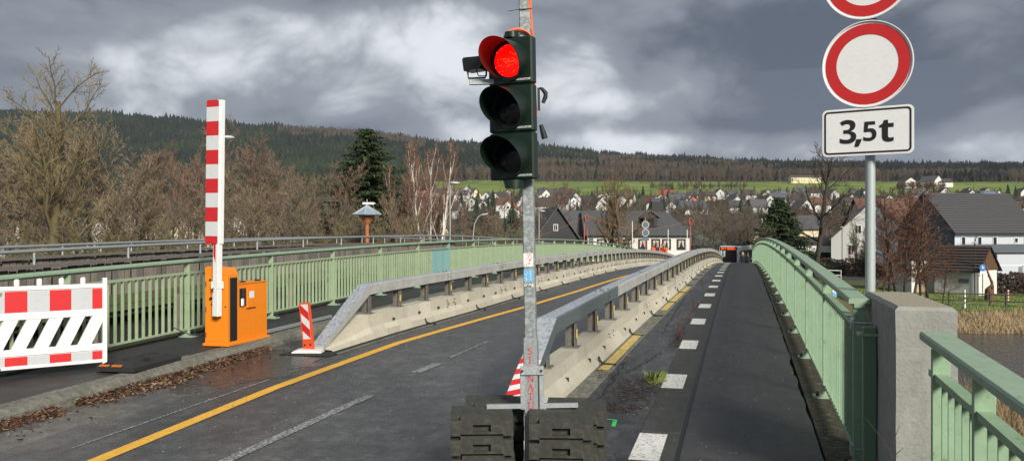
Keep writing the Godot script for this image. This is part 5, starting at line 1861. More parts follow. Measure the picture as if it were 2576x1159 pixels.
func people() -> void:
	var o := Color(.85, .13, .02)
	var dk := Color(.035, .03, .03)
	var nv := Color(.012, .014, .022)
	var specs := [[1641, 70.5, pose(o, o, o, Color(.03, .02, .015), 0.2, .2, .6), .6, "person in an orange work suit with black hair, hands forward"],
		[1653, 69.5, pose(dk, o, o, Color(.05, .045, .04), 0.0, .3, .3), .2, "person in a dark vest over orange sleeves"],
		[1665, 71.0, pose(dk, dk, o, Color(.02, .02, .02), -.1, .1, .3), -.4, "person in a dark jacket and orange trousers"],
		[1677, 70.0, pose(o, o, o, Color(.6, .12, .03), .5, .5, .5), -.9, "person in an orange work suit and orange cap bending forward"]]
	for q in specs:
		var p := spot(q[0], 579, q[1])
		var s := p.x * sin(BRIDGE) - p.z * cos(BRIDGE)
		p.y = deck(s)
		figure(q[4], p, q[3], q[2], "people at the bridge end")
	for q in [[1869, 92.0, pose(nv, nv, nv, Color(.55, .5, .45), 0, .2, .2), .3, "person in a dark coat with pale hair before the bus"], [1882, 93.0, pose(nv, nv, Color(.01, .01, .012), Color(.12, .07, .06), 0, .3, .1), -.3, "person in a dark coat with brown hair before the bus"]]:
		var p := spot(q[0], 579, q[1])
		var s := p.x * sin(BRIDGE) - p.z * cos(BRIDGE)
		p.y = deck(s)
		figure(q[4], p, q[3] + PI, q[2], "people waiting by the bus")
		if q[0] < 1875:
			var bg := Shape.new()
			bg.cbox(Vector3(.42, .42, 0), Vector3(.42, .34, .16), .04)
			var bag := part(numbered("shopping_bag"), bg, M.frame_white, self, Transform3D(Basis(Vector3.UP, q[3] + PI), p + Vector3(.72, .0, .2)))
			tag(bag, "white bag held at the side of a person in a dark coat", "bag")

# ---------- bus, car ----------
func bus() -> void:
	var at := spot(1835, 579, 108.0)
	at.y = -3.3
	var o := thing("city_bus", "white city bus with a dark windscreen and an orange destination display", "bus", at, Basis(Vector3.UP, deg_to_rad(-32.0)))
	# front faces local +z
	var W := 2.5
	var H := 2.92
	var L := 11.5
	var b := Shape.new()
	b.prism([Vector2(-W / 2, .35), Vector2(W / 2, .35), Vector2(W / 2, 2.75), Vector2(W / 2 - .16, H), Vector2(-W / 2 + .16, H), Vector2(-W / 2, 2.75)], -L, 0.0)
	part("body", b, M.bus_white, o)
	var ws := Shape.new()
	ws.prism(plate_outline(2.14, 1.45, .14), 0, .03, Transform3D(Basis(), Vector3(-.1, 1.6, 0)))
	part("windscreen", ws, M.bus_glass, o)
	var ds := Shape.new()
	ds.prism(plate_outline(2.14, .48, .08), 0, .035, Transform3D(Basis(), Vector3(-.1, 2.57, 0)))
	var disp := part("display_panel", ds, M.black_gloss, o)
	letters("R71", .26, M.bus_display, disp, Transform3D(Basis(), Vector3(-.72, 2.58, .05)), false, "display_number")
	var dm := Shape.new()
	rng.seed = 9
	for r in 2:
		var x := -.25
		while x < .78:
			var w := rng.randf_range(.05, .1)
			dm.box(Vector3(x, 2.66 - r * .16, .05), Vector3(w, rng.randf_range(.07, .12), .01))
			x += w + .02
	part("display_text", dm, M.bus_display, disp).set_meta("kind", "stuff")
	for sx in [-1, 1]:
		var hl := Shape.new()
		hl.prism(plate_outline(.42, .2, .08), 0, .03, Transform3D(Basis(), Vector3(sx * .9, .68, 0)))
		part("headlight", hl, M.lamp_glass, o)
		var mr := Shape.new()
		mr.cbox(Vector3(sx * 1.5, 2.1, .25), Vector3(.2, .42, .16), .05)
		mr.tube([Vector3(sx * 1.2, 2.7, 0), Vector3(sx * 1.5, 2.5, .25)], [.03, .03], 6)
		part("mirror", mr, M.black, o)
		var sw := Shape.new()
		sw.box(Vector3(sx * (W / 2 + .005), 1.85, -L / 2 - .25), Vector3(.02, 1.1, L - 1.3))
		part("side_glazing", sw, M.bus_glass, o)
		for z in [-2.6, -8.6]:
			var wh := Shape.new()
			wh.tube([Vector3(sx * 1.0, .48, z), Vector3(sx * 1.26, .48, z)], [.48, .48], 20)
			var wl := part("wheel", wh, M.tyre, o)
			var rm := Shape.new()
			rm.tube([Vector3(sx * 1.255, .48, z), Vector3(sx * 1.275, .48, z)], [.27, .27], 16)
			part("rim", rm, M.grey_metal, wl)
	for x in [-1.0, -.62]:
		var mt := Shape.new()
		mt.box(Vector3(x, 1.95, .034), Vector3(.24, .75, .006))
		part("mint_panel", mt, M.bus_mint, o)
	var rf := Shape.new()
	rf.cbox(Vector3(0, H + .08, -5), Vector3(1.7, .2, 7.0), .06)
	part("roof_unit", rf, M.dark_metal, o)
	var bp := Shape.new()
	bp.cbox(Vector3(0, .45, .02), Vector3(2.46, .3, .08), .03)
	part("bumper", bp, M.bus_white, o)

func car() -> void:
	var at := on_ground(2128, 112.0)
	var o := thing("parked_car", "black estate car parked tail first beside the brown hedge", "car", at, Basis(Vector3.UP, deg_to_rad(30.0)))
	# the tail faces local +z
	var lower := Shape.new()
	lower.prism([Vector2(0.0, .28), Vector2(4.2, .28), Vector2(4.25, .62), Vector2(4.05, .84), Vector2(3.1, .95), Vector2(.08, .98), Vector2(-.03, .7)], -.88, .88, Transform3D(Basis(Vector3(0, 0, -1), Vector3.UP, Vector3(1, 0, 0)), Vector3.ZERO))
	part("body", lower, M.car_paint, o)
	var cab := Shape.new()
	var a := [Vector3(-.84, .95, .0), Vector3(.84, .95, 0.0), Vector3(.84, .95, -3.1), Vector3(-.84, .95, -3.1)]
	var c := [Vector3(-.64, 1.46, -.4), Vector3(.64, 1.46, -.4), Vector3(.64, 1.46, -2.2), Vector3(-.64, 1.46, -2.2)]
	for i in 4: cab.quad(a[i], a[(i + 1) % 4], c[(i + 1) % 4], c[i])
	part("windows", cab, M.window_glass, o)
	var rf := Shape.new()
	rf.cbox(Vector3(0, 1.47, -1.3), Vector3(1.3, .05, 1.86), .02)
	for sx in [-1, 1]: rf.tube([Vector3(sx * .6, 1.51, -.5), Vector3(sx * .6, 1.53, -1.3), Vector3(sx * .6, 1.51, -2.1)], [.02, .02, .02], 5)
	part("roof", rf, M.car_paint, o)
	for sx in [-1, 1]:
		var tl := Shape.new()
		tl.cbox(Vector3(sx * .7, .8, .02), Vector3(.34, .17, .06), .03)
		part("tail_light", tl, M.car_red, o)
		for z in [-.75, -3.4]:
			var w := Shape.new()
			w.tube([Vector3(sx * .68, .32, z), Vector3(sx * .9, .32, z)], [.32, .32], 18)
			var wl := part("wheel", w, M.tyre, o)
			var rm := Shape.new()
			rm.tube([Vector3(sx * .9, .32, z), Vector3(sx * .912, .32, z)], [.2, .2], 12)
			part("rim", rm, M.grey_metal, wl)
	var np := Shape.new()
	np.box(Vector3(0, .6, .035), Vector3(.52, .12, .012))
	part("number_plate", np, M.frame_white, o)
	var bp := Shape.new()
	bp.cbox(Vector3(0, .42, .03), Vector3(1.7, .22, .1), .04)
	part("bumper", bp, M.black, o)
# ---------- bare trees ----------
func twig(sh: Shape, a: Vector3, b: Vector3, ra: float, rb: float) -> void:
	var d := (b - a).normalized()
	var u := d.cross(Vector3.UP if absf(d.y) < 0.9 else Vector3.RIGHT).normalized()
	var w := d.cross(u)
	var e0 := u
	var e1 := u * -0.5 + w * 0.866
	var e2 := u * -0.5 - w * 0.866
	if rb < ra * 0.4:
		sh.tri(a + e0 * ra, a + e1 * ra, b); sh.tri(a + e1 * ra, a + e2 * ra, b); sh.tri(a + e2 * ra, a + e0 * ra, b)
	else:
		sh.quad(a + e0 * ra, a + e1 * ra, b + e1 * rb, b + e0 * rb)
		sh.quad(a + e1 * ra, a + e2 * ra, b + e2 * rb, b + e1 * rb)
		sh.quad(a + e2 * ra, a + e0 * ra, b + e0 * rb, b + e2 * rb)
# q: levels, n (children per level), len (ratio per level), spread (degrees per level), up (pull upwards), wob, bark, twigs (colours), rad (ratio), min (thinnest), from (where children start), fall (length lost towards the tip)
func grow(tr: Shape, cr: Shape, q: Dictionary, p: Vector3, dir: Vector3, length: float, rad: float, lvl: int, r: RandomNumberGenerator) -> void:
	var last: bool = lvl >= q.levels
	var steps: int = 1 if last else (6 if lvl == 0 else (4 if lvl == 1 else 2))
	var sh := tr if lvl <= q.get("wood", 1) else cr
	var pts := [p]
	var rads := [rad]
	var d := dir
	var tip: float = maxf(rad * (0.42 if lvl == 0 else 0.3), q.min * 0.8)
	for i in steps:
		var jit: float = q.wob * (0.35 if lvl == 0 else 1.0)
		d = (d + Vector3(r.randfn(0, jit), r.randfn(0, jit * .7), r.randfn(0, jit)) + Vector3.UP * q.up * (0.3 if lvl == 0 else 1.0) / steps).normalized()
		pts.append(pts[-1] + d * length / steps)
		rads.append(lerpf(rad, tip, (i + 1.0) / steps))
	sh.tint = (q.bark if lvl <= q.get("wood", 1) else q.twigs[r.randi() % q.twigs.size()]) * r.randf_range(0.8, 1.2)
	if lvl == 0: sh.tube(pts, rads, 8, false)
	elif lvl == 1: sh.tube(pts, rads, 5, false)
	else:
		for i in steps: twig(sh, pts[i], pts[i + 1], rads[i], rads[i + 1] if i < steps - 1 or not last else 0.0)
	if last: return
	var n: int = q.n[lvl]
	var ang := r.randf() * TAU
	for k in n:
		var f: float = lerpf(q.from[lvl], 1.0, (k + r.randf() * 0.8) / n)
		var x := f * steps
		var i := mini(int(x), steps - 1)
		var at: Vector3 = pts[i].lerp(pts[i + 1], x - i)
		var axis: Vector3 = (pts[i + 1] - pts[i]).normalized()
		ang += 2.399 + r.randf_range(-.5, .5)
		var side := axis.cross(Vector3(0.31, 0.2, 0.9)).normalized().rotated(axis, ang)
		var sp: float = deg_to_rad(q.spread[lvl] * r.randf_range(0.7, 1.25)) * (1.0 - 0.35 * f if lvl == 0 else 1.0)
		var nd := (axis * cos(sp) + side * sin(sp)).normalized()
		var ln: float = length * q.len[lvl] * (1.0 - q.get("fall", 0.5) * f) * r.randf_range(0.75, 1.2)
		var rr: float = maxf(lerpf(rad, tip, f) * q.rad * r.randf_range(.8, 1.1), q.min)
		grow(tr, cr, q, at, nd, ln, rr, lvl + 1, r)
func tree_kind(called: String, seed_: int, h: float, q: Dictionary, stems := 1, lean := 0.08) -> Dictionary:
	var tr := Shape.new()
	var cr := Shape.new()
	var r := RandomNumberGenerator.new()
	r.seed = seed_
	for i in stems:
		var a := TAU * i / maxf(stems, 1) + r.randf()
		var l := lean if stems == 1 else lean * r.randf_range(.6, 1.4)
		grow(tr, cr, q, Vector3(cos(a), 0, sin(a)) * (0.0 if stems == 1 else .25), Vector3(cos(a) * l, 1, sin(a) * l).normalized(), h * q.get("trunk", .8) * r.randf_range(.85, 1.0), q.base, 0, r)
	return {"called": called, "trunk": tr.mesh(), "crown": cr.mesh(), "h": h, "tris": (tr.v.size() + cr.v.size()) / 3}
func plant(k: Dictionary, at: Vector3, height: float, yaw: float, label: String, group: String, category := "tree", wide := 1.0) -> void:
	var f: float = height / k.h
	var o := thing(k.called, label, category, at, Basis(Vector3.UP, yaw).scaled(Vector3(f * wide, f, f * wide)), group)
	part("trunk" if category == "tree" else "stems", k.trunk, M.bark, o)
	part("crown", k.crown, M.twig, o)

func spruce(at: Vector3, h: float, wide: float, seed_: int, label: String) -> void:
	var o := thing("spruce_tree", label, "tree", at)
	var t := Shape.new()
	t.tint = Color(.05, .035, .025)
	t.tube([Vector3.ZERO, Vector3(0, h * .6, 0), Vector3(0, h * .99, 0)], [h * .014, h * .009, .01], 7)
	part("trunk", t, M.bark, o)
	var c := Shape.new()
	var r := RandomNumberGenerator.new()
	r.seed = seed_
	var y := h * .10
	var ang := 0.0
	while y < h * .985:
		var f := y / h
		var len := wide * minf(pow(1.0 - f, 0.62), 0.1 + (1.0 - f) * 1.3) * r.randf_range(.7, 1.12)
		if f < .25: len *= .8 + f
		for b in 5 if f < .8 else 4:
			ang += 2.399 / 1.7 + r.randf_range(-.4, .4)
			var out := Vector3(cos(ang), 0, sin(ang))
			var l := len * r.randf_range(.7, 1.15)
			var n := int(clampf(l * 8.0, 5, 40))
			for k in n:
				var u := (k + r.randf()) / n
				var p := Vector3(0, y, 0) + out * l * u + Vector3(0, -l * (.04 + .24 * u * (1.0 - .6 * u)), 0) * (1.0 - f * .5)
				var sd := out.cross(Vector3.UP)
				for m in 3:
					var w := l * .22 * (1.1 - u) + .16
					var off := sd * r.randf_range(-w, w)
					var s := r.randf_range(.16, .38)
					var dd := (out * r.randf_range(.2, 1) + sd * r.randf_range(-.8, .8) + Vector3(0, r.randf_range(-.9, .05), 0)).normalized()
					var nn := dd.cross(Vector3(r.randf() - .5, r.randf(), r.randf() - .5)).normalized() * s * .35
					c.tint = Color(.018, .034, .011).lerp(Color(.062, .088, .022), r.randf() * r.randf()) * r.randf_range(.7, 1.25)
					var a := p + off
					c.tri(a - nn, a + nn, a + dd * s * 1.5)
		y += h * .0135
	part("crown", c, M.leaf, o)

func thicket_bush(called: String, label: String, at: Vector3, size: Vector3, cols: Array, n: int, category: String, group := "") -> void:
	# a clipped hedge or bush: short twigs and leaf-sized faces through its volume
	var sh := Shape.new()
	var r := RandomNumberGenerator.new()
	r.seed = int(absf(at.x * 13.0 + at.z * 7.0)) + 5
	for k in n:
		var p := Vector3(r.randf_range(-.5, .5), r.randf(), r.randf_range(-.5, .5))
		if r.randf() < .6: p[[0, 2, 1][r.randi() % 3]] = [-.5, .5][r.randi() % 2] if r.randf() < .6 else 0.98
		p.y = clampf(p.y, 0, 1)
		var bulge := 1.0 - .12 * sin(p.x * 11.0 + at.x) * sin(p.z * 9.0)
		p = Vector3(p.x * size.x * bulge, p.y * size.y * (1.0 - .08 * sin(p.x * 17.0)), p.z * size.z * bulge)
		var s := r.randf_range(.05, .14) * clampf(size.y / 1.4, .5, 1.6)
		var bs := Basis(Vector3(r.randf() - .5, r.randf() - .5, r.randf() - .5).normalized(), r.randf() * TAU)
		sh.tint = cols[r.randi() % cols.size()] * r.randf_range(.6, 1.3)
		sh.tri(p + bs * Vector3(-s, 0, 0), p + bs * Vector3(s, 0, 0), p + bs * Vector3(0, s * 1.2, 0))
	var o := thing(called, label, category, at, Basis.IDENTITY, group)
	part("foliage", sh, M.leaf, o)
	var st := Shape.new()
	st.tint = Color(.04, .03, .022)
	for k in 7: st.tube([Vector3(lerpf(-.42, .42, k / 6.0) * size.x, -.1, 0), Vector3(lerpf(-.42, .42, k / 6.0) * size.x, size.y * .6, r.randf_range(-.2, .2) * size.z)], [.035, .015], 4, false, false)
	part("stems", st, M.bark, o)

func bare_trees() -> void:
	var brown := [Color(.19, .145, .095), Color(.23, .175, .115), Color(.15, .115, .078), Color(.26, .205, .13)]
	var red := [Color(.20, .13, .09), Color(.17, .108, .078), Color(.24, .16, .11)]
	var olive := [Color(.17, .15, .075), Color(.22, .19, .09), Color(.12, .105, .06)]
	var bush := {"levels": 4, "n": [15, 9, 8, 6], "len": [.50, .48, .50, .5], "spread": [42, 40, 38, 35], "up": .22, "wob": .10, "bark": Color(.062, .05, .036), "twigs": brown, "rad": .46, "min": .0115, "from": [.12, .15, .15, .2], "base": .13, "trunk": .85}
	var k1 := tree_kind("bare_tree", 3, 10.0, bush)
	var b2 := bush.duplicate(); b2.twigs = red; b2.spread = [34, 36, 36, 35]; b2.up = .32; b2.trunk = .92
	var k2 := tree_kind("bare_tree", 8, 12.0, b2)
	var b3 := bush.duplicate(); b3.twigs = olive; b3.n = [9, 9, 8, 6]; b3.from = [.06, .12, .15, .2]; b3.base = .09; b3.spread = [38, 38, 40, 36]
	var k3 := tree_kind("bare_shrub", 5, 6.0, b3, 4, .28)
	var b4 := bush.duplicate(); b4.twigs = [Color(.13, .115, .085), Color(.17, .15, .105), Color(.20, .165, .11)]; b4.n = [15, 9, 8, 6]; b4.spread = [55, 45, 40, 38]; b4.up = .15
	var k4 := tree_kind("bare_tree", 12, 11.0, b4)
	# the tall willow at the left, with yellow lichen on its limbs
	var wl := {"levels": 4, "n": [17, 11, 9, 6], "len": [.52, .46, .44, .5], "spread": [66, 48, 42, 36], "up": .30, "wob": .20, "bark": Color(.115, .092, .042), "twigs": [Color(.23, .175, .105), Color(.27, .20, .125), Color(.20, .165, .08)], "rad": .44, "min": .0115, "from": [.22, .2, .15, .2], "base": .34, "trunk": .84, "wood": 2}
	var kw := tree_kind("willow_tree", 17, 17.0, wl, 1, .10)
	var r := RandomNumberGenerator.new()
	r.seed = 44
	plant(kw, on_ground(135, 63.0), 21.5, 2.2, "tallest bare willow with lichen yellow limbs beyond the timber footbridge", "")
	plant(kw, on_ground(178, 66.0), 15.8, 4.6, "second trunk of bare willow close behind the tallest willow", "")
	var spec := [[-60, 66, 13.5, 3], [10, 70, 14.5, 1], [70, 74, 14.2, 4], [230, 70, 14.8, 4], [285, 68, 14.2, 1], [335, 72, 13.2, 3], [385, 66, 10.8, 1], [430, 70, 11.2, 2], [480, 74, 12.0, 2], [530, 68, 10.8, 1], [590, 78, 14.4, 2], [625, 75, 13.0, 4], [665, 76, 12.4, 2], [700, 70, 10.6, 4], [740, 72, 10.8, 2], [780, 68, 9.8, 1], [820, 76, 11.0, 2], [862, 70, 9.2, 4], [960, 72, 9.0, 1], [1000, 78, 9.6, 2], [1085, 84, 9.4, 2], [410, 82, 12.6, 2], [700, 84, 12.8, 2], [-20, 80, 15.5, 2], [160, 82, 15.2, 1], [560, 62, 8.6, 1], [880, 64, 7.6, 1], [455, 63, 8.6, 4], [640, 64, 8.6, 1], [730, 63, 8.0, 4], [350, 64, 9.4, 1], [510, 84, 12.2, 2], [760, 80, 11.6, 1], [610, 66, 9.6, 1], [1040, 74, 7.6, 1], [905, 76, 8.4, 4], [110, 64, 8.6, 1], [255, 63, 8.8, 1], [-40, 63, 9.0, 4]]
	for q in spec:
		var k: Dictionary = [k1, k2, k1, k4][q[3] - 1]
		plant(k, on_ground(q[0], q[1]), q[2] * r.randf_range(.95, 1.05), r.randf() * TAU, "bare %s tree in the thicket beyond the timber footbridge" % ["brown twigged", "reddish twigged", "brown twigged", "spreading olive twigged"][q[3] - 1], "thicket trees beyond the footbridge", "tree", r.randf_range(1.0, 1.3))
	for i in 26:
		var x := -70.0 + i * 44.0 + r.randf_range(-14, 14)
		plant(k3, on_ground(x, r.randf_range(60.5, 66.0)), r.randf_range(4.6, 6.6), r.randf() * TAU, "bare olive brown shrub at the thicket's edge beyond the timber footbridge", "shrubs at the thicket's edge", "shrub", r.randf_range(1.0, 1.3))
	# birches
	var bi := {"levels": 4, "n": [11, 8, 8, 7], "len": [.42, .5, .5, .5], "spread": [26, 30, 34, 36], "up": .5, "wob": .10, "bark": Color(.74, .72, .67), "twigs": [Color(.20, .105, .07), Color(.17, .09, .062), Color(.23, .13, .085)], "rad": .52, "min": .011, "from": [.30, .2, .15, .2], "base": .13, "trunk": .86}
	var kb := tree_kind("birch_tree", 21, 14.5, bi, 3, .16)
	plant(kb, on_ground(1088, 80.0), 14.2, .4, "tall white stemmed birch clump with rusty twigs beside the domed street lamp", "", "tree")
	plant(kb, on_ground(1022, 82.0), 12.2, 3.9, "smaller white stemmed birch between the spruce and the taller birch", "", "tree")
	spruce(on_ground(922, 84.0), 15.8, 7.8, 6, "dark green spruce standing over the thicket behind the nesting tower")
	spruce(on_ground(1960, 104.0), 9.8, 5.4, 9, "small dark spruce beside the black street lamp")
	# trees by the inn and along the street
	var st := {"levels": 4, "n": [12, 9, 8, 5], "len": [.56, .50, .48, .5], "spread": [44, 40, 38, 36], "up": .3, "wob": .11, "bark": Color(.09, .075, .05), "twigs": [Color(.17, .125, .06), Color(.14, .10, .055), Color(.19, .12, .065)], "rad": .52, "min": .013, "from": [.28, .15, .15, .2], "base": .3, "trunk": .72}
	var ks := tree_kind("street_tree", 31, 12.0, st)
	plant(ks, on_ground(1524, 92.0), 12.0, .3, "bare street tree with mossy trunk left of its twin before the inn", "trees before the inn")
	plant(ks, on_ground(1570, 90.0), 13.0, 2.1, "bare street tree with mossy leaning trunk before the inn's slate roof", "trees before the inn")
	plant(k2, on_ground(1385, 105.0), 11.0, 1.0, "reddish bare tree behind the black slated gable", "")
	plant(k4, on_ground(1335, 96.0), 8.8, 1.0, "spreading bare tree behind the signal post", "")
	plant(k1, on_ground(1260, 92.0), 7.6, 2.0, "brown bare tree right of the curved street lamp", "")
	plant(k3, on_ground(1225, 86.0), 5.6, 2.0, "olive bare shrub below the curved street lamp", "", "shrub")
	plant(k3, on_ground(1300, 90.0), 6.0, 4.0, "olive bare shrub left of the signal post", "", "shrub")
	plant(k1, on_ground(1170, 90.0), 6.0, 5.0, "brown bare tree between two grey street lamps", "")
	for q in [[1760, 118, 8.6], [1785, 112, 7.6], [1815, 114, 8.2], [1838, 118, 8.8], [1862, 114, 7.4], [1895, 112, 8.6], [1735, 124, 8.4], [1880, 120, 9.4]]:
		plant(k4, on_ground(q[0], q[1]), q[2], q[0], "low bare tree before the barn's long brown roof", "low trees before the barn", "tree", 1.3)
	var dkk := st.duplicate(); dkk.bark = Color(.05, .042, .032); dkk.twigs = [Color(.085, .062, .045), Color(.11, .08, .055)]; dkk.spread = [68, 45, 40, 36]; dkk.up = .18; dkk.trunk = .92; dkk.base = .34
	var kd := tree_kind("street_tree", 37, 15.0, dkk)
	plant(kd, on_ground(2052, 104.0), 15.6, 1.2, "tall dark bare tree with level limbs behind the bus stop sign", "")
	plant(k4, on_ground(2000, 112.0), 8.6, 1.2, "bare tree between the spruce and the tall dark tree", "")
	plant(k4, on_ground(1930, 100.0), 7.0, 3.2, "bare tree at the railing's crest before the barn gable", "")
	# alders on the far bank
	var al := {"levels": 4, "n": [24, 8, 6, 4], "len": [.30, .48, .5, .5], "spread": [62, 45, 40, 38], "up": .2, "wob": .09, "bark": Color(.075, .055, .042), "twigs": [Color(.15, .07, .045), Color(.12, .06, .04), Color(.18, .09, .055)], "rad": .4, "min": .013, "from": [.18, .1, .15, .15], "base": .09, "trunk": .97, "fall": .55}
	var ka := tree_kind("alder_tree", 41, 9.5, al)
	var x0 := [2216, 2236, 2258, 2275, 2296, 2318, 2338, 2372]
	for i in x0.size():
		plant(ka, on_ground(x0[i], 64.0 + (i * 7 % 4)), [7.6, 8.2, 9.4, 8.4, 9.8, 9.2, 8.0, 5.0][i], i * 1.7, "slender young alder with rusty twigs on the far bank behind the sign pole", "alders on the far bank", "tree", 1.15)
	var sh := bush.duplicate(); sh.twigs = [Color(.14, .085, .05), Color(.17, .11, .06)]; sh.n = [10, 8, 6, 4]
	plant(k3, on_ground(2165, 108.0), 6.6, 1.0, "round bare bush against the white gabled house", "", "shrub", .8)
	var hedge := [Color(.055, .038, .026), Color(.04, .03, .022), Color(.07, .045, .03)]
	thicket_bush("hedge", "clipped brown hedge behind the carved wooden sculpture", on_ground(2515, 78.0), Vector3(5.2, 1.75, 1.1), hedge, 5200, "hedge")
	thicket_bush("hedge", "clipped brown hedge beside the parked black car", on_ground(2172, 107.0), Vector3(4.6, 1.5, 1.6), [Color(.09, .06, .035), Color(.07, .05, .03)], 3600, "hedge")
	thicket_bush("hedge", "dark red brown hedge along the white gabled house", on_ground(2095, 117.0), Vector3(9.0, 1.7, 1.4), [Color(.07, .035, .026), Color(.05, .03, .022)], 4200, "hedge")
	thicket_bush("round_bush", "round green clipped bush before the dark hedge", on_ground(2090, 111.0), Vector3(1.5, 1.1, 1.4), [Color(.05, .06, .02), Color(.07, .08, .03)], 1500, "bush")
	# reeds on both banks, meadow grass: nobody could count them
	var rd := Shape.new()
	r.seed = 61
	for k in 7000:
		var d := r.randf_range(57.6, 61.3)
		var x := r.randf_range(16.0, 44.0)
		if k % 5 == 0: x = r.randf_range(-30, 16)
		var p := stand(x, d)
		if p.y > -4.0: continue
		var h := r.randf_range(.2, .8) * (0.55 + 0.6 * absf(sin(x * .9) * sin(x * .37 + 1.0)))
		var tp := p + Vector3(r.randf_range(-.3, .3), h, r.randf_range(-.2, .2))
		rd.tint = Color(.30, .21, .11).lerp(Color(.42, .32, .18), r.randf()) * r.randf_range(.55, 1.1)
		var s := Vector3(r.randf_range(.012, .03), 0, 0)
		rd.tri(p - s, p + s, tp)
	for k in 15000:
		var d := r.randf_range(9.0, 37.0)
		var x := r.randf_range(4.5, 9.0 + d * .55)
		var p := stand(x, d)
		if p.y > -1.6: continue
		var h := r.randf_range(.25, .95)
		rd.tint = Color(.25, .17, .09).lerp(Color(.40, .30, .16), r.randf()) * r.randf_range(.5, 1.05)
		var a := r.randf() * TAU
		var s := Vector3(cos(a), 0, sin(a)) * r.randf_range(.008, .02)
		rd.tri(p - s, p + s, p + Vector3(r.randf_range(-.45, .45), h, r.randf_range(-.3, .3)))
	solo("reeds", rd, M.leaf, "dry straw coloured reeds along both river banks", "reeds", "", "stuff")
	var gs := Shape.new()
	for k in 16000:
		var d := r.randf_range(61.0, 84.0)
		var x := r.randf_range(20.0, 52.0)
		var p := stand(x, d)
		var h := r.randf_range(.05, .16)
		gs.tint = Color(.09, .17, .022).lerp(Color(.16, .17, .045), r.randf()) * r.randf_range(.6, 1.2)
		var s := Vector3(r.randf_range(.03, .07), 0, 0)
		gs.tri(p - s, p + s, p + Vector3(r.randf_range(-.1, .1), h, r.randf_range(-.1, .1)))
	solo("meadow_grass", gs, M.leaf, "short green meadow grass on the far bank", "grass", "", "stuff")

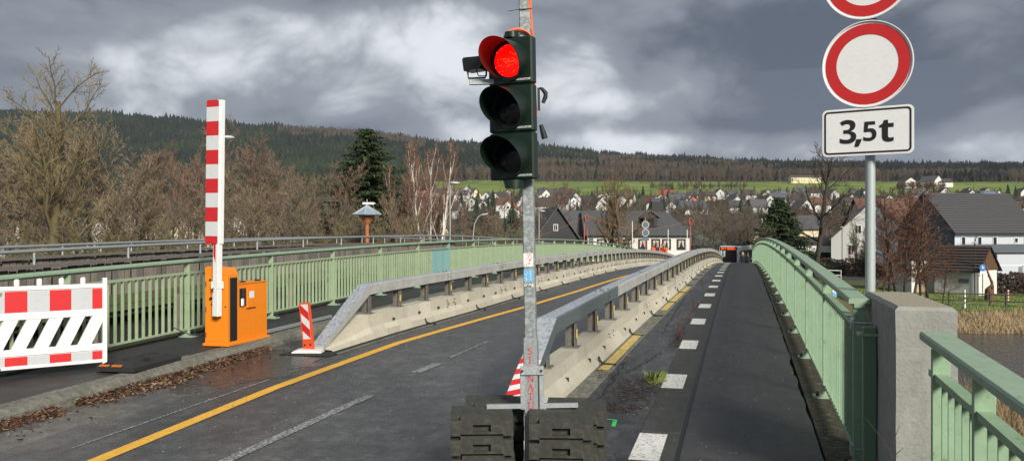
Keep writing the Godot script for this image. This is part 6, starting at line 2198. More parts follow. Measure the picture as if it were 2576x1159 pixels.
# ---------- the wooded hills ----------
func forest() -> void:
	var r := RandomNumberGenerator.new()
	r.seed = 71
	# three conifer shapes: ragged tiers of needles on a stem
	var kinds := []
	for v in 3:
		var c := Shape.new()
		c.tint = Color(1, 1, 1)
		var tiers := 7
		for k in tiers:
			var y0 := 0.10 + 0.86 * k / tiers
			var y1 := y0 + 0.24
			var rad := 0.25 * (1.0 - pow(k / float(tiers), 1.25)) + 0.012
			var pts := 9
			for i in pts:
				var a0 := TAU * (i + r.randf() * .3) / pts
				var a1 := TAU * (i + 1.0) / pts
				var am := (a0 + a1) * .5
				var r0 := rad * r.randf_range(.65, 1.1)
				var t := r.randf_range(.75, 1.15)
				c.tint = Color(t, t, t)
				c.tri(Vector3(cos(a0) * r0 * .5, y0 + .03, sin(a0) * r0 * .5), Vector3(cos(am) * r0, y0 - .03 * r.randf(), sin(am) * r0), Vector3(0, minf(y1, 1.0), 0))
				c.tri(Vector3(cos(a1) * r0 * .5, y0 + .03, sin(a1) * r0 * .5), Vector3(0, minf(y1, 1.0), 0), Vector3(cos(am) * r0, y0 - .03 * r.randf(), sin(am) * r0))
		kinds.append(c.mesh())
	var bares := []
	for v in 3:
		var q := {"levels": 3, "n": [9, 6, 5], "len": [.48, .5, .5], "spread": [42, 40, 38], "up": .3, "wob": .1, "bark": Color(1, 1, 1), "twigs": [Color(1, .95, .9), Color(1.15, 1.05, .95), Color(.85, .85, .85)], "rad": .5, "min": .0065, "from": [.25, .15, .15], "base": .016, "trunk": .8}
		var sh := Shape.new()
		var rr := RandomNumberGenerator.new()
		rr.seed = 80 + v
		grow(sh, sh, q, Vector3.ZERO, Vector3.UP, .72, .018, 0, rr)
		bares.append(sh.mesh())
	var lists := [[], [], [], [], [], []]
	var patch := noise(73, 0.0045, 3)
	var w := 0.0
	var d := 700.0
	while d < 1815.0:
		var stepd := 6.5 if d < 1700 else 5.0
		var a := -0.70
		while a < 0.70:
			var da := 6.0 / d
			a += da * r.randf_range(.7, 1.3)
			var dd := d + r.randf_range(-4, 4)
			var x := a * dd
			w = (dd - 1000.0) / 800.0
			if dd < 1000.0 and a > -0.092: continue
			var n := patch.get_noise_2d(x, dd)
			var conifer := true
			# which wood grows where, read off the hillside
			if a < -0.27: conifer = true
			elif a < -0.10: conifer = w < 0.80 + n * .10
			elif a < 0.02: conifer = w > 0.22 + n * .5
			elif a < 0.10: conifer = w > 0.40 + n * .6
			elif a < 0.29: conifer = w > 0.66 + n * .8
			elif a < 0.42: conifer = w > 0.45 + n * .9
			else: conifer = w > 0.10 + n * .4
			if r.randf() < (0.10 if a > -0.1 else 0.015): conifer = not conifer
			if a < -0.10 and w > 0.85 and a > -0.27: conifer = r.randf() < .1
			# the clearing above the meadow
			if w < 0.03 + n * .05 and a > -0.09: continue
			if conifer:
				if patch.get_noise_2d(x * 6.0, dd * 6.0 + 300.0) < -0.42: continue
				var h := r.randf_range(10, 16) * (1.0 if w > .12 else .85) * (1.0 + patch.get_noise_2d(x * 3.0 + 700.0, dd * 3.0) * .7)
				if r.randf() < .04: h *= 1.3
				var k := r.randi() % 3
				var light := clampf(.5 + n * 1.2, 0, 1)
				var col := Color(.012, .020, .012).lerp(Color(.026, .042, .017), light * light) * r.randf_range(.65, 1.4)
				if a > -0.28 and a < -0.10 and w < .24 and w > .08: col = Color(.032, .05, .02) * r.randf_range(.7, 1.3)
				if a > 0.40: col *= .8
				lists[k].append([Transform3D(Basis(Vector3.UP, r.randf() * TAU).scaled(Vector3(h * r.randf_range(.9, 1.25), h, h * r.randf_range(.9, 1.25))), stand(x, dd)), col])
			elif r.randf() < .75:
				var h := r.randf_range(12, 19)
				var col := Color(.105, .085, .066).lerp(Color(.15, .115, .08), clampf(.5 + n * 1.5, 0, 1)) * r.randf_range(.7, 1.25)
				lists[3 + r.randi() % 3].append([Transform3D(Basis(Vector3.UP, r.randf() * TAU).scaled(Vector3(h * 1.15, h, h * 1.15)), stand(x, dd)), col])
		d += stepd
	# bushes and trees between the far houses
	for i in 2300:
		var dd := r.randf_range(150, 720)
		var x := r.randf_range(-.2, .66) * dd
		if i % 9 == 0:
			dd = 860.0 + r.randf_range(-8, 8)
			x = (r.randf_range(.16, .27) if i % 2 else r.randf_range(.44, .5)) * dd
		elif i % 9 == 1:
			dd = 985.0 + r.randf_range(-18, 25)
			x = r.randf_range(-.09, .6) * dd
		var h := r.randf_range(4, 10)
		if r.randf() < .05 and i % 9 > 1: lists[r.randi() % 3].append([Transform3D(Basis().scaled(Vector3.ONE * h * 1.2), stand(x, dd)), Color(.022, .038, .017)])
		else: lists[3 + r.randi() % 3].append([Transform3D(Basis(Vector3.UP, r.randf() * TAU).scaled(Vector3(h * 1.2, h, h * 1.2)), stand(x, dd)), Color(.11, .078, .055) * r.randf_range(.7, 1.3)])
	for k in 6:
		var mm := MultiMesh.new()
		mm.transform_format = MultiMesh.TRANSFORM_3D
		mm.use_colors = true
		mm.mesh = kinds[k] if k < 3 else bares[k - 3]
		mm.instance_count = lists[k].size()
		for i in lists[k].size():
			mm.set_instance_transform(i, lists[k][i][0])
			mm.set_instance_color(i, lists[k][i][1])
		var o := MultiMeshInstance3D.new()
		o.name = numbered("conifer_wood" if k < 3 else "leafless_wood")
		o.multimesh = mm
		o.material_override = M.leaf
		add_child(o)
		tag(o, "dark conifer wood covering the far hills" if k < 3 else "brown leafless wood on the far hillside and among the houses", "wood", "conifers on the hills" if k < 3 else "leafless woods", "stuff")
var win_mesh := {}
func window(o: Node3D, at: Vector3, bs: Basis, w: float, h: float, frame: Material, cross := true, depth := 0.05) -> void:
	var key := "%s_%s_%s" % [w, h, cross]
	if not win_mesh.has(key):
		var f := Shape.new()
		var t := maxf(.07, w * .09)
		for q in [[-w / 2 + t / 2, 0, t, h], [w / 2 - t / 2, 0, t, h]]: f.box(Vector3(q[0], q[1], 0), Vector3(q[2], q[3], .1))
		for q in [[0, h / 2 - t / 2, w, t], [0, -h / 2 + t / 2, w, t]]: f.box(Vector3(q[0], q[1], 0), Vector3(q[2] - 2 * t, q[3], .1))
		if cross: f.box(Vector3(0, 0, -.004), Vector3(t * .6, h - 2 * t, .09))
		var g := Shape.new()
		g.box(Vector3(0, 0, -.02), Vector3(w - t, h - t, .04))
		win_mesh[key] = [f.mesh(), g.mesh()]
	var fr := part("window", win_mesh[key][0], frame, o, Transform3D(bs, at + bs * Vector3(0, 0, depth - .03)))
	part("pane", win_mesh[key][1], M.window_glass, fr)
# a gabled house; the gable faces local +z, the ridge runs along z. w = gable width, l = length, e = eaves height, r = ridge height
func house(called: String, label: String, at: Vector3, yaw: float, w: float, l: float, e: float, r: float, wall: Material, roof: Material, group := "", over := 0.35, chimney := true) -> Node3D:
	var o := thing(called, label, "house", at, Basis(Vector3.UP, yaw), group)
	var b := Shape.new()
	b.prism([Vector2(-w / 2, -1.5), Vector2(w / 2, -1.5), Vector2(w / 2, e), Vector2(0, r - .12), Vector2(-w / 2, e)], -l, 0)
	part("wall", b, wall, o)
	var rf := Shape.new()
	var sl := Vector2(w / 2, r - e)
	var n := Vector2(sl.y, sl.x).normalized() * .22
	var k := 1.0 + over / sl.length()
	for s in [-1.0, 1.0]:
		var p := [Vector2(0, r), Vector2(s * sl.x * k, r - sl.y * k), Vector2(s * (sl.x * k + n.x * .5), r - sl.y * k + n.y), Vector2(0, r + n.y)]
		rf.prism(p, -l - over, over)
	var ro := part("roof", rf, roof, o)
	if chimney:
		var c := Shape.new()
		c.box(Vector3(w * .1, r + .25, -l * .45), Vector3(.6, 1.3, .6))
		part("chimney", c, M.brown_tile, ro)
	return o

func village() -> void:
	var r := RandomNumberGenerator.new()
	r.seed = 91
	var walls := [["white", M.white_wall], ["grey white", M.grey_white_wall], ["grey white", M.grey_white_wall], ["cream", M.pale_yellow_wall], ["grey white", M.grey_white_wall]]
	var roofs := [["dark grey", M.grey_tile], ["dark grey", M.slate_roof], ["brown", M.brown_tile], ["brown", M.brown_tile], ["red tiled", M.red_tile], ["rusty brown", M.rust_tile]]
	var rows := [[390, 22], [440, 22], [490, 20], [545, 20], [600, 20], [650, 22], [700, 26]]
	var count := 0
	for row in rows:
		var x := 1060.0 + r.randf() * 30
		while x < 2600:
			var d: float = row[0] + r.randf_range(-22, 22)
			if r.randf() < .44:
				var wl: Array = walls[r.randi() % 5]
				var rf: Array = roofs[r.randi() % 6] if r.randf() < .3 else roofs[r.randi() % 4]
				var face := r.randf() < .6
				var w := r.randf_range(6.5, 9.0)
				var l := r.randf_range(8.0, 13.0)
				var e := r.randf_range(2.4, 4.2)
				var rh := e + w * r.randf_range(.42, .55)
				var yaw := (r.randf_range(-.35, .35) if face else PI / 2 + r.randf_range(-.35, .35))
				var at := on_ground(x, d)
				var o := house("village_house", "%s walled house with %s roof, %s to the valley, in the far village" % [wl[0], rf[0], "gable" if face else "eaves"], at, yaw, w, l, e, rh, wl[1], rf[1], "houses of the far village", .3, r.randf() < .7)
				for fl in int(e / 2.5):
					for k in [-1, 0, 1]:
						if r.randf() < .8: window(o, Vector3(k * w * .29, 1.5 + fl * 2.6, 0), Basis.IDENTITY, 1.2, 1.3, M.frame_white, false)
				if e < 9: window(o, Vector3(0, e + .9, 0), Basis.IDENTITY, 1.2, 1.2, M.frame_white, false)
				for k in [-.25, -.5, -.75]:
					window(o, Vector3(w / 2 if not face or yaw < 0 else -w / 2, 1.6, k * l), Basis(Vector3.UP, PI / 2 if not face or yaw < 0 else -PI / 2), 1.2, 1.3, M.frame_white, false)
				if r.randf() < .1:
					var so := Shape.new()
					var sd := -1.0 if r.randf() < .5 else 1.0
					var a := Vector2(sd * w * .1, rh - (rh - e) * .2 + .25)
					var b2 := Vector2(sd * w * .42, rh - (rh - e) * .84 + .25)
					so.quad(Vector3(a.x, a.y + .05, -l * .15), Vector3(b2.x, b2.y + .05, -l * .15), Vector3(b2.x, b2.y + .05, -l * .85), Vector3(a.x, a.y + .05, -l * .85))
					part("solar_panel", so, M.solar, o)
				count += 1
			x += row[1] * r.randf_range(1.3, 2.5)
	# the ones that stand out
	var pink := house("village_house", "salmon pink gabled house with brown roof above the barn", on_ground(1746, 400.0), -0.1, 7.0, 9, 5.5, 9.4, M.pink_wall, M.brown_tile, "", .5)
	for k in [-1, 1]: window(pink, Vector3(k * 1.0, 6.6, 0), Basis.IDENTITY, 1.2, 1.5, M.frame_white, false)
	var long1 := house("hillside_building", "long pale building with flat brown roof at the edge of the wood", on_ground(2062, 985.0), PI / 2, 12, 34, 6.0, 8.5, M.cream_wall, M.grey_tile, "", .4, false)
	for k in 8: window(long1, Vector3(6.0, 3.2, -3.0 - k * 4.0), Basis(Vector3.UP, PI / 2), 2.2, 1.6, M.frame_white, false)
	house("farmhouse", "white farmhouse with grey roof on the meadow under the dark wood", on_ground(2362, 900.0), .5, 13, 18, 6.5, 12, M.white_wall, M.grey_tile, "", .5)
	house("farm_barn", "white farm barn with long dark roof beside the hill farmhouse", on_ground(2392, 905.0), PI / 2, 11, 20, 4.5, 8.5, M.white_wall, M.brown_tile, "", .5, false)
	house("farmhouse", "white chalet house with brown roof left of the hill farm", on_ground(2293, 880.0), .1, 13, 12, 6.5, 11, M.white_wall, M.brown_tile, "", .7)
	var yel := house("cream_house", "cream house with a steep gable behind the birches", on_ground(1104, 250.0), -.0, 5.2, 8, 1.6, 5.4, M.pale_yellow_wall, M.brown_tile, "", .35)
	window(yel, Vector3(0, 3.2, 0), Basis.IDENTITY, 1.0, 1.2, M.frame_dark)
	window(yel, Vector3(1.2, 1.4, 0), Basis.IDENTITY, 1.0, 1.2, M.frame_dark)
	for q in [[40, 120, "white"], [240, 132, "white"], [470, 126, "cream"], [690, 128, "white"], [760, 140, "white"], [600, 170, "white"], [330, 175, "white"], [960, 175, "white"]]:
		var h2 := house("village_house", "%s house half hidden behind the bare thicket" % q[2], on_ground(q[0], q[1]), r.randf_range(-.5, .5), 8, 9, 4.2, 7.8, M.white_wall if q[2] == "white" else M.pale_yellow_wall, roofs[r.randi() % 4][1], "houses behind the thicket")
		for k in [-1, 1]: window(h2, Vector3(k * 2.0, 2.0, 0), Basis.IDENTITY, 1.2, 1.3, M.frame_white, false)

func near_houses() -> void:
	# the white inn with its slate roof, seen over the bridge
	var d := 112.0
	var k := d / 2181.0
	var base := -3.7
	var L := spot(1478, 587, d)
	var R := spot(1735, 587, d)
	var o := thing("inn", "long white inn with dark framed windows and a grey slate roof", "house", Vector3(L.x, base, -d))
	var W := R.x - L.x
	var eh := L.y - base
	var ridge := EYE - (527 - 579) * k - base
	var dep := 10.0
	var b := Shape.new()
	b.box(Vector3(W / 2, eh / 2 - .5, -dep / 2), Vector3(W, eh + 1.0, dep))
	part("wall", b, M.white_wall, o)
	var rf := Shape.new()
	var ov := .45
	var hip := W - 44 * k
	var A := [Vector3(-ov, eh - .1, ov), Vector3(W + ov, eh - .1, ov), Vector3(W + ov, eh - .1, -dep - ov), Vector3(-ov, eh - .1, -dep - ov)]
	var B := [Vector3(-ov, ridge, -dep / 2), Vector3(hip, ridge, -dep / 2)]
	rf.quad(A[0], A[1], B[1], B[0]); rf.tri(A[1], A[2], B[1]); rf.quad(A[2], A[3], B[0], B[1]); rf.tri(A[3], A[0], B[0])
	rf.quad(A[0], A[1], A[1] - Vector3(0, .18, 0), A[0] - Vector3(0, .18, 0)); rf.quad(A[1], A[2], A[2] - Vector3(0, .18, 0), A[1] - Vector3(0, .18, 0))
	rf.quad(A[0] - Vector3(0, .18, 0), A[1] - Vector3(0, .18, 0), A[2] - Vector3(0, .18, 0), A[3] - Vector3(0, .18, 0))
	var roof := part("roof", rf, M.slate_roof, o)
	var gut := Shape.new()
	gut.tube([A[0] + Vector3(0, -.12, .08), A[1] + Vector3(0, -.12, .08)], [.07, .07], 6)
	part("gutter", gut, M.dark_metal, roof)
	for x in [1513, 1560, 1581, 1617, 1650, 1671 + 6, 1714]:
		var wx: float = (x - 1478) * k
		window(o, Vector3(wx, eh - (614 - 587) * k, 0), Basis.IDENTITY, 1.15, 1.4, M.frame_dark, true, .06)
		var cu := Shape.new()
		for s in [-1, 1]: cu.prism([Vector2(0, .5), Vector2(s * .36, .5), Vector2(s * .36, -.45), Vector2(s * .2, -.25)], 0.045, 0.05, Transform3D(Basis(), Vector3(wx, eh - (614 - 587) * k, 0)))
		part("curtain", cu, M.curtain, o)
	# dormer
	var dx := (1640 - 1478) * k
	var dm := Shape.new()
	dm.prism([Vector2(-.85, 0), Vector2(.85, 0), Vector2(.85, 1.25), Vector2(0, 1.9), Vector2(-.85, 1.25)], -2.0, 0, Transform3D(Basis(), Vector3(dx, eh + .9, -1.0)))
	var dor := part("dormer", dm, M.black_slate, roof)
	var dr := Shape.new()
	for s in [-1.0, 1.0]: dr.prism([Vector2(0, 2.05), Vector2(s * 1.25, 1.1), Vector2(s * 1.25, 1.22), Vector2(0, 2.2)], -2.3, .3, Transform3D(Basis(), Vector3(dx, eh + .9, -1.0)))
	part("dormer_roof", dr, M.slate_roof, roof)
	window(o, Vector3(dx, eh + .9 + .65, -1.0), Basis.IDENTITY, .95, 1.1, M.frame_dark, true)
	var ch := Shape.new()
	ch.box(Vector3((1693 - 1478) * k - 1.2, ridge + .4, -dep / 2), Vector3(1.5, 1.6, .8))
	part("chimney", ch, M.black_slate, roof)
	# black slated gable house
	var bl := house("slate_house", "black slated gable house with one small white window", spot(1402, 579, 104.0) * Vector3(1, 0, 1) + Vector3(0, -3.7, 0), .12, 5.4, 12, 4.2, 8.0, M.black_slate, M.slate_roof, "", .4, false)
	window(bl, Vector3(-.2, 5.6, 0), Basis.IDENTITY, .55, .8, M.frame_white)
	for x in [-1.2, 1.2]: window(bl, Vector3(x, 2.6, 0), Basis.IDENTITY, .8, 1.0, M.frame_dark)
	# its neighbour's long mossy slate roof
	house("slate_house", "low slate roofed house between the black gable and the inn", spot(1506, 579, 118.0) * Vector3(1, 0, 1) + Vector3(0, -3.9, 0), PI / 2 + .02, 9, 5.6, 3.4, 8.0, M.grey_white_wall, M.slate_roof, "", .4, false)
	# green roofed hall
	var gh := Shape.new()
	var g0 := spot(1735, 640, 122.0)
	var g := thing("green_hall", "low hall with a grey green pitched roof right of the inn", "building", Vector3(g0.x, -3.6, g0.z))
	gh.box(Vector3(3.6, 1.0, -4), Vector3(8.4, 4.0, 8))
	part("wall", gh, M.white_wall, g)
	var fa := Shape.new()
	fa.box(Vector3(3.6, 2.75, .05), Vector3(8.6, .5, .2))
	part("fascia", fa, M.black_slate, g)
	var gr := Shape.new()
	gr.quad(Vector3(-.8, 3.02, .4), Vector3(8.4, 3.02, .4), Vector3(4.6, 3.4, -3.5), Vector3(0.3, 5.1, -3.5))
	gr.tri(Vector3(8.4, 3.02, .4), Vector3(8.4, 3.02, -8), Vector3(4.6, 3.4, -3.5))
	gr.quad(Vector3(0.3, 5.1, -3.5), Vector3(4.6, 3.4, -3.5), Vector3(8.4, 3.02, -8), Vector3(-.8, 3.02, -8))
	part("roof", gr, M.green_roof, g)
	window(g, Vector3(5.4, 1.9, .01), Basis.IDENTITY, 1.4, .5, M.frame_dark, false)
	# the barn with its long brown roof and a pale gable to the right
	var bd := 135.0
	var p0 := spot(1905, 640, bd)
	var barn := house("barn", "barn with a long brown roof and a pale gable beside the bus", Vector3(p0.x, -3.7, p0.z + 2.0), .85, 8.0, 14.5, 3.0, 7.7, M.cream_wall, M.brown_tile, "", .4, false)
	window(barn, Vector3(0, 4.6, 0), Basis.IDENTITY, .9, 1.0, M.frame_dark)
	window(barn, Vector3(1.6, 1.6, 0), Basis.IDENTITY, 1.2, 1.4, M.frame_white)
	# furniture shop behind the tall tree
	var s0 := spot(1992, 672, 126.0)
	var sh := thing("furniture_shop", "low furniture shop with a white lettered fascia behind the bus stop sign", "shop", Vector3(s0.x, -3.9, s0.z))
	var sw := Shape.new()
	sw.box(Vector3(3.6, 1.2, -5), Vector3(8.6, 4.0, 10))
	part("wall", sw, M.brown_tile, sh)
	var sf := Shape.new()
	sf.box(Vector3(3.6, 2.75, .12), Vector3(9.0, .95, .3))
	var fs := part("fascia", sf, M.frame_white, sh)
	letters("Möbe", .62, M.print_black, fs, Transform3D(Basis(), Vector3(2.2, 2.75, .275)))
	var sr := Shape.new()
	sr.quad(Vector3(-.9, 3.3, .3), Vector3(8.1, 3.3, .3), Vector3(8.1, 4.5, -5), Vector3(-.9, 4.5, -5)); sr.quad(Vector3(-.9, 4.5, -5), Vector3(8.1, 4.5, -5), Vector3(8.1, 3.3, -10), Vector3(-.9, 3.3, -10))
	part("roof", sr, M.brown_tile, sh)
	for x in [1.0, 3.4, 5.8]: window(sh, Vector3(x, 1.3, .0), Basis.IDENTITY, 2.0, 1.7, M.frame_dark, false)
	var ch2 := house("cream_house", "cream house with grey roof behind the furniture shop", spot(2045, 640, 150.0) * Vector3(1, 0, 1) + Vector3(0, -3.6, 0), PI / 2, 9, 13, 5.4, 7.6, M.cream_wall, M.grey_tile)
	for z in [-2.5, -5.5, -8.5]: window(ch2, Vector3(4.5, 4.0, z), Basis(Vector3.UP, PI / 2), 1.4, 1.4, M.frame_white)
	# white gabled house behind the sign pole, a darker blue panel over its right half
	var hd := 121.0
	var hk := hd / 2181.0
	var hp := spot(2198, 579, hd)
	var hw := 200.0 * hk
	var he := EYE - (600 - 579) * hk + 4.0
	var hr := EYE - (500 - 579) * hk + 4.0
	var wh := house("white_house", "white gabled house with a steep dark roof behind the sign pole", Vector3(hp.x, -4.0, hp.z), -.40, hw, 12, he, hr, M.grey_white_wall, M.brown_tile, "", .35, false)
	var sc := Shape.new()
	sc.prism([Vector2(.4, 0), Vector2(hw / 2 - .02, 0), Vector2(hw / 2 - .02, he - .1), Vector2(.4, hr - .75)], 0, .06)
	part("blue_panel", sc, M.blue_slate, wh)
	window(wh, Vector3(-2.0, he + 1.3, 0), Basis.IDENTITY, .95, 1.25, M.frame_white)
	window(wh, Vector3(-2.9, he - 1.6, 0), Basis.IDENTITY, .95, 1.5, M.frame_white)
	window(wh, Vector3(-.7, he - 1.6, 0), Basis.IDENTITY, .95, 1.5, M.frame_white)
	# brown roofed house behind
	house("brown_house", "house with a broad rusty brown roof behind the alders", spot(2330, 579, 130.0) * Vector3(1, 0, 1) + Vector3(0, -4.0, 0), PI / 2 + .1, 10, 11, 4.6, 10.2, M.grey_white_wall, M.rust_tile, "", .4, false)
	# the large blue grey house with courses of dark tiles
	var cd := 92.0
	var ck := cd / 2181.0
	var corner := spot(2403, 582, cd)
	var yaw := deg_to_rad(-43.0)
	var cl := thing("blue_grey_house", "large blue grey house with a dark tiled roof and white windows", "house", Vector3(corner.x, -4.2, corner.z), Basis(Vector3.UP, yaw))
	# local: the eaves corner at the origin; gable along -x, long side along +z turned: build in own axes
	cl.basis = Basis(Vector3.UP, deg_to_rad(18.0))
	var eh2 := corner.y + 4.2
	var gw := 8.2
	var ln := 11.5
	var rz := eh2 + 4.3
	var wb := Shape.new()
	# long side faces the viewer (local +z at z = 0) running along +x; the gable runs back along -z at x = 0
	wb.box(Vector3(ln / 2, eh2 / 2, -gw / 2), Vector3(ln, eh2, gw))
	part("wall", wb, M.blue_grey_wall, cl)
	var gb := Shape.new()
	gb.prism([Vector2(0, 0), Vector2(gw, 0), Vector2(gw, eh2), Vector2(gw / 2, rz - .15), Vector2(0, eh2)], -.05, 0, Transform3D(Basis(Vector3(0, 0, -1), Vector3.UP, Vector3(1, 0, 0)), Vector3(0, 0, 0)))
	part("slate_gable", gb, M.blue_slate, cl)
	var back := Shape.new()
	back.quad(Vector3(-.4, rz, -gw / 2), Vector3(ln + .4, rz, -gw / 2), Vector3(ln + .4, eh2 - .2, -gw - .3), Vector3(-.4, eh2 - .2, -gw - .3))
	back.quad(Vector3(-.4, rz - .03, -gw / 2), Vector3(ln + .4, rz - .03, -gw / 2), Vector3(ln + .4, eh2 - .25, .35), Vector3(-.4, eh2 - .25, .35))
	var rfc := part("roof", back, M.tile_roof, cl)
	var courses := 17
	for i in courses:
		var f0 := i / float(courses)
		var f1 := (i + 1) / float(courses)
		var a := Vector3(0, lerpf(eh2 - .2, rz, f0), lerpf(.4, -gw / 2, f0))
		var c := Vector3(0, lerpf(eh2 - .2, rz, f1), lerpf(.4, -gw / 2, f1))
		var up := Vector3(0, .055, .05)
		var t := Shape.new()
		var x0 := -.42
		var x1 := ln + .42
		t.quad(a + up * 1.6 + Vector3(x0, 0, 0), a + up * 1.6 + Vector3(x1, 0, 0), c + up * .4 + Vector3(x1, 0, 0), c + up * .4 + Vector3(x0, 0, 0))
		t.quad(a + Vector3(x0, 0, 0), a + Vector3(x1, 0, 0), a + up * 1.6 + Vector3(x1, 0, 0), a + up * 1.6 + Vector3(x0, 0, 0))
		part("tile_course", t, M.tile_roof, rfc)
	var gt := Shape.new()
	gt.tube([Vector3(-.4, eh2 - .28, .45), Vector3(ln + .4, eh2 - .28, .45)], [.07, .07], 6)
	part("gutter", gt, M.dark_metal, rfc)
	for q in [[1.1, 1.0], [3.3, 1.0], [5.4, 1.0]]: window(cl, Vector3(q[0], eh2 - 1.15, 0), Basis.IDENTITY, .62, 1.25, M.frame_white, false, .06)
	window(cl, Vector3(8.4, eh2 - .95, 0), Basis.IDENTITY, .55, .6, M.frame_white, false, .06)
	for x in [2.7, 9.6]:
		var dp := Shape.new()
		dp.tube([Vector3(x + .3, eh2 - .3, .42), Vector3(x, eh2 - .7, .1), Vector3(x, 0, .1)], [.05, .05, .05], 6)
		part("downpipe", dp, M.grey_metal, cl)
	# lean-to block at its right
	var le := thing("flat_annex", "blue grey flat roofed annex beside the large blue grey house", "building", spot(2545, 700, 86.0) * Vector3(1, 0, 1) + Vector3(0, -4.1, 0), Basis(Vector3.UP, .12))
	var lw := Shape.new()
	lw.box(Vector3(2.2, 1.7, -3), Vector3(7.4, 3.4, 6))
	part("wall", lw, M.blue_grey_wall, le)
	var lr := Shape.new()
	lr.quad(Vector3(-1.8, 3.45, .3), Vector3(6, 3.45, .3), Vector3(6, 4.2, -6), Vector3(-1.8, 4.2, -6))
	part("roof", lr, M.grey_metal, le)
	var ld := Shape.new()
	ld.box(Vector3(1.6, 1.0, .03), Vector3(1.6, 2.1, .05))
	part("door", ld, M.grey_metal, le)
	# garage with a beige door and the shed with the wooden gable
	var ga0 := spot(2294, 735, 79.0)
	var ga := thing("garage", "white garage with a beige door behind the alders", "garage", Vector3(ga0.x, -4.1, ga0.z), Basis(Vector3.UP, .05))
	var gwl := Shape.new()
	gwl.box(Vector3(1.05, 1.45, -2.5), Vector3(2.1, 2.9, 5))
	part("wall", gwl, M.white_wall, ga)
	var gd := Shape.new()
	gd.box(Vector3(.9, 1.15, .02), Vector3(1.15, 2.2, .05))
	var door := part("door", gd, M.beige_door, ga)
	for y in 4:
		var gv := Shape.new()
		gv.box(Vector3(.9, .3 + y * .52, .05), Vector3(1.1, .44, .03))
		part("panel", gv, M.beige_door, door)
	var ge := Shape.new()
	ge.box(Vector3(1.05, 2.95, -2.5), Vector3(2.3, .12, 5.2))
	part("roof", ge, M.brown_tile, ga)
	var s1 := spot(2352, 735, 78.0)
	var shd := thing("tiled_shed", "white walled shed with dark tiled roof and brown wooden gable", "shed", Vector3(s1.x, -4.1, s1.z), Basis(Vector3.UP, -.95))
	var wv := Shape.new()
	wv.box(Vector3(1.95, 1.2, -1.6), Vector3(3.9, 2.4, 3.2))
	part("wall", wv, M.white_wall, shd)
	var gx := Shape.new()
	gx.prism([Vector2(-.25, 2.2), Vector2(3.4, 2.2), Vector2(1.6, 4.3)], -.04, .04, Transform3D(Basis(Vector3(0, 0, -1), Vector3.UP, Vector3(1, 0, 0)), Vector3(3.92, 0, 0)))
	part("wooden_gable", gx, M.barn_wood, shd)
	var pk := Shape.new()
	pk.box(Vector3(0, 0, 0), Vector3(.02, 1.0, .015))
	for i in 9:
		var plank := Shape.new()
		var zz := .0 + i * .36
		var top := 2.2 + (2.1 * (zz + .25) / 1.85 if zz < 1.6 else 2.1 * (3.4 - zz) / 1.8)
		plank.box(Vector3(3.97, (2.2 + top) / 2, -zz), Vector3(.03, maxf(top - 2.2 - .1, .05), .33))
		part("plank", plank, M.barn_wood, shd)
	var base2 := Shape.new()
	base2.quad(Vector3(-.3, 4.28, -1.6), Vector3(4.2, 4.28, -1.6), Vector3(4.2, 2.05, .45), Vector3(-.3, 2.05, .45)); base2.quad(Vector3(-.3, 4.28, -1.6), Vector3(4.2, 4.28, -1.6), Vector3(4.2, 2.05, -3.65), Vector3(-.3, 2.05, -3.65))
	var rs := part("roof", base2, M.tile_roof, shd)
	for i in 9:
		var f0 := i / 9.0
		var f1 := (i + 1) / 9.0
		var a := Vector3(0, lerpf(2.05, 4.28, f0), lerpf(.45, -1.6, f0))
		var c := Vector3(0, lerpf(2.05, 4.28, f1), lerpf(.45, -1.6, f1))
		var t := Shape.new()
		t.quad(a + Vector3(-.32, .1, .1), a + Vector3(4.22, .1, .1), c + Vector3(4.22, .03, .03), c + Vector3(-.32, .03, .03))
		t.quad(a + Vector3(-.32, 0, 0), a + Vector3(4.22, 0, 0), a + Vector3(4.22, .1, .1), a + Vector3(-.32, .1, .1))
		part("tile_course", t, M.brown_tile, rs)
	var mk := Shape.new()
	mk.box(Vector3(2.6, 1.25, .02), Vector3(.9, .35, .03))
	part("plaque", mk, M.grey_metal, shd)
	var cp := Shape.new()
	cp.box(Vector3(0, 0, 0), Vector3(3.2, .1, 1.4))
	var can := solo("white_canopy", cp, M.frame_white, "flat white canopy beside the shed's wooden gable", "canopy")
	can.position = spot(2528, 665, 80.0)
	var post1 := Shape.new()
	post1.box(Vector3(1.4, -1.3, .5), Vector3(.08, 2.6, .08))
	part("post", post1, M.frame_white, can)

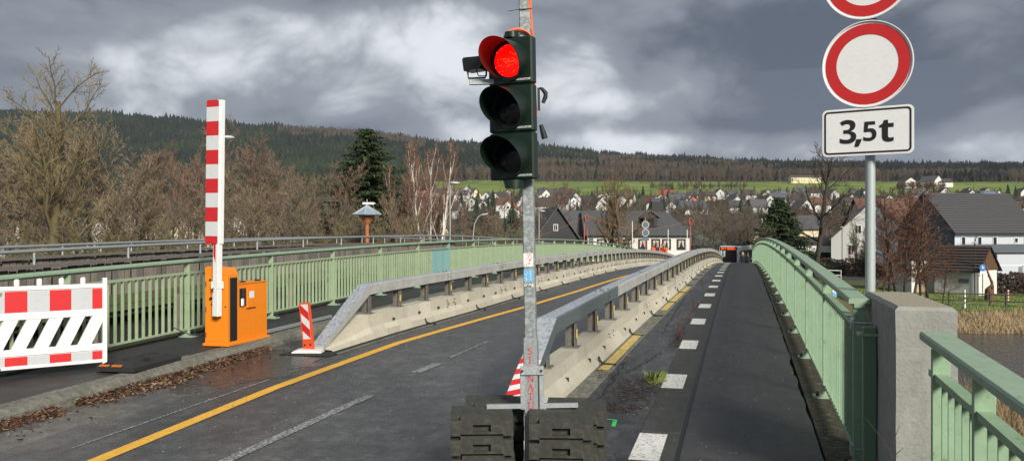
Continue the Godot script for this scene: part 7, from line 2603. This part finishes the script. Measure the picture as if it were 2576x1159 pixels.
func bank_things() -> void:
	# carved sculpture on a stump
	var d := 70.0
	var at := on_ground(2490, d)
	var o := thing("carved_sculpture", "tall twisted wooden sculpture on a round log beside the hedge", "sculpture", at)
	var st := Shape.new()
	st.tube([Vector3(0, -.2, 0), Vector3(0, .35, 0), Vector3(0, .95, 0)], [.38, .37, .33], 14)
	part("log", st, M.carved_wood, o)
	for s in [-1.0, 1.0]:
		var pts := []
		var rd := []
		for i in 14:
			var k := i / 13.0
			pts.append(Vector3(s * (.24 - .1 * k) * cos(k * 4.6 + (0.0 if s > 0 else .4)) + (-.12 * k * k if s > 0 else .0), .9 + k * (2.6 if s > 0 else 1.15), .18 * sin(k * 4.6)))
			rd.append(lerpf(.13, .035, k))
		var sc := Shape.new()
		sc.tube(pts, rd, 8)
		part("carved_strand", sc, M.carved_wood, o)
	# wooden rail fence
	var f := thing("rail_fence", "weathered two rail wooden fence along the meadow path", "fence")
	var prev := []
	var posts := [[2332, 66.5], [2388, 66], [2430, 65.5], [2492, 65], [2532, 64.5], [2580, 64], [2630, 63.5]]
	for q in posts:
		var p := on_ground(q[0], q[1])
		var ps := Shape.new()
		ps.cbox(p + Vector3(0, .5, 0), Vector3(.12, 1.15, .12), .015)
		part("post", ps, M.fence_wood, f)
		if prev:
			for up in [.42, .92]:
				var rl := Shape.new()
				rl.tube([prev[0] + Vector3(0, up, .08), p + Vector3(0, up, .08)], [.05, .05], 6)
				part("rail", rl, M.fence_wood, f)
		prev = [p]
	# round blue path sign
	var bp := on_ground(2473, 74.0)
	var bs := thing("path_sign", "round blue path sign with a white plate beside the hedge", "road sign", bp)
	var pl := Shape.new()
	pl.tube([Vector3.ZERO, Vector3(0, 2.75, 0)], [.035, .035], 8)
	part("pole", pl, M.dark_metal, bs)
	var dc := Shape.new()
	dc.ring(0, .3, .045, 28, Transform3D(Basis(), Vector3(0, 2.5, 0)))
	var disc := part("sign_plate", dc, M.blue_sign, bs)
	var fg := Shape.new()
	fg.box(Vector3(-.05, 2.53, .05), Vector3(.07, .22, .004))
	fg.box(Vector3(.07, 2.47, .05), Vector3(.05, .16, .004))
	fg.tube([Vector3(-.05, 2.68, .045), Vector3(-.05, 2.68, .05)], [.035, .035], 10)
	fg.tube([Vector3(.07, 2.58, .045), Vector3(.07, 2.58, .05)], [.028, .028], 10)
	part("white_figures", fg, M.frame_white, disc).set_meta("kind", "stuff")
	var pt := Shape.new()
	pt.box(Vector3(0, 2.08, .045), Vector3(.5, .2, .012))
	part("sign_plate", pt, M.frame_white, bs)
	var nb := on_ground(2461, 74.5)
	var ns := thing("notice_sign", "small white square notice on a black post before the hedge", "sign", nb)
	var np := Shape.new()
	np.tube([Vector3.ZERO, Vector3(0, 2.1, 0)], [.03, .03], 6)
	part("post", np, M.dark_metal, ns)
	var nn := Shape.new()
	nn.box(Vector3(0, 1.9, .04), Vector3(.34, .34, .012))
	part("sign_plate", nn, M.frame_white, ns)
	# striped and white bollards
	for q in [[2537, 69.0, .95, "red and white ringed post beside the meadow path", true], [2428, 63.5, 1.35, "white depth gauge post on the river bank", false], [2319, 68.0, .62, "white marker post in the meadow by the alders", false], [2208, 84.0, .7, "white marker post at the meadow's corner before the hedge", false]]:
		var p := on_ground(q[0], q[1])
		var b := thing("marker_post", q[3], "post", p)
		var ps := Shape.new()
		ps.tube([Vector3(0, -.1, 0), Vector3(0, q[2], 0)], [.07, .065], 10)
		part("post", ps, M.frame_white, b)
		for k in 3:
			var rg := Shape.new()
			var y: float = q[2] * (.3 + .25 * k)
			rg.tube([Vector3(0, y - .06, 0), Vector3(0, y + .06, 0)], [.073, .073], 10)
			part("band", rg, M.reflective_red if q[4] else (M.dark_metal if k == 1 else M.grey_metal), b)
	# white pipe barrier, bus stop sign, round no-entry board, blue gauge posts
	var wb := on_ground(2098, 100.0)
	var w := thing("pipe_barrier", "white pipe barrier at the street corner before the parked car", "barrier", wb)
	for q in [[Vector3(-1.3, 0, 0), Vector3(-1.3, 1.05, 0)], [Vector3(.85, 0, 0), Vector3(.85, 1.05, 0)], [Vector3(-1.3, 1.05, 0), Vector3(.85, 1.0, 0)], [Vector3(-1.3, .5, 0), Vector3(.85, .45, 0)]]:
		var s := Shape.new()
		s.tube([q[0], q[1]], [.04, .04], 8)
		part("pipe", s, M.frame_white, w)
	var hs := on_ground(2028, 103.0)
	var h := thing("bus_stop_sign", "yellow bus stop sign over a white timetable before the shop", "road sign", hs)
	var hp := Shape.new()
	hp.tube([Vector3(0, 0, 0), Vector3(0, 2.95, 0)], [.035, .035], 8)
	part("pole", hp, M.galvanised, h)
	var hb := Shape.new()
	hb.box(Vector3(0, 2.68, .05), Vector3(.5, .5, .02))
	part("sign_plate", hb, M.yellow_sign, h)
	var hg := Shape.new()
	hg.ring(.13, .18, .066, 24, Transform3D(Basis(), Vector3(0, 2.68, 0)))
	part("green_ring", hg, M.plant_green, h)
	letters("H", .18, M.plant_green, h, Transform3D(Basis(), Vector3(0, 2.68, .068)))
	var ht := Shape.new()
	ht.box(Vector3(0, 1.95, .05), Vector3(.5, .75, .02))
	part("timetable", ht, M.frame_white, h)
	var ns2 := on_ground(2150, 114.0)
	var n2 := thing("round_sign", "round red ringed sign at the white gabled house", "road sign", ns2)
	var n2p := Shape.new()
	n2p.tube([Vector3.ZERO, Vector3(0, 2.9, 0)], [.035, .035], 6)
	part("pole", n2p, M.galvanised, n2)
	var nd := Shape.new()
	nd.ring(0, .32, .045, 24, Transform3D(Basis(), Vector3(0, 2.6, 0)))
	var ndp := part("sign_plate", nd, M.sign_white, n2)
	var nr := Shape.new()
	nr.ring(.22, .315, .05, 24, Transform3D(Basis(), Vector3(0, 2.6, 0)))
	part("red_ring", nr, M.sign_red, ndp)
	for q in [[2097, 738, 61.0], [2102, 746, 60.6]]:
		var p := on_ground(q[0], q[2])
		var b := thing("blue_post", "thin blue and white gauge post on the bank below the handrail", "post", p, Basis.IDENTITY, "blue gauge posts")
		for k in 4:
			var s := Shape.new()
			s.box(Vector3(0, .2 + k * .3, 0), Vector3(.14, .3, .06))
			part("band", s, M.sticker_blue if k % 2 == 0 else M.frame_white, b)
	# meadow path and street
	var pa := Shape.new()
	for i in 30:
		var x0 := 24.0 + i * 1.2
		var x1 := x0 + 1.2
		var f2 := func(x: float, o2: float) -> Vector3:
			var dd := 67.5 + o2 + sin(x * .12) * 1.0
			return stand(x, dd) + Vector3(0, .03, 0)
		pa.quad(f2.call(x0, -.9), f2.call(x1, -.9), f2.call(x1, .9), f2.call(x0, .9))
	setting("meadow_path", pa, M.kerbstone)
	var sp := Shape.new()
	for i in 26:
		var x0 := 18.0 + i * 1.6
		var x1 := x0 + 1.6
		for j in 4:
			var d0 := 99.0 + j * 2.2
			sp.quad(stand(x0, d0) + Vector3(0, .03, 0), stand(x1, d0) + Vector3(0, .03, 0), stand(x1, d0 + 2.2) + Vector3(0, .03, 0), stand(x0, d0 + 2.2) + Vector3(0, .03, 0))
	setting("side_street", sp, M.slab)
func _ready() -> void:
	view_and_light()
	materials()
	terrain()
	road()
	guards()
	railings()
	footbridge()
	weight_sign()
	signal_light()
	gate()
	beacon()
	fence_board()
	loose_things()
	tower_house()
	far_signals()
	lamp(on_ground(553, 61.5), 12.4, 0, "grey street lamp with a domed head beside the raised red and white boom", 0, false, 1.6)
	lamp(on_ground(1132, 75.0), 9.75, 0, "tall grey street lamp with a domed head beside the white birches", 0, false, 1.35)
	lamp(on_ground(1190, 78.0), 7.1, 1, "curved grey street lamp with a slanted head left of the traffic light")
	lamp(on_ground(1356, 88.0), 7.6, 0, "grey street lamp before the black slated gable")
	lamp(on_ground(1940, 104.0), 8.3, 2, "black street lamp between the barn and the dark spruce", 0, true)
	lamp(on_ground(2119, 108.0), 6.0, 2, "black street lamp at the white gabled house's left corner", 0, true)
	lamp(on_ground(2453, 75.0), 4.6, 2, "black street lamp with a white head before the wooden gable", 0, true)
	people()
	bus()
	car()
	forest()
	bare_trees()
	village()
	near_houses()
	bank_things()
